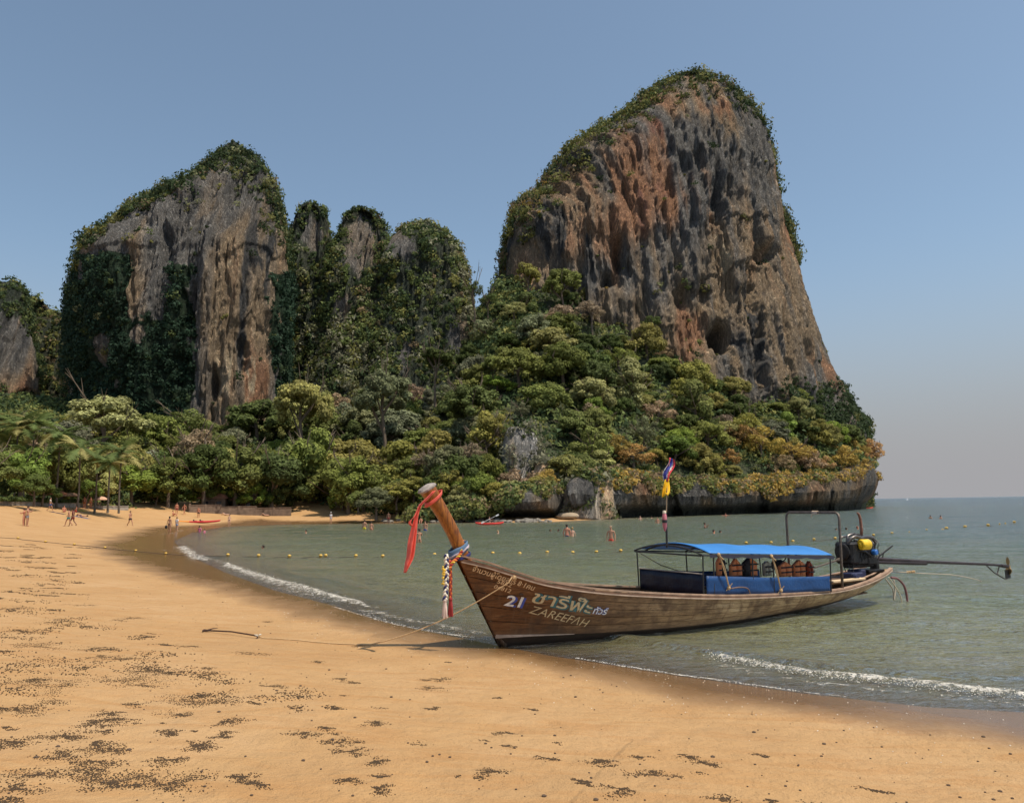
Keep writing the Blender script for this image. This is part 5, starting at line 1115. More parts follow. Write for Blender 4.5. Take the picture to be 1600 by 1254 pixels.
# canopy
BLACK = simple('black_pipe', (.02, .02, .022), .5, nscale=8); STEEL = simple('rusty_pipe', (.13, .10, .08), .5, .5, nscale=14, var=.45)
def tarp_mat(name, c):
    m, n, p = newmat(name); v = coord(n); f = noise(n, v, 1.5, 5); lk(n, ramp(n, f, [(.3, tuple(x*.88 for x in c)), (.7, tuple(min(1, x*1.1) for x in c))]), p.inputs['Base Color']); p.inputs['Roughness'].default_value = .5
    tr = n.nodes.new('ShaderNodeBsdfTranslucent'); tr.inputs[0].default_value = (*c, 1); ms = n.nodes.new('ShaderNodeMixShader'); ms.inputs[0].default_value = .2
    lk(n, bump(n, noise(n, v, 7, 4), .02), p.inputs['Normal']); lk(n, p.outputs[0], ms.inputs[1]); lk(n, tr.outputs[0], ms.inputs[2]); lk(n, ms.outputs[0], n.nodes['Material Output'].inputs[0]); return m
BLUE = tarp_mat('blue_tarpaulin', (.045, .24, .62)); PBL = tarp_mat('blue_panel_cloth', (.005, .055, .19)); NAVY_SHADED = tarp_mat('shaded_navy_cloth', (.005, .009, .03))  # front panel cloth nearly black: its shade is put into the colour
def ctop(s_, w_): e = 1.47-.055*(s_-4); return Vector((s_, w_*1.02, e+.17*(1-abs(w_)**2.2)-.028*abs(math.sin((s_-4.25)/1.25*math.pi))*(1-abs(w_)**3)))
def fn_(a, b):
    s_ = 4.15+a*3.62; w_ = -1+2*b; s2 = s_+.35*a*(b if b > .0 else 0)
    p = ctop(s2, w_); q = ctop(s2+.01, w_); r = ctop(s2, w_+.01); nn_ = (q-p).cross(r-p).normalized(); return p+Vector((0, 0, .035)), nn_
V, F = solid_sheet(fn_, 40, 22, .008); cano = put('canopy', mesh('canopy', V, F, True), BLUE, BOAT)
for s_ in (3.95, 4.25): mb = MB(); mb.tube([ctop(s_, -1+2*i/16) for i in range(17)], .017, 6); mb.build('canopy_hoop', BLACK, BOAT)
for s_ in (5.4, 6.7, 7.75): mb = MB(); mb.tube([ctop(s_, -1+2*i/16)-Vector((0, 0, .0)) for i in range(17)], .014, 6); mb.build('canopy_hoop', BLACK, BOAT)
mb = MB(); mb.tube([(3.95, -1.0, 1.455), (3.95, 1.0, 1.455)], .017, 6); mb.build('canopy_crossbar', BLACK, BOAT)
for y in (-1.02, 1.02): mb = MB(); mb.tube([(3.95, y, 1.465), (7.85, y, 1.255)], .016, 6); mb.build('canopy_rail', BLACK, BOAT)
def fr_(a, b): s_ = 4.15+a*3.65; return (s_, -1.035, 1.47-.055*(s_-4)+.02-b*(.05+.03*abs(math.sin(s_*5)))), (0, -1, 0)
V, F = solid_sheet(fr_, 90, 3, .004); put('canopy_fringe', mesh('canopy_fringe', V, F), simple('dark_fringe', (.03, .03, .05), .9), BOAT)
for (s_, sd_) in ((4.0, -1), (4.28, -1), (5.35, -1), (5.95, -1), (7.72, -1), (4.0, 1), (5.4, 1), (6.7, 1), (7.72, 1)):
    g = np.interp(s_, GUN[:, 0], GUN[:, 2]); e = 1.47-.055*(s_-4); mb = MB(); mb.tube([(s_, sd_*.97, g), (s_, sd_*1.0, e)], .015, 6); mb.build('canopy_post', BLACK, BOAT)
mb = MB(); mb.tube([(3.97, .93, 1.45), (4.05, .3, 1.2), (4.25, -.9, .95)], .009, 5); mb.build('brace_rope', simple('dark_rope', (.06, .05, .04), .9), BOAT)
def pn(a, b): y = .95-1.9*a; return (4.02+.01*math.sin(a*20), y, .66+b*.43+.006*math.sin(a*31)), (-1, 0, 0)
V, F = solid_sheet(pn, 40, 4, .01); put('front_panel', mesh('front_panel', V, F, True), NAVY_SHADED, BOAT)
mb = MB(); mb.tube([(4.01, -.97, 1.1), (4.01, .97, 1.1)], .013, 6); mb.build('panel_rail', simple('pale_trim', (.3, .26, .22), .7), BOAT)
for sd_ in (-1, 1):
    def pn2(a, b): s_ = 4.08+a*3.6; g = np.interp(s_, GUN[:, 0], GUN[:, 2]); return (s_, sd_*(.985+.008*math.sin(s_*7+b*3)), g+.03+b*(.36-.05*a)), (0, sd_, 0)
    V, F = solid_sheet(pn2, 60, 5, .01); put('side_panel', mesh('side_panel', V, F, True), PBL, BOAT)
# steel arch over the stern
mb = MB(); P = [(8.25, -.85, .46), (8.28, -.85, 1.2), (8.3, -.85, 2.06), (8.32, -.82, 2.15), (8.34, -.74, 2.2)]+[(8.34+.2*f, -.74+1.48*f, 2.2) for f in (.25, .5, .75)]+[(8.54, .74, 2.2), (8.55, .82, 2.15), (8.56, .85, 2.06), (8.56, .85, 1.2), (8.55, .85, .46)]
mb.tube(P, .030, 8); mb.build('arch_frame', STEEL, BOAT, True)
mb = MB(); mb.tube([(8.42, -.2, 2.2), (8.45, -.02, 2.2)], .042, 8); mb.tube([(8.45, 0, 2.2), (8.45, .02, 2.08)], .012, 5); mb.build('rag_binding', simple('pale_rag', (.5, .36, .25), .9), BOAT)
# engine on its swivel
DK = simple('oily_black', (.018, .017, .018), .45, .3, nscale=10, var=.5); MET = simple('greasy_metal', (.16, .14, .13), .35, .8, nscale=10, var=.5)
mb = MB(); mb.box((10.05, 0, 1.14), (.72, .42, .42), None, .04); mb.box((9.62, 0, 1.22), (.30, .5, .52), None, .05); mb.box((10.38, 0, 1.3), (.25, .34, .30), None, .04); mb.box((10.0, 0, .92), (.85, .26, .12), None, .03)
mb.lathe([(.17, 0), (.2, .02), (.2, .08), (.17, .1)], (9.40, 0, 1.25), (1, 0, 0), 18); mb.box((10.25, -.16, 1.02), (.35, .16, .2), None, .03)
for i in range(4): mb.lathe([(.05, 0), (.06, .03), (.045, .09), (.03, .1)], (9.78+i*.17, 0, 1.42), (0, 0, 1), 10)
mb.tube([(9.48, -.22, 1.1), (9.6, -.24, 1.3), (9.95, -.24, 1.25), (10.3, -.22, 1.08)], .028, 7)
for i in range(10): mb.tube([(9.55+.1*i, -.2, 1.0+.04*(i % 3)), (9.6+.1*i, -.24, 1.12), (9.7+.09*i, -.2, 1.28)], .010, 5)
ENG = mb.build('engine', DK, BOAT)
mb = MB(); mb.lathe([(.0, 0), (.11, 0), (.125, .02), (.125, .22), (.11, .25), (.05, .26)], (9.72, -.30, 1.42), (.96, -.25, .0), 20); mb.lathe([(.04, -.03), (.05, 0)], (9.72, -.30, 1.42), (.96, -.25, 0), 12); mb.build('air_filter', simple('yellow_paint', (.75, .48, .02), .45, nscale=12, var=.25), ENG, False)
mb = MB(); mb.tube([(9.52, -.1, 1.38), (9.56, -.14, 1.55), (9.75, -.16, 1.61), (10.0, -.14, 1.56), (10.25, -.12, 1.58), (10.48, -.1, 1.55), (10.6, -.08, 1.44), (10.62, 0, 1.3)], .045, 9); mb.tube([(9.6, -.02, 1.4), (9.66, -.02, 1.62), (9.95, .05, 1.66), (10.2, 0, 1.6)], .035, 8); mb.tube([(9.52, .12, 1.3), (9.6, .14, 1.58), (9.9, .16, 1.6)], .03, 8)
for i in range(9): mb.tube([(9.7+.1*i, -.2, 1.30), (9.74+.1*i, -.22, 1.42+.03*(i % 2)), (9.78+.1*i, -.12, 1.5)], .012, 5)
mb.build('pipes', MET, ENG, True)
mb = MB(); mb.tube([(10.18, 0, 1.55), (10.22, 0, 1.75), (10.2, 0, 2.0), (10.16, 0, 2.12), (10.10, 0, 2.16)], [.034, .036, .034, .03, .024], 9); mb.build('exhaust_pipe', simple('rusty_exhaust', (.2, .08, .05), .7, nscale=18, var=.5), ENG, True)
mb = MB(); mb.lathe([(.06, 0), (.07, .03), (.07, .1), (.05, .12)], (10.25, -.24, 1.22), (0, -1, 0), 14); mb.build('cap', simple('blue_paint', (.02, .12, .4), .5), ENG)
mb = MB(); mb.box((10.62, 0, .80), (.12, .2, .42), None, .02); mb.box((10.35, 0, .77), (.6, .5, .06), None, .01); mb.tube([(10.62, 0, .95), (10.62, 0, 1.08)], .07, 10); mb.build('engine_mount', DK, BOAT)
mb = MB(); mb.tube([(10.6, 0, 1.05), (11.1, 0, .99), (13.2, 0, .82), (15.4, 0, .66), (16.25, 0, .58)], [.05, .045, .042, .036, .034], 10)
mb.tube([(10.7, 0, .95), (11.9, 0, .87), (12.7, 0, .82)], [.045, .05, .05], 8); mb.box((12.0, 0, .86), (1.5, .05, .07), Matrix.Rotation(.065, 3, 'Y')); mb.tube([(16.2, 0, .58), (16.55, 0, .54)], .05, 8)
mb.tube([(15.45, 0, .64), (15.8, 0, .42), (16.3, 0, .22), (16.45, 0, .2)], .018, 6); mb.tube([(16.1, 0, .56), (15.95, 0, .34)], .015, 6)
SHAFT = mb.build('propeller_shaft', simple('shaft_metal', (.05, .035, .035), .45, .5, nscale=6, var=.4), BOAT)
mb = MB(); mb.lathe([(.03, 0), (.045, .02), (.045, .1), (.02, .13)], (16.5, 0, .545), (1, 0, -.08), 10)
V, F = solid_sheet(lambda a, b: ((16.56+.05*(b-.5), (b-.5)*.13*math.sin(math.pi*(.15+.8*a)), .56+.26*a), (1, .6, 0)), 8, 4, .012); mb.add(V, F)
V, F = solid_sheet(lambda a, b: ((16.56-.05*(b-.5), -(b-.5)*.2*math.sin(math.pi*(.12+.8*a)), .53-.22*a), (1, -.5, 0)), 8, 4, .012); mb.add(V, F); mb.build('propeller', simple('bronze', (.35, .22, .10), .4, .7, nscale=9), SHAFT)
mb = MB(); mb.box((16.5, 0, .33), (.26, .015, .24), None, .004); mb.build('skeg', DK, SHAFT)
mb = MB(); mb.tube([(10.75, 0, 1.06), (11.25, -.02, 1.28), (11.35, -.02, 1.32)], .022, 7); mb.tube([(10.95, 0, 1.03), (10.98, -.01, 1.15)], .014, 6); mb.build('tail_handle', DK, BOAT)
mb = MB(); mb.tube([(9.45, 0, 1.12), (9.0, -.08, 1.05), (8.2, -.25, .98), (7.75, -.3, .93)], [.022, .022, .018, .026], 7); mb.tube([(9.5, 0, 1.1), (9.15, -.04, 1.07)], .038, 7); mb.build('steering_bar', STEEL, BOAT)
mb = MB()
for k, (a, b) in enumerate((((9.5, -.1, .98), (9.2, -.15, .6)), ((9.55, .1, .98), (9.35, 0, .6)), ((9.62, -.12, .95), (9.1, -.3, .62)))):
    mb.tube([a, ((a[0]+b[0])/2+.1, (a[1]+b[1])/2-.06, (a[2]+b[2])/2-.08), b], .010, 5)
mb.build('cables', DK, BOAT)
mb = MB(); mb.box((8.95, -.45, .65), (1.15, .16, .05), None, .008); mb.box((8.9, -.3, .60), (1.2, .14, .05), None, .008); mb.build('stern_plank', simple('fresh_plank', (.62, .46, .28), .7, nscale=6), BOAT)
mb = MB(); mb.box((9.35, .12, .62), (1.3, .75, .05), None, .01); mb.build('stern_deck', INNER, BOAT)
mb = MB(); mb.box((9.5, -.2, .70), (.42, .28, .16), None, .02); mb.box((9.85, -.05, .72), (.25, .35, .2), None, .02); mb.lathe([(.06, -.05), (.075, 0), (.06, .05)], (9.32, -.42, .70), (0, 1, 0), 14); mb.build('battery_box', simple('dark_blue_plastic', (.03, .035, .08), .4), BOAT)
for k, (y, dz) in enumerate(((-.46, .02), (-.56, -.05))):
    mb = MB(); mb.tube([(9.2+.12*j, y*(1-.05*j)+.02, np.interp(9.2+.12*j, GUN[:, 0], GUN[:, 2])+dz) for j in range(12)], .022, 6); mb.build('stern_rail', CREAM if k else RAILW, BOAT)
# hoses and rope loops hanging at the stern
def rope(name, pts, r, c, label, cat='rope', world=False, group=None, seg=6):
    P = catmull(np.array(pts, float), np.linspace(0, 1, max(8, len(pts)*6)))
    if not world: P = [boat_world(p) for p in P]
    mb = MB(); mb.tube(P, r, seg); o = mb.build(name, c, None, True); tag(o, label, cat, group); return o
RP = simple('hemp_rope', (.50, .33, .17), .9, nscale=60, var=.35); RPG = simple('grey_rope', (.33, .28, .22), .9, nscale=40)
rope('rope_loop', [(10.3, -.5, .60), (10.45, -.56, .35), (10.55, -.5, .10), (10.7, -.45, .30), (10.72, -.42, .55)], .018, RPG, 'grey rope loop hanging off the near side of the stern', group=None)
rope('rope_loop', [(10.5, -.45, .62), (10.75, -.45, .35), (10.95, -.42, .12), (10.98, -.40, -.05)], .014, simple('pale_hose', (.5, .42, .3), .6), 'thin pale hose trailing from the stern into the water', 'hose')
rope('hose', [(10.72, -.35, .60), (10.98, -.35, .55), (11.2, -.35, .38), (11.28, -.35, .15), (11.29, -.35, -.08)], .028, simple('red_brown_hose', (.16, .06, .06), .5), 'thick dark red hose curving from the stern down into the water', 'hose')
rope('mooring_rope', [(10.8, 0, .72), (12.0, .2, .62), (13.5, .5, .48), (15.5, 1.0, .30), (17.5, 1.5, .02), (18.1, 1.6, -.12)], .013, RPG, 'slack stern rope running right from the boat into the water')
mk = MB(); [mk.ball(boat_world((12.3+dx, .26, .60)), .035, 6, 5) for dx in (0, .09, .2, .28)]; kn = mk.build('knot', RP, bpy.data.objects['mooring_rope'])

# flag pole
def bpt(px, py, s_=4.05, y=0.0):
    o = BMI@Vector(CP); e = BMI.to_3x3()@Vector(ray(px, py)); t = (y-o.y)/e.y; return o+e*t
pb = bpt(1042, 851); pm_ = bpt(1040.5, 800); pt = bpt(1046, 722)
mb = MB(); mb.tube([pb-Vector((0, 0, .05)), pm_], .022, 7); POLE = mb.build('flagpole', BLACK, BOAT); mb = MB(); mb.tube([pm_-Vector((0, 0, .15)), pm_.lerp(pt, .5)+Vector((-.02, 0, 0)), pt], [.011, .010, .008], 6); mb.build('bamboo_rod', simple('bamboo', (.35, .25, .15), .6), POLE)
def attach(name, o, label, cat): o.parent = None; tag(o, label, cat); return o
def cloth_world(name, fn, nu_, nv_, mats, label, cat):
    V, F = solid_sheet(fn, nu_, nv_, .006); V = [boat_world(v) for v in V]; me = mesh(name, V, F, True); o = put(name, me, None)
    for m_ in mats: me.materials.append(m_)
    tag(o, label, cat); return o, nu_, nv_
RED_ = simple('flag_red', (.62, .05, .06), .7); WHT = simple('flag_white', (.75, .73, .72), .7); BLU = simple('flag_blue', (.03, .04, .26), .7)
t0 = bpt(1048, 716); t1 = bpt(1040, 752)
def flagfn(a, b):   # a along the hoist (top to bottom), b across the gathered fly
    p = t0.lerp(t1, a); wdt = .06+.13*math.sin(math.pi*min(1, a*.8+.12)); off = Vector((.86, 0, -.28))*((b-.42)*wdt*1.15)+Vector((0, -.035*math.sin(b*14+a*5), 0))
    return p+off+Vector((.03*math.sin(a*7), 0, 0)), (.1, -1, 0)
fo, a_, b_ = cloth_world('national_flag', flagfn, 16, 26, [RED_, WHT, BLU], 'red, white and blue striped flag drooping at the top of the pole', 'flag')
for p_ in fo.data.polygons:
    c = p_.center; idx = p_.vertices[0] % (16*26); jj = idx//16; ii = idx % 16; q = (jj/25+.35*ii/15) % 1.0
    p_.material_index = 0 if q < .17 or q > .86 else 1 if q < .33 or q > .68 else 2
y0 = bpt(1043, 748); y1 = bpt(1039, 774)
def yfn(a, b):
    p = y0.lerp(y1, a); wdt = .07+.15*math.sin(math.pi*min(1, a*.75+.15)); return p+Vector((.9, 0, -.1))*((b-.55)*wdt)+Vector((0, -.03*math.sin(b*11+a*4), -.05*a*math.cos(b*5))), (.1, -1, 0)
cloth_world('yellow_flag', yfn, 14, 20, [simple('flag_yellow', (.80, .47, .01), .7)], 'plain yellow flag gathered below the striped one', 'flag')
mb = MB(); q = bpt(1038.5, 814); q2 = boat_world(q); mb.lathe([(.02, -.2), (.03, -.15), (.045, -.1), (.05, .05), (.045, .12), (.025, .17), (.02, .2)], q2, (0, 0, 1), 12); fl = mb.build('wrapped_bottle', simple('pink_plastic', (.55, .17, .2), .5), None, True); tag(fl, 'small pink bottle tied to the lower flagpole with a dark band', 'bottle')
mb = MB(); mb.lathe([(.053, -.03), (.055, .0), (.053, .03)], q2, (0, 0, 1), 12); mb.build('band', BLACK, fl); mb = MB(); mb.lathe([(.028, .15), (.04, .17), (.03, .22)], q2, (0, 0, 1), 10); mb.build('cap', simple('pale_cap', (.7, .6, .45), .6), fl)

# life jackets and cloths hanging under the canopy
ORJ = simple('orange_nylon', (.9, .30, .12), .75, nscale=8, bmp=.01); BKJ = simple('black_nylon', (.02, .018, .02), .7); CRJ = simple('pale_nylon', (.45, .42, .32), .8)
def jacket(px, ptop, pbot, wpx, mat, label, peak=.25, y=-.55, two=None):
    a = bpt(px, ptop, y=y); b = bpt(px, pbot, y=y); h = (a-b).length; wd_ = wpx/72*1.35; t = empty('life_jacket', boat_world((b.x, y, b.z)), BRZ, label, 'life jacket'); n = 2
    for k in range(n):
        x0 = -wd_/2+k*wd_/n; x1 = x0+wd_/n-.012
        def fn2(u_, v_, x0=x0, x1=x1, k=k):
            x = x0+(x1-x0)*u_; f = abs(u_-(0 if k else 1)); tp = h*(1-peak*f); z = tp*v_
            return (x, -.045*math.sin(math.pi*u_)*math.sin(math.pi*min(1, .1+v_)), z), (0, -1, 0)
        V, F = solid_sheet(fn2, 7, 8, .07); put('panel', mesh('panel', V, F, True), mat if (k == 0 or two is None) else two, t)
    for z in (.3, .62): mb = MB(); mb.box((0, -.07, h*z), (wd_*.96, .02, .03)); mb.build('strap', BKJ, t)
jacket(1127, 868, 899, 12, ORJ, 'orange and black life jacket hanging by the first canopy post', .3, two=BKJ)
jacket(1150, 872, 899, 17, ORJ, 'single orange life jacket with a pointed shoulder, second from the left under the canopy', .45)
jacket(1172, 870, 899, 21, BKJ, 'black life jacket with an orange side in the middle under the canopy', .3, two=ORJ)
jacket(1199, 876, 899, 12, CRJ, 'pale life jacket hanging left of the dark bag under the canopy', .2)
jacket(1227, 877, 900, 20, ORJ, 'orange life jacket, left one of the pair near the rear canopy post', .3); jacket(1249, 874, 900, 20, ORJ, 'orange life jacket, right one of the pair near the rear canopy post', .3, -.5)
jacket(1265, 876, 900, 10, simple('dark_orange_nylon', (.35, .07, .03), .8), 'narrow dark orange life jacket at the rear end of the side panel', .3)
mb = MB(); c = bpt(1216, 882, y=-.4); rgx = random.Random(2); mb.ball(boat_world(c), (.17, .12, .11), 10, 7, .12, rgx); mb.tube([boat_world(c+Vector((.1, 0, .03))), boat_world(c+Vector((.22, 0, .1))), boat_world(c+Vector((.3, 0, .2)))], .012, 5); mb.build('bag', BKJ, None, True); tag(bpy.data.objects['bag'], 'dark bag slung from the canopy rail between the life jackets', 'bag')
def tie(px0, py0, px1, py1, label):
    a = bpt(px0, py0, y=-1.05); b = bpt(px1, py1, y=-1.03); mb = MB(); A = boat_world(a); B = boat_world(b); m1 = A.lerp(B, .4)+Vector((.01, -.02, -.0))
    for k in range(3): mb.tube([A+Vector((.012*k, 0, 0)), m1+Vector((.02*math.sin(k*2), -.01*k, 0)), B+Vector((.008*k, 0, 0))], .009, 5)
    mb.ball(A, .035, 7, 5, .2, rgx); mb.ball(B, .04, 7, 5, .2, rgx); mb.tube([B, B+Vector((-.06, -.01, -.05))], .008, 4); mb.tube([B, B+Vector((.07, -.01, .09))], .008, 4); mb.tube([A, A+Vector((.09, -.01, -.10))], .008, 4)
    o = mb.build('tie_rope', RP); tag(o, label, 'rope')
tie(1123, 866, 1139, 918, 'pale rope tied from the canopy edge down to the side panel, left one'); tie(1205, 868, 1220, 922, 'pale rope tied from the canopy edge down to the side panel, right one')
rope('black_tube', [tuple(bpt(1142, 919, y=-1.04)), tuple(bpt(1156, 917, y=-1.04)), tuple(bpt(1168, 919, y=-1.04)), tuple(bpt(1172, 927, y=-1.04))], .014, simple('brown_tube', (.15, .09, .07), .5), 'bent brown tube lying against the blue side panel', 'tube')

# ribbon, garlands and cloth on the prow
CORAL = tarp_mat('coral_cloth', (.80, .13, .09))
def npt(px, py, y=-.13): return bpt(px, py, y=y)
def ribbon():
    pts = [(676, 767, 5, 1), (668, 776, 8, 1), (660, 784, 8, 1), (655, 790, 4, .6), (652, 799, 3, .6), (651, 803, 4.5, .8), (647, 822, 7, 1), (643, 845, 9, 1), (640, 868, 7.5, 1), (636, 880, 5.5, 1), (631, 894, 1.6, 1)]
    P = np.array([list(npt(a, b, -.17))+[c] for a, b, c, _ in pts])
    def f(a, b): q = catmull(P, a); wd_ = q[3]/95*.8; return (q[0]+(b-.5)*2*wd_*.75, q[1]-.05*math.sin(b*9+a*6)-.03, q[2]+(b-.5)*2*wd_*.35*(1 if a < .25 else .1)), (.1, -1, .1)
    V, F = solid_sheet(f, 50, 10, .006); V = [boat_world(v) for v in V]; o = put('ribbon', mesh('ribbon', V, F, True), CORAL)
    P2 = np.array([list(npt(a, b, -.2))+[c] for a, b, c in ((655, 790, 3), (648, 806, 4), (642, 812, 6), (641, 818, 3), (645, 822, 1))])
    def f2(a, b): q = catmull(P2, a); wd_ = q[3]/95; return (q[0]+(b-.5)*2*wd_*.6, q[1]+.02*math.sin(b*9), q[2]+(b-.5)*wd_), (0, -1, 0)
    V, F = solid_sheet(f2, 20, 6, .006); put('loop', mesh('loop', [boat_world(v) for v in V], F, True), CORAL, o)
    # the wrap goes round the post
    ring = []; cx = Vector((-1.27, 0, 2.60)); 
    def f3(a, b): an_ = a*2*math.pi; return (cx.x+.150*math.cos(an_), .150*math.sin(an_), cx.z+.02+.12*math.cos(an_)+(b-.5)*.075), (math.cos(an_), math.sin(an_), 0)
    V, F = solid_sheet(f3, 32, 4, .008); put('wrap', mesh('wrap', [boat_world(v) for v in V], F, True), CORAL, o)
    tag(o, 'coral red ribbon tied round the prow tip and hanging down', 'ribbon')
ribbon()
def braid(pts, r, mats, label, tassel):
    P = catmull(np.array([tuple(p) for p in pts]), np.linspace(0, 1, 60)); L_ = np.concatenate([[0], np.cumsum(np.linalg.norm(np.diff(P, axis=0), axis=1))]); t = empty('garland', boat_world(P[0]), 0, label, 'garland')
    for k in range(3):
        ph = k*2.094; Q = []
        for i in range(160):
            l = L_[-1]*i/159; c = Vector([np.interp(l, L_, P[:, j]) for j in range(3)]); w_ = l*2*math.pi/(r*5.5)
            Q.append(c+Vector((math.cos(w_+ph)*r*.8, math.sin(2*(w_+ph))*r*.45, 0)) if abs(P[-1][2]-P[0][2]) > .3 else c+Vector((0, math.cos(w_+ph)*r*.7, math.sin(w_+ph)*r*.7)))
        mb = MB(); mb.tube([boat_world(q)-t.location for q in Q], r*.62, 6); mb.build('strand', mats[k], t, True)
    if tassel:
        e = Vector(P[-1]); mb = MB(); rr = random.Random(4)
        for i in range(26): a = rr.uniform(0, 6.28); q = rr.random(); mb.tube([boat_world(e)-t.location+Vector((.015*math.cos(a), .015*math.sin(a), 0)), boat_world(e)-t.location+Vector((.03*math.cos(a), .03*math.sin(a), -.12)), boat_world(e)-t.location+Vector((.05*q*math.cos(a), .05*q*math.sin(a), -.25-.04*rr.random()))], .009, 4)
        mb.ball(boat_world(e)-t.location, .035, 8, 6); mb.build('tassel', mats[3], t)
YW = simple('yarn_white', (.72, .66, .55), .9); NV = simple('yarn_navy', (.03, .035, .13), .9); YL = simple('yarn_yellow', (.7, .45, .06), .9); RD = simple('yarn_red', (.30, .03, .03), .9); OR = simple('yarn_orange', (.7, .2, .05), .9); PK = simple('yarn_pale_pink', (.7, .55, .48), .9)
braid([npt(697, 866, -.2), npt(698, 890, -.21), npt(697, 915, -.21), npt(695, 938, -.21)], .032, [YW, NV, YW, PK], 'white and navy braided garland with a pale tassel hanging from the prow', True)
braid([npt(703, 875, -.2), npt(704, 900, -.2), npt(704, 920, -.2), npt(704, 936, -.2)], .022, [RD, OR, RD, RD], 'thin red braided garland with a dark red tassel hanging from the prow', True)
braid([npt(702, 888, -.22), npt(708, 878, -.22), npt(716, 870, -.2), npt(722, 860, -.16)], .028, [RD, OR, YL, RD], 'orange and red twisted cord wound up round the prow foot', False)
mb = MB(); rr = random.Random(8)
for i in range(14): c = npt(692.5+rr.uniform(-1.5, 2), rr.uniform(884, 912), -.23); mb.ball(boat_world(c), rr.uniform(.012, .028), 6, 5, .2, rr)
mb.build('flower_string', YL); tag(bpy.data.objects['flower_string'], 'short string of yellow flowers beside the white and navy garland', 'flowers')
def wrapf(cz, cx_, rx, ry, hh, tilt, name, mat, label, off=0):
    def f(a, b): an_ = a*2*math.pi; return (cx_+(rx+off)*math.cos(an_), (ry+off)*math.sin(an_), cz+tilt*math.cos(an_)+(b-.5)*hh+.008*math.sin(an_*5+b*6)), (math.cos(an_), math.sin(an_), 0)
    V, F = solid_sheet(f, 36, 5, .012); o = put(name, mesh(name, [boat_world(v) for v in V], F, True), mat); tag(o, label, 'cloth'); return o
wrapf(1.72, -.80, .175, .13, .15, .085, 'blue_cloth', simple('faded_blue_cloth', (.10, .17, .27), .9), 'faded blue cloth wound round the foot of the prow')
wrapf(1.70, -.79, .19, .145, .035, .10, 'pale_cloth', simple('lilac_cloth', (.5, .42, .46), .9), 'narrow pale lilac cloth strip over the blue one on the prow')
wrapf(1.60, -.75, .18, .14, .05, .06, 'dark_cord', NV, 'dark navy cord wound under the blue cloth on the prow')

# anchor and its rope
ga = ground(322, 987); gb = ground(403, 997); ga[2] += .03; gb[2] += .035; AN = empty('anchor', ((ga[0]+gb[0])/2, (ga[1]+gb[1])/2, ga[2]), 0, 'rusty hooked iron anchor lying on the dry sand left of the boat', 'anchor')
L0 = Vector(AN.location); A = Vector(ga)-L0; Bv = Vector(gb)-L0; RUST = simple('rusty_iron', (.075, .04, .028), .85, .2, nscale=20, var=.4)
mb = MB(); mb.tube([A, A.lerp(Bv, .5)+Vector((0, 0, .03)), Bv+Vector((-.06, 0, .02)), Bv, Bv+Vector((.0, -.07, -.03))], .013, 7); mb.build('shank', RUST, AN, True)
mb = MB(); mb.tube([A+Vector((.02, 0, 0)), A+Vector((-.035, 0, .01)), A+Vector((-.05, -.03, 0)), A+Vector((-.02, -.10, .0)), A+Vector((.08, -.16, .01)), A+Vector((.13, -.15, .01))], [.013, .014, .014, .013, .011, .005], 7); mb.build('hook', RUST, AN, True)
mb = MB(); mb.tube([A+Vector((.04, -.02, .01)), A+Vector((.1, .08, .02)), A+Vector((.17, .11, .02))], [.011, .010, .005], 6); mb.build('fluke', RUST, AN, True)
mb = MB(); rr = random.Random(6)
for i in range(6): a = i*1.05; mb.tube([Bv+Vector((.02*math.cos(a), .02*math.sin(a), .02)), Bv+Vector((.06*math.cos(a), .05*math.sin(a), .035)), Bv+Vector((.03*math.cos(a+1), .04*math.sin(a+1), .01))], .007, 5)
mb.build('knot', simple('pale_twine', (.6, .55, .45), .9), AN)
pA = Vector(gb); pG = boat_world(npt(697, 934, -.3)); pH = boat_world((-.10, -.56, 1.17)); pK = boat_world((.02, -.5, 1.26)); pc_ = []
for i in range(41):
    f = i/40; q = pA.lerp(pH, f); q.z -= .62*4*f*(1-f)*(1-.25*f); g = float(sand_z(np.array([q.x]), np.array([q.y]))[0])+.015; q.z = max(q.z, g); pc_.append(q)
pc_ += [pH.lerp(pK, .5)+Vector((0, 0, .02)), pK]
mb = MB(); mb.tube(pc_, .0095, 6); mb.build('anchor_rope', RP, None, True); tag(bpy.data.objects['anchor_rope'], 'thin tan rope sagging from the anchor up to the bow rail', 'rope')
mb = MB(); c = boat_world((.0, -.5, 1.22)); mb.tube([c+Vector((0, 0, -.02)), c+Vector((0, 0, .09))], .03, 8); mb.ball(c+Vector((.03, 0, .02)), .05, 7, 5, .2, rr); mb.tube([c, c+Vector((.25, .14, -.02)), c+Vector((.42, .24, -.06))], .014, 5); o = mb.build('rope_knot', RP); tag(o, 'tan knot of rope on the bow rail where the anchor rope is made fast', 'rope')
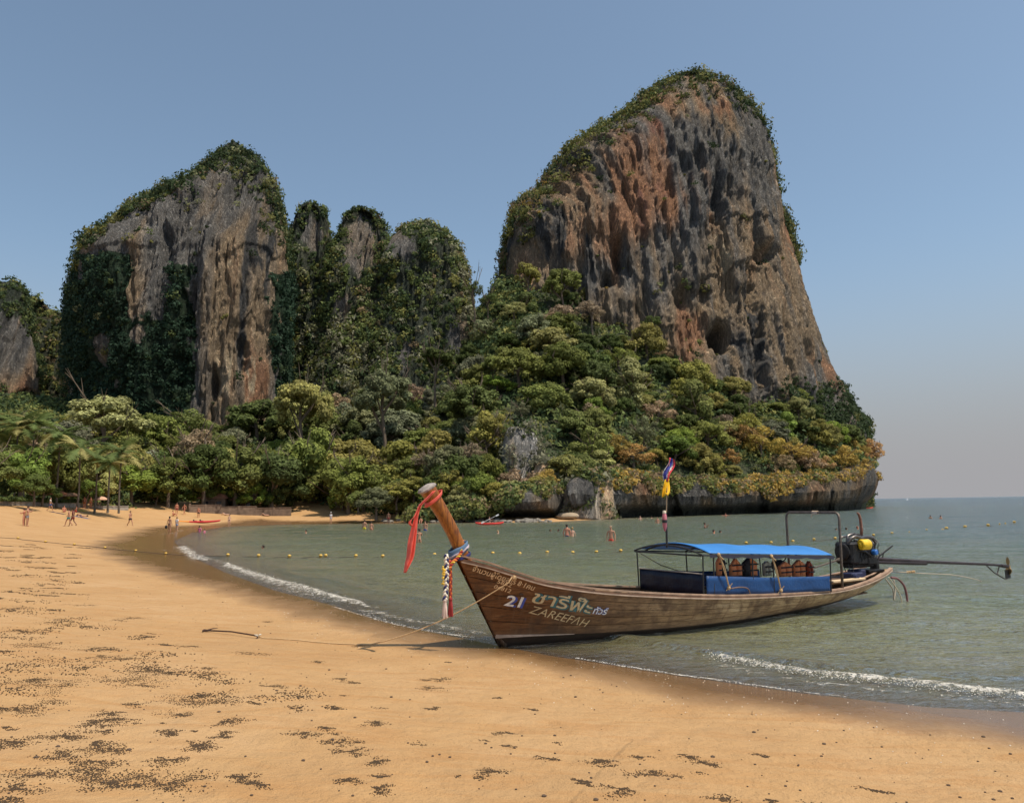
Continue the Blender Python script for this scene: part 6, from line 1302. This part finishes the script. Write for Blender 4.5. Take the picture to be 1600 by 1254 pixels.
# ------------------------------------------------------------------ people
SKT = {}
def skin_mesh(name, J, E, R, sub=1):
    me = bpy.data.meshes.new(name); names = list(J); ix = {k: i for i, k in enumerate(names)}
    me.from_pydata([J[k] for k in names], [(ix[a], ix[b]) for a, b in E], []); ob = bpy.data.objects.new(name, me); COL.objects.link(ob)
    ob.modifiers.new('s', 'SKIN'); md = ob.modifiers.new('d', 'SUBSURF'); md.levels = sub; sv = me.skin_vertices[0].data
    for k in names:
        r = R[k]; sv[ix[k]].radius = (r, r) if not hasattr(r, '__len__') else r; sv[ix[k]].use_root = (ix[k] == 0)
    dg = bpy.context.evaluated_depsgraph_get(); out = bpy.data.meshes.new_from_object(ob.evaluated_get(dg)); bpy.data.objects.remove(ob)
    out.polygons.foreach_set('use_smooth', np.ones(len(out.polygons), bool)); return out
def joints(pose, fem=False):
    w_ = .165 if fem else .185; J = dict(pelvis=(0, 0, .95), spine=(0, .01, 1.12), chest=(0, 0, 1.32), neck=(0, 0, 1.47), jaw=(0, .015, 1.55), head=(0, .01, 1.63), crown=(0, 0, 1.70), nose=(0, .115, 1.60))
    for s_, n in ((-1, 'l'), (1, 'r')):
        J['sh'+n] = (s_*w_, 0, 1.41); J['el'+n] = (s_*(w_+.07), -.02, 1.14); J['wr'+n] = (s_*(w_+.08), .06, .91); J['ha'+n] = (s_*(w_+.08), .08, .83)
        J['hi'+n] = (s_*.095, 0, .90); J['kn'+n] = (s_*.105, .03, .49); J['an'+n] = (s_*.11, -.02, .08); J['to'+n] = (s_*.12, .14, .03)
    def leg(n, s_, kn, an): J['kn'+n] = kn; J['an'+n] = an; J['to'+n] = (an[0]+.01*s_, an[1]+.15, an[2]-.04)
    def arm(n, el, wr, ha): J['el'+n] = el; J['wr'+n] = wr; J['ha'+n] = ha
    if pose == 'walk': leg('l', -1, (-.1, .2, .52), (-.1, .28, .10)); leg('r', 1, (.1, -.05, .5), (.1, -.34, .14)); arm('l', (-.27, -.14, 1.17), (-.26, -.14, .95), (-.26, -.12, .88)); arm('r', (.27, .1, 1.17), (.24, .26, 1.0), (.23, .32, .95))
    if pose == 'hug': arm('l', (-.26, .14, 1.22), (-.1, .34, 1.28), (-.04, .38, 1.3)); arm('r', (.26, .14, 1.22), (.1, .34, 1.3), (.04, .38, 1.32)); J['head'] = (0, .05, 1.62); J['crown'] = (0, .05, 1.69); J['nose'] = (0, .15, 1.58)
    if pose == 'photo': arm('l', (-.28, .14, 1.22), (-.12, .3, 1.46), (-.07, .32, 1.52)); arm('r', (.28, .14, 1.22), (.12, .3, 1.46), (.07, .32, 1.52))
    if pose == 'wide': arm('l', (-.4, .05, 1.3), (-.55, .2, 1.4), (-.6, .24, 1.43)); arm('r', (.4, .05, 1.3), (.55, .2, 1.4), (.6, .24, 1.43))
    if pose in ('sit', 'sitwide'):
        for n, s_ in (('l', -1), ('r', 1)):
            for k in ('sh', 'el', 'wr', 'ha'): x, y, z = J[k+n]; J[k+n] = (x, y-.05, z-.83)
            J['hi'+n] = (s_*.1, 0, .1); leg(n, s_, (s_*.14, .36, .42 if pose == 'sit' else .2), (s_*.12, .58 if pose == 'sit' else .75, .07)); arm(n, (s_*.26, .08, .34), (s_*.2, .3, .4), (s_*.17, .37, .42))
        for k in ('pelvis', 'spine', 'chest', 'neck', 'jaw', 'head', 'crown', 'nose'): x, y, z = J[k]; J[k] = (x, y-.05*(z-.9), z-.83)
    if pose == 'lie':   # on the back, knees up, along +y
        for k in list(J): x, y, z = J[k]; J[k] = (x, z-.9, .14+y)
        for n, s_ in (('l', -1), ('r', 1)): leg(n, s_, (s_*.12, -.38, .45), (s_*.12, -.62, .08)); J['to'+n] = (s_*.12, -.76, .05)
    if pose == 'kayak':
        J2 = joints('sitwide', fem)[0]; J.update(J2)
        for n, s_ in (('l', -1), ('r', 1)): arm(n, (s_*.3, .16, .38), (s_*.36, .38, .46), (s_*.38, .44, .47)); leg(n, s_, (s_*.12, .45, .15), (s_*.1, .85, .07))
    if pose == 'child':
        pass
    R = dict(pelvis=(.15 if not fem else .155, .105), spine=(.125 if not fem else .108, .09), chest=(.158 if not fem else .135, .105), neck=.055, jaw=(.062, .07), head=(.078, .095), crown=(.05, .06), nose=.014)
    for n in 'lr': R.update({'sh'+n: .06 if not fem else .05, 'el'+n: .043 if not fem else .036, 'wr'+n: .029, 'ha'+n: (.036, .018), 'hi'+n: .095, 'kn'+n: .06, 'an'+n: .038, 'to'+n: (.04, .022)})
    E = [('pelvis', 'spine'), ('spine', 'chest'), ('chest', 'neck'), ('neck', 'jaw'), ('jaw', 'head'), ('head', 'crown'), ('head', 'nose')]
    for n in 'lr': E += [('chest', 'sh'+n), ('sh'+n, 'el'+n), ('el'+n, 'wr'+n), ('wr'+n, 'ha'+n), ('pelvis', 'hi'+n), ('hi'+n, 'kn'+n), ('kn'+n, 'an'+n), ('an'+n, 'to'+n)]
    for n in 'lr':      # five fingers, unequal, slightly curled
        h = Vector(J['ha'+n]); w = Vector(J['wr'+n]); d = (h-w).normalized(); s_ = d.cross(Vector((0, 0, 1))); s_ = s_.normalized() if s_.length > .2 else Vector((0, 1, 0))
        for i, (o, l) in enumerate(((-.03, .06), (-.011, .075), (.011, .07), (.03, .055))):
            J['f%d%s' % (i, n)] = tuple(h+d*l+s_*o*1.1); R['f%d%s' % (i, n)] = .009; E.append(('ha'+n, 'f%d%s' % (i, n)))
        J['th'+n] = tuple(h+s_*-.05+d*.01); R['th'+n] = .010; E.append(('ha'+n, 'th'+n))
    return J, E, R
def body_mesh(pose, fem):
    k = (pose, fem)
    if k not in SKT:
        J, E, R = joints(pose, fem); SKT[k] = (skin_mesh('body', J, E, R), J, R)
    return SKT[k]
def wear(name, keys, pose, fem, grow, mat, parent, cut=None):
    kk = (pose, fem, name, tuple(keys))
    if kk not in SKT:
        _, J, R = body_mesh(pose, fem); J2 = {}; R2 = {}; E2 = []
        for ch in keys:
            prev = None
            for it in ch:
                if isinstance(it, tuple): a, b, f = it; nm = '%s%s%.2f' % it; J2[nm] = tuple(np.array(J[a])*(1-f)+np.array(J[b])*f); ra = np.array(R[a])*np.ones(2); rb = np.array(R[b])*np.ones(2); R2[nm] = tuple(ra*(1-f)+rb*f+grow)
                else: nm = it; J2[nm] = J[it]; R2[nm] = tuple(np.array(R[it])*np.ones(2)+grow)
                if prev: E2.append((prev, nm))
                prev = nm
        E2 = list(dict.fromkeys(E2)); SKT[kk] = skin_mesh(name, J2, E2, R2)
    me = SKT[kk]; 
    if (me.name, mat.name) in SKT: me = SKT[(me.name, mat.name)]
    else: m2 = me.copy(); m2.materials.clear(); m2.materials.append(mat); SKT[(me.name, mat.name)] = m2; me = m2
    return put(name, me, None, parent)
SKINM = {k: simple('skin_'+k, c, .55, nscale=3, var=.06) for k, c in dict(pale=(.55, .32, .22), tan=(.40, .20, .12), red=(.48, .2, .12), brown=(.2, .1, .06)).items()}
CM = {}
def cmat(c):
    if c not in CM: CM[c] = simple('cloth', c, .85, var=.1)
    return CM[c]
TEAL = (.03, .28, .30); NAVYC = (.02, .025, .07); BLK = (.02, .02, .022); REDC = (.6, .05, .03); YELC = (.6, .5, .03); WHTC = (.75, .74, .72); BLUC = (.04, .10, .30); GRYC = (.25, .25, .27); PNKC = (.6, .15, .25); DRED = (.22, .03, .03); ORGC = (.65, .2, .04)
SH = [(('pelvis'), ('hil'), ('hil', 'knl', .55)), (('pelvis'), ('hir'), ('hir', 'knr', .55)), (('pelvis'), ('pelvis', 'spine', .45))]
BR = [(('hil'), ('pelvis'), ('hir'))]; TOP = [(('chest', 'spine', .25), ('chest', 'neck', .12))]
SHIRT = [(('pelvis', 'spine', .3), 'spine', 'chest', ('chest', 'neck', .5)), ('chest', 'shl', ('shl', 'ell', .6)), ('chest', 'shr', ('shr', 'elr', .6))]; DRESS = SHIRT+[('spine', 'pelvis', 'hil', ('hil', 'knl', .4)), ('pelvis', 'hir', ('hir', 'knr', .4))]
def person(P, face, pose='stand', fem=False, h=1.75, skin='tan', shorts=None, bikini=None, shirt=None, dress=None, hair=(.03, .02, .015), hairlen=0, hat=None, label='', sink=0.0, roll=0):
    """face: heading in degrees clockwise from away-from-camera"""
    t = empty('person', (P[0], P[1], P[2]-sink), -math.radians(face), label, 'person'); t.scale = (h/1.75,)*3
    me, J, R = body_mesh(pose, fem); k = ('b', pose, fem, skin)
    if k not in SKT: m2 = me.copy(); m2.materials.clear(); m2.materials.append(SKINM[skin]); SKT[k] = m2
    put('body', SKT[k], None, t)
    c = Vector(J['head']); up = (Vector(J['crown'])-Vector(J['jaw'])).normalized(); mb = MB(); q = Vector((0, 0, 1)).rotation_difference(up); b = MB(); b.ball((0, 0, 0), (.092, .108, .105), 10, 8)
    fw = q@Vector((0, -.022, .028)); keep = [f for f in b.F if max(b.V[i][1]-.9*b.V[i][2] for i in f) < .085]
    mb.add([q@Vector(v)+c+fw for v in b.V], keep)
    if hairlen: mb.ball(tuple(c+q@Vector((0, -.09, -.10*hairlen))), (.06, .035, .12*hairlen), 8, 6)
    hk = ('h', pose, fem, hairlen)
    if hk not in SKT: SKT[hk] = mesh('hair', mb.V, mb.F, True)
    ho = put('hair', SKT[hk].copy(), cmat(hair), t)
    if shorts: wear('shorts', SH, pose, fem, .016, cmat(shorts), t)
    if bikini: wear('bikini_bottom', BR, pose, fem, .008, cmat(bikini), t); wear('bikini_top', TOP, pose, fem, .006, cmat(bikini), t)
    if shirt: wear('shirt', SHIRT, pose, fem, .014, cmat(shirt), t)
    if dress: wear('dress', DRESS, pose, fem, .016, cmat(dress), t)
    if hat:
        b = MB(); b.lathe([(.16, 0), (.17, .01), (.1, .02), (.09, .09), (.03, .11)], c+up*.06, up, 12); b.build('hat', cmat(hat), t)
    return t
def onsand(px, py): return ground(px, py)
def wade(px, py, head_py, h=1.75):
    """stands in the water, waterline at py, head at head_py"""
    P = onz(px, py, 0.0); top = at(np.array(float(px)), np.array(float(head_py)), P[1])[2]; return P, max(0, h-top)
pp = onsand(42, 822); qq = onsand(51.5, 822.5); qq[1] = pp[1]-.05
person(pp, 78, 'hug', False, 1.80, 'tan', shorts=GRYC, label='bare-chested man in grey trunks hugging a woman on the sand at far left')
person(qq, -95, 'hug', True, 1.68, 'red', bikini=DRED, hairlen=.6, hair=(.05, .03, .02), label='woman in dark red swimwear hugging a man on the sand at far left')
person(onsand(78, 798.5), 70, 'walk', False, 1.7, 'tan', shorts=BLUC, shirt=(.55, .5, .45), label='walker in a pale top near the grey wall at far left')
person(onsand(107, 822), -100, 'walk', False, 1.78, 'tan', shorts=TEAL, label='man in teal shorts walking beside a dark-clothed companion on the sand')
person(onsand(113.5, 822), -95, 'walk', False, 1.78, 'brown', shorts=DRED, shirt=(.16, .05, .04), label='companion in dark clothes walking right beside the man in teal shorts')
person(onsand(100, 800), 140, 'sit', True, 1.65, 'red', bikini=PNKC, label='sunbather sitting behind the man in teal shorts')
person(onsand(119, 800), -120, 'sit', False, 1.7, 'red', shorts=REDC, label='sunbather in red sitting behind the dark-clothed walker')
o = person(onsand(127, 808), 90, 'lie', False, 1.75, 'tan', shorts=NAVYC, label='man lying on his back with knees up right of the walking pair')
person(onsand(131.5, 794), 180, 'stand', False, 1.75, 'red', shorts=(.4, .12, .04), label='reddish standing bather by the grey wall, left one of two')
person(onsand(141.5, 794.5), 180, 'stand', True, 1.7, 'red', bikini=ORGC, label='reddish standing bather by the grey wall, right one of two')
person(onsand(203, 822), 110, 'walk', False, 1.75, 'tan', shorts=BLK, label='lone man in dark shorts walking on the empty sand')
person(onsand(264.5, 832), 10, 'stand', True, 1.7, 'tan', bikini=BLK, hairlen=.5, label='woman in a black bikini with a dark bag standing at the wet sand')
person(onsand(276, 829.5), 20, 'stand', True, 1.55, 'pale', shirt=WHTC, shorts=(.3, .36, .5), label='bather in a white top standing right of the woman with the bag')
person(onsand(276, 803), 150, 'stand', False, 1.75, 'red', shorts=DRED, label='far standing bather above the woman with the bag')
person(onsand(288, 804), 200, 'walk', False, 1.7, 'red', shorts=(.3, .08, .05), label='far walking bather right of the far standing one')
person(onsand(270.5, 806), 90, 'sit', True, 1.65, 'red', bikini=REDC, label='sitting bather beside the far standing one')
person(onsand(310, 809.5), 180, 'stand', False, 1.75, 'red', shorts=BLK, label='bather standing on the sand just behind the red kayak')
person(onsand(358, 821.5), 160, 'stand', True, 1.6, 'pale', bikini=NAVYC, hairlen=1, label='dark-haired woman standing at the water right of the red kayak')
P, s_ = wade(312, 831, 820); person(P, 20, 'stand', True, 1.7, 'tan', dress=PNKC, sink=s_, label='adult wading in front of the red kayak')
P, s_ = wade(319.5, 832.5, 826, 1.1); person(P, 300, 'stand', True, 1.1, 'pale', dress=PNKC, sink=s_, label='small child in pink in the shallows in front of the red kayak')
for px, py, l_ in ((352, 805, 'sunbather lying far back near the brown wall, left one'), (414, 806, 'sunbather lying far back near the brown wall, right one')): person(onsand(px, py), 80, 'lie', True, 1.7, 'pale', bikini=WHTC, label=l_)
person(onsand(517, 817), 180, 'stand', True, 1.65, 'pale', shirt=WHTC, shorts=(.5, .5, .52), hat=WHTC, label='person in a white shirt and hat standing on the far sand')
P, s_ = wade(569.5, 826.5, 812); person(P, 10, 'stand', False, 1.78, 'tan', shorts=YELC, sink=s_, label='man in yellow shorts standing at the far water edge')
P, s_ = wade(580, 827, 813.5); person(P, 350, 'stand', True, 1.7, 'tan', bikini=(.3, .1, .05), sink=s_, label='woman standing right of the man in yellow shorts')
person(onsand(607, 818), 180, 'stand', False, 1.7, 'brown', shorts=DRED, label='small dark figure on the far sand right of the yellow shorts')
P, s_ = wade(655, 847.5, 825, 1.68); person(P, 330, 'photo', True, 1.68, 'tan', bikini=(.12, .07, .05), hairlen=.4, sink=s_, label='woman in brown swimwear holding her hands to her face, left of the prow')
person(onsand(657.5, 817.5), 180, 'sit', False, 1.75, 'red', shorts=BLK, label='bather sitting on the far stones beside the hanging ribbon')
P, s_ = wade(664.5, 829, 813); person(P, 200, 'stand', False, 1.75, 'tan', shorts=BLUC, sink=s_, label='man in blue trunks wading just behind the prow')
P, s_ = wade(720.5, 847, 838, 1.15); ch = person(P, 200, 'wide', True, 1.15, 'pale', bikini=REDC, sink=s_, label='child with orange armbands in the water right of the prow')
for sgn in (-1, 1):
    mb = MB(); mb.lathe([(.05, -.07), (.1, -.04), (.1, .04), (.05, .07)], (sgn*.33, .05, 1.32), (1, 0, 0), 12); mb.build('armband', cmat(ORGC), ch, True)
def swim(px, py, hp, label, fem=False, skin='tan', hair=(.03, .02, .015), h=1.7): P, s_ = wade(px, py, hp, h); return person(P, trng.uniform(0, 360), 'stand', fem, h, skin, shorts=None if fem else BLK, bikini=BLK if fem else None, hair=hair, sink=s_, label=label)
swim(478, 832, 827, 'lone swimmer in the left part of the bay'); swim(411, 856, 851, 'dark head of a swimmer above the left buoys')
swim(778, 834, 828, 'pale swimmer between the prow and the waist-deep couple', skin='pale', hair=(.3, .2, .1)); swim(860, 830, 826.5, 'dark head left of the waist-deep couple, left one'); swim(872.5, 830.5, 826, 'dark head left of the waist-deep couple, right one')
P, s_ = wade(886, 838, 819.5); person(P, 10, 'stand', False, 1.8, 'red', shorts=NAVYC, sink=s_, label='man in navy shorts standing in the water, left of a pair')
P, s_ = wade(894.5, 837.5, 821); person(P, 350, 'stand', True, 1.65, 'pale', bikini=DRED, hair=(.35, .22, .1), sink=s_, label='fair-haired woman standing in the water right of the man in navy')
P, s_ = wade(955, 847, 821.5); person(P, 200, 'stand', False, 1.78, 'tan', shorts=REDC, hair=(.4, .3, .2), sink=s_, label='man in bright red shorts standing alone in the water')
P, s_ = wade(1000.5, 812, 804.5); person(P, 180, 'stand', True, 1.7, 'pale', bikini=WHTC, sink=s_, label='far pale bather near the dark rock left of the flagpole')
P, s_ = wade(1027.5, 816, 806.5); person(P, 180, 'stand', False, 1.7, 'tan', shorts=BLUC, sink=s_, label='far bather in blue shorts just left of the flagpole')
P, s_ = wade(1101.5, 826, 814); person(P, 120, 'photo', True, 1.65, 'brown', bikini=BLK, sink=s_, label='dark thin figure standing in the water above the canopy')
swim(1115.5, 833, 827, 'swimmer with bare shoulders above the canopy', skin='red'); swim(1125.5, 832, 828, 'dark head right of the swimmer with bare shoulders')
P, s_ = wade(1134, 808, 801); person(P, 200, 'wide', False, 1.75, 'red', shorts=REDC, sink=s_, label='far reddish bather close to the headland rock right of the flagpole')
swim(1307, 828.5, 825, 'dark head between the legs of the arch frame, leftmost of three'); swim(1322.5, 827.5, 823.5, 'dark head beside the arch frame, middle of three'); swim(1340, 826.5, 821.5, 'reddish head left of the exhaust pipe, rightmost of three', skin='red', hair=(.2, .08, .05))
swim(1454, 808.5, 804, 'dark swimmer in the open water at right, left one of two'); swim(1470, 809.5, 804.5, 'dark swimmer in the open water at right, right one of two', skin='red')
swim(1018, 809.5, 806, 'tiny dark head against the headland rock left of the flagpole'); swim(965, 811, 808.5, 'tiny head at the foot of the headland rock', skin='pale')
# bag held by the woman
g = onsand(259.8, 829); mb = MB(); mb.ball((g[0], g[1]-.05, g[2]+.42), (.16, .08, .2), 10, 7); mb.tube([(g[0]-.05, g[1]-.05, g[2]+.55), (g[0]+.05, g[1]-.05, g[2]+.8), (g[0]+.12, g[1]-.05, g[2]+.88)], .012, 5); mb.build('shoulder_bag', cmat(BLK), None, True); tag(bpy.data.objects['shoulder_bag'], 'dark bag carried by the woman in the black bikini', 'bag')
def towel(px, py, c, label, L_=1.8):
    g = onsand(px, py); V, F = solid_sheet(lambda a, b: ((g[0]+(a-.5)*L_, g[1]+(b-.5)*.8, float(sand_z(np.array([g[0]+(a-.5)*L_]), np.array([g[1]+(b-.5)*.8]))[0])+.03+.01*math.sin(a*20)), (0, 0, 1)), 12, 6, .02); o = put('towel', mesh('towel', V, F), cmat(c)); tag(o, label, 'towel')
towel(90, 801.2, NAVYC, 'dark blue towel on the sand left of the sunbathers'); towel(124, 797, YELC, 'yellow towel on the sand under the seated sunbathers'); towel(128, 808.5, (.05, .08, .2), 'blue towel under the man lying on his back')
# kayaks
def kayak(P, rz, c1, c2, label, paddler=None, L_=3.6):
    t = empty('kayak', P, rz, label, 'kayak'); n = 24; V = []
    for i in range(n):
        f = -1+2*i/(n-1); w_ = .36*(1-abs(f)**2.4)+.01; zt = .28+.13*abs(f)**3; zb = .02+.2*abs(f)**4
        for (a, b) in ((0, zt+.02), (.7, zt), (1, zt-.08), (.8, zb+.05), (0, zb), (-.8, zb+.05), (-1, zt-.08), (-.7, zt)): V.append((f*L_/2, a*w_, b))
    F = [[i*8+k, i*8+(k+1) % 8, (i+1)*8+(k+1) % 8, (i+1)*8+k] for i in range(n-1) for k in range(8)]+[list(range(8))[::-1], [(n-1)*8+k for k in range(8)]]
    me = mesh('hull', V, F, True); o = put('hull', me, cmat(c1), t); me.materials.append(cmat(c2))
    for p_ in me.polygons: p_.material_index = 1 if p_.center.x < -.35*L_/2 else 0
    for x in (-.5, .45): mb = MB(); mb.box((x, 0, .33), (.42, .38, .06), None, .02); mb.box((x-.2, 0, .42), (.06, .38, .2), None, .02); mb.build('seat', cmat(BLK), t)
    return t
g = onsand(310, 817); kayak((g[0], g[1], g[2]), .0, (.6, .04, .05), (.75, .25, .03), 'red and orange kayak pulled up on the sand at the water edge', L_=6.4)
P = onz(765, 819, 0); k_ = kayak((P[0], P[1], -.08), .05, (.6, .05, .04), (.6, .05, .04), 'red kayak paddled near the far shore right of the prow', L_=3.6); person((P[0], P[1], .12), 90, 'kayak', False, 1.7, 'tan', shirt=GRYC, label='paddler sitting in the red kayak near the far shore')
mb = MB(); mb.tube([(P[0]-.7, P[1]-.4, .35), (P[0]+.9, P[1]-.3, 1.1)], .018, 6); mb.box((P[0]+1.0, P[1]-.3, 1.15), (.4, .03, .17), Matrix.Rotation(-.43, 3, 'Y'), .01); mb.box((P[0]-.85, P[1]-.4, .28), (.4, .03, .17), Matrix.Rotation(-.43, 3, 'Y'), .01); o = mb.build('paddle', cmat(WHTC)); tag(o, 'pale double paddle held by the paddler near the far shore', 'paddle')
P = onz(1353, 794.3, 0); kayak((P[0], P[1], -.05), .3, (.6, .06, .03), (.6, .06, .03), 'tiny red kayak off the right tip of the headland', L_=4.5); person((P[0], P[1], .12), 90, 'kayak', False, 1.7, 'red', shirt=TEAL, label='paddler in the tiny kayak off the tip of the headland')

# ------------------------------------------------------------------ buoy line
mb = MB(); mb.ball((0, 0, 0), (.5, .5, .42), 12, 8); FLm = mesh('float', mb.V, mb.F, True); mb = MB(); mb.lathe([(.50, -.06), (.525, -.03), (.525, .05), (.50, .08)], (0, 0, -.03), (0, 0, 1), 14); BDm = mesh('band', mb.V, mb.F)
YB = simple('buoy_yellow', (.58, .36, .06), .55, nscale=3, var=.2); BB = simple('buoy_dark', (.05, .04, .03), .7); WB = simple('buoy_white', (.6, .58, .52), .6)
FLm.materials.append(YB); BDm.materials.append(BB)
bu = [(28, 842), (71, 847.5), (116, 852), (164, 857), (212, 861.5), (259, 866)], [(356, 869), (404, 870), (452, 871), (501, 870.5), (509, 870), (556, 870.5), (598, 871), (679, 868.5), (770, 866.5), (812, 867), (855, 865), (895, 865.5), (932, 864.5), (970, 862.5), (1166, 850), (1205, 849.5), (1239, 847.5), (1272, 844.5), (1305, 842.5), (1365, 837.5), (1394, 834.5), (1421, 832.5), (1448, 829.5), (1473, 829), (1479, 827), (1508, 824.5), (1544, 822), (1562, 820), (1571, 819), (1585, 817)]
ordl = ['first', 'second', 'third', 'fourth', 'fifth', 'sixth', 'seventh', 'eighth', 'ninth', 'tenth', 'eleventh', 'twelfth', 'thirteenth', 'fourteenth', 'fifteenth', 'sixteenth']
ropeP = []
ref_names = {356: 'lone buoy just off the left wavelet', 404: 'dark-banded buoy below the dark swimmer head', 501: 'left one of two buoys floating close together', 509: 'right one of two buoys floating close together', 679: 'first buoy left of the blue cloth on the prow'}
wi = 0
for k, (px, py) in enumerate(bu[0]+bu[1]):
    sandy = k < 6; P = ground(px, py) if sandy else onz(px, py, 0.0); P = Vector(P); r = .16 if sandy else .19 if P.y < 60 else .27 if P.y < 110 else .42
    small = px in (1421, 1448, 1473, 1562, 1571)
    lab = '%s yellow buoy from the left picture edge, on the sand' % ordl[k] if sandy else ref_names.get(px) or ('%s buoy counted from the prow rightwards, in front of the bathers' % ordl[k-14] if 14 <= k < 20 else 'buoy %s' % '' if False else None)
    if lab is None:
        if px < 679: lab = '%s buoy to the right of the one off the left wavelet' % ordl[max(0, [452, 556, 598].index(px))] if px in (452, 556, 598) else 'buoy'
        elif px < 1310: lab = '%s buoy counted leftwards to right above the blue canopy' % ordl[k-20]
        else: lab = '%s buoy right of the engine in the open water' % ordl[k-25]
    o = empty('buoy', P+Vector((0, 0, r*.25+.04 if not sandy else r*.38)), 0, lab, 'buoy', 'buoys along the swimming line')
    f = bpy.data.objects.new('float', FLm); COL.objects.link(f); f.parent = o; b = bpy.data.objects.new('band', BDm); COL.objects.link(b); b.parent = o
    o.scale = (r*(.55 if small else 1),)*3; ropeP.append(P+Vector((0, 0, .03 if not sandy else .06)))
def line_rope(P, name, label):
    mb = MB(); Q = []
    for a, b in zip(P[:-1], P[1:]):
        for i in range(6):
            q = a.lerp(b, i/6); z = float(sand_z(np.array([q.x]), np.array([q.y]))[0]); q.z = max(z+.03, .0-.02*math.sin(i)); Q.append(q)
    Q.append(P[-1]); mb.tube(Q, .016, 5); o = mb.build(name, simple('wet_dark_rope', (.08, .06, .045), .8)); tag(o, label, 'rope')
g0 = Vector(ground(-40, 838)); line_rope([g0]+ropeP[:6]+ropeP[6:20], 'buoy_rope', 'dark rope joining the buoys across the sand and the bay')
line_rope(ropeP[20:], 'buoy_rope', 'rope joining the far buoys from the canopy to the right edge')

# ------------------------------------------------------------------ labels: tell look-alikes apart by their order from the left
from collections import defaultdict
by = defaultdict(list)
bpy.context.view_layer.update()
for o in COL.objects:
    if o.parent is None and 'label' in o.keys() and o.name.split('.')[0] in ('tree', 'bush'): by[o['label']].append(o)
num = ['', '', 'two', 'three', 'four', 'five', 'six', 'seven', 'eight', 'nine', 'ten', 'eleven', 'twelve']
for l_, os_ in by.items():
    if len(os_) < 2: continue
    os_.sort(key=lambda o: o.location.x/max(o.location.y, 1)); n = len(os_)
    for i, o in enumerate(os_):
        w_ = 'left one of two' if n == 2 and i == 0 else 'right one of two' if n == 2 else 'leftmost of %s' % num[min(n, 12)] if i == 0 else 'rightmost of %s' % num[min(n, 12)] if i == n-1 else '%s from the left' % ordl[i]
        o['label'] = l_+', '+w_
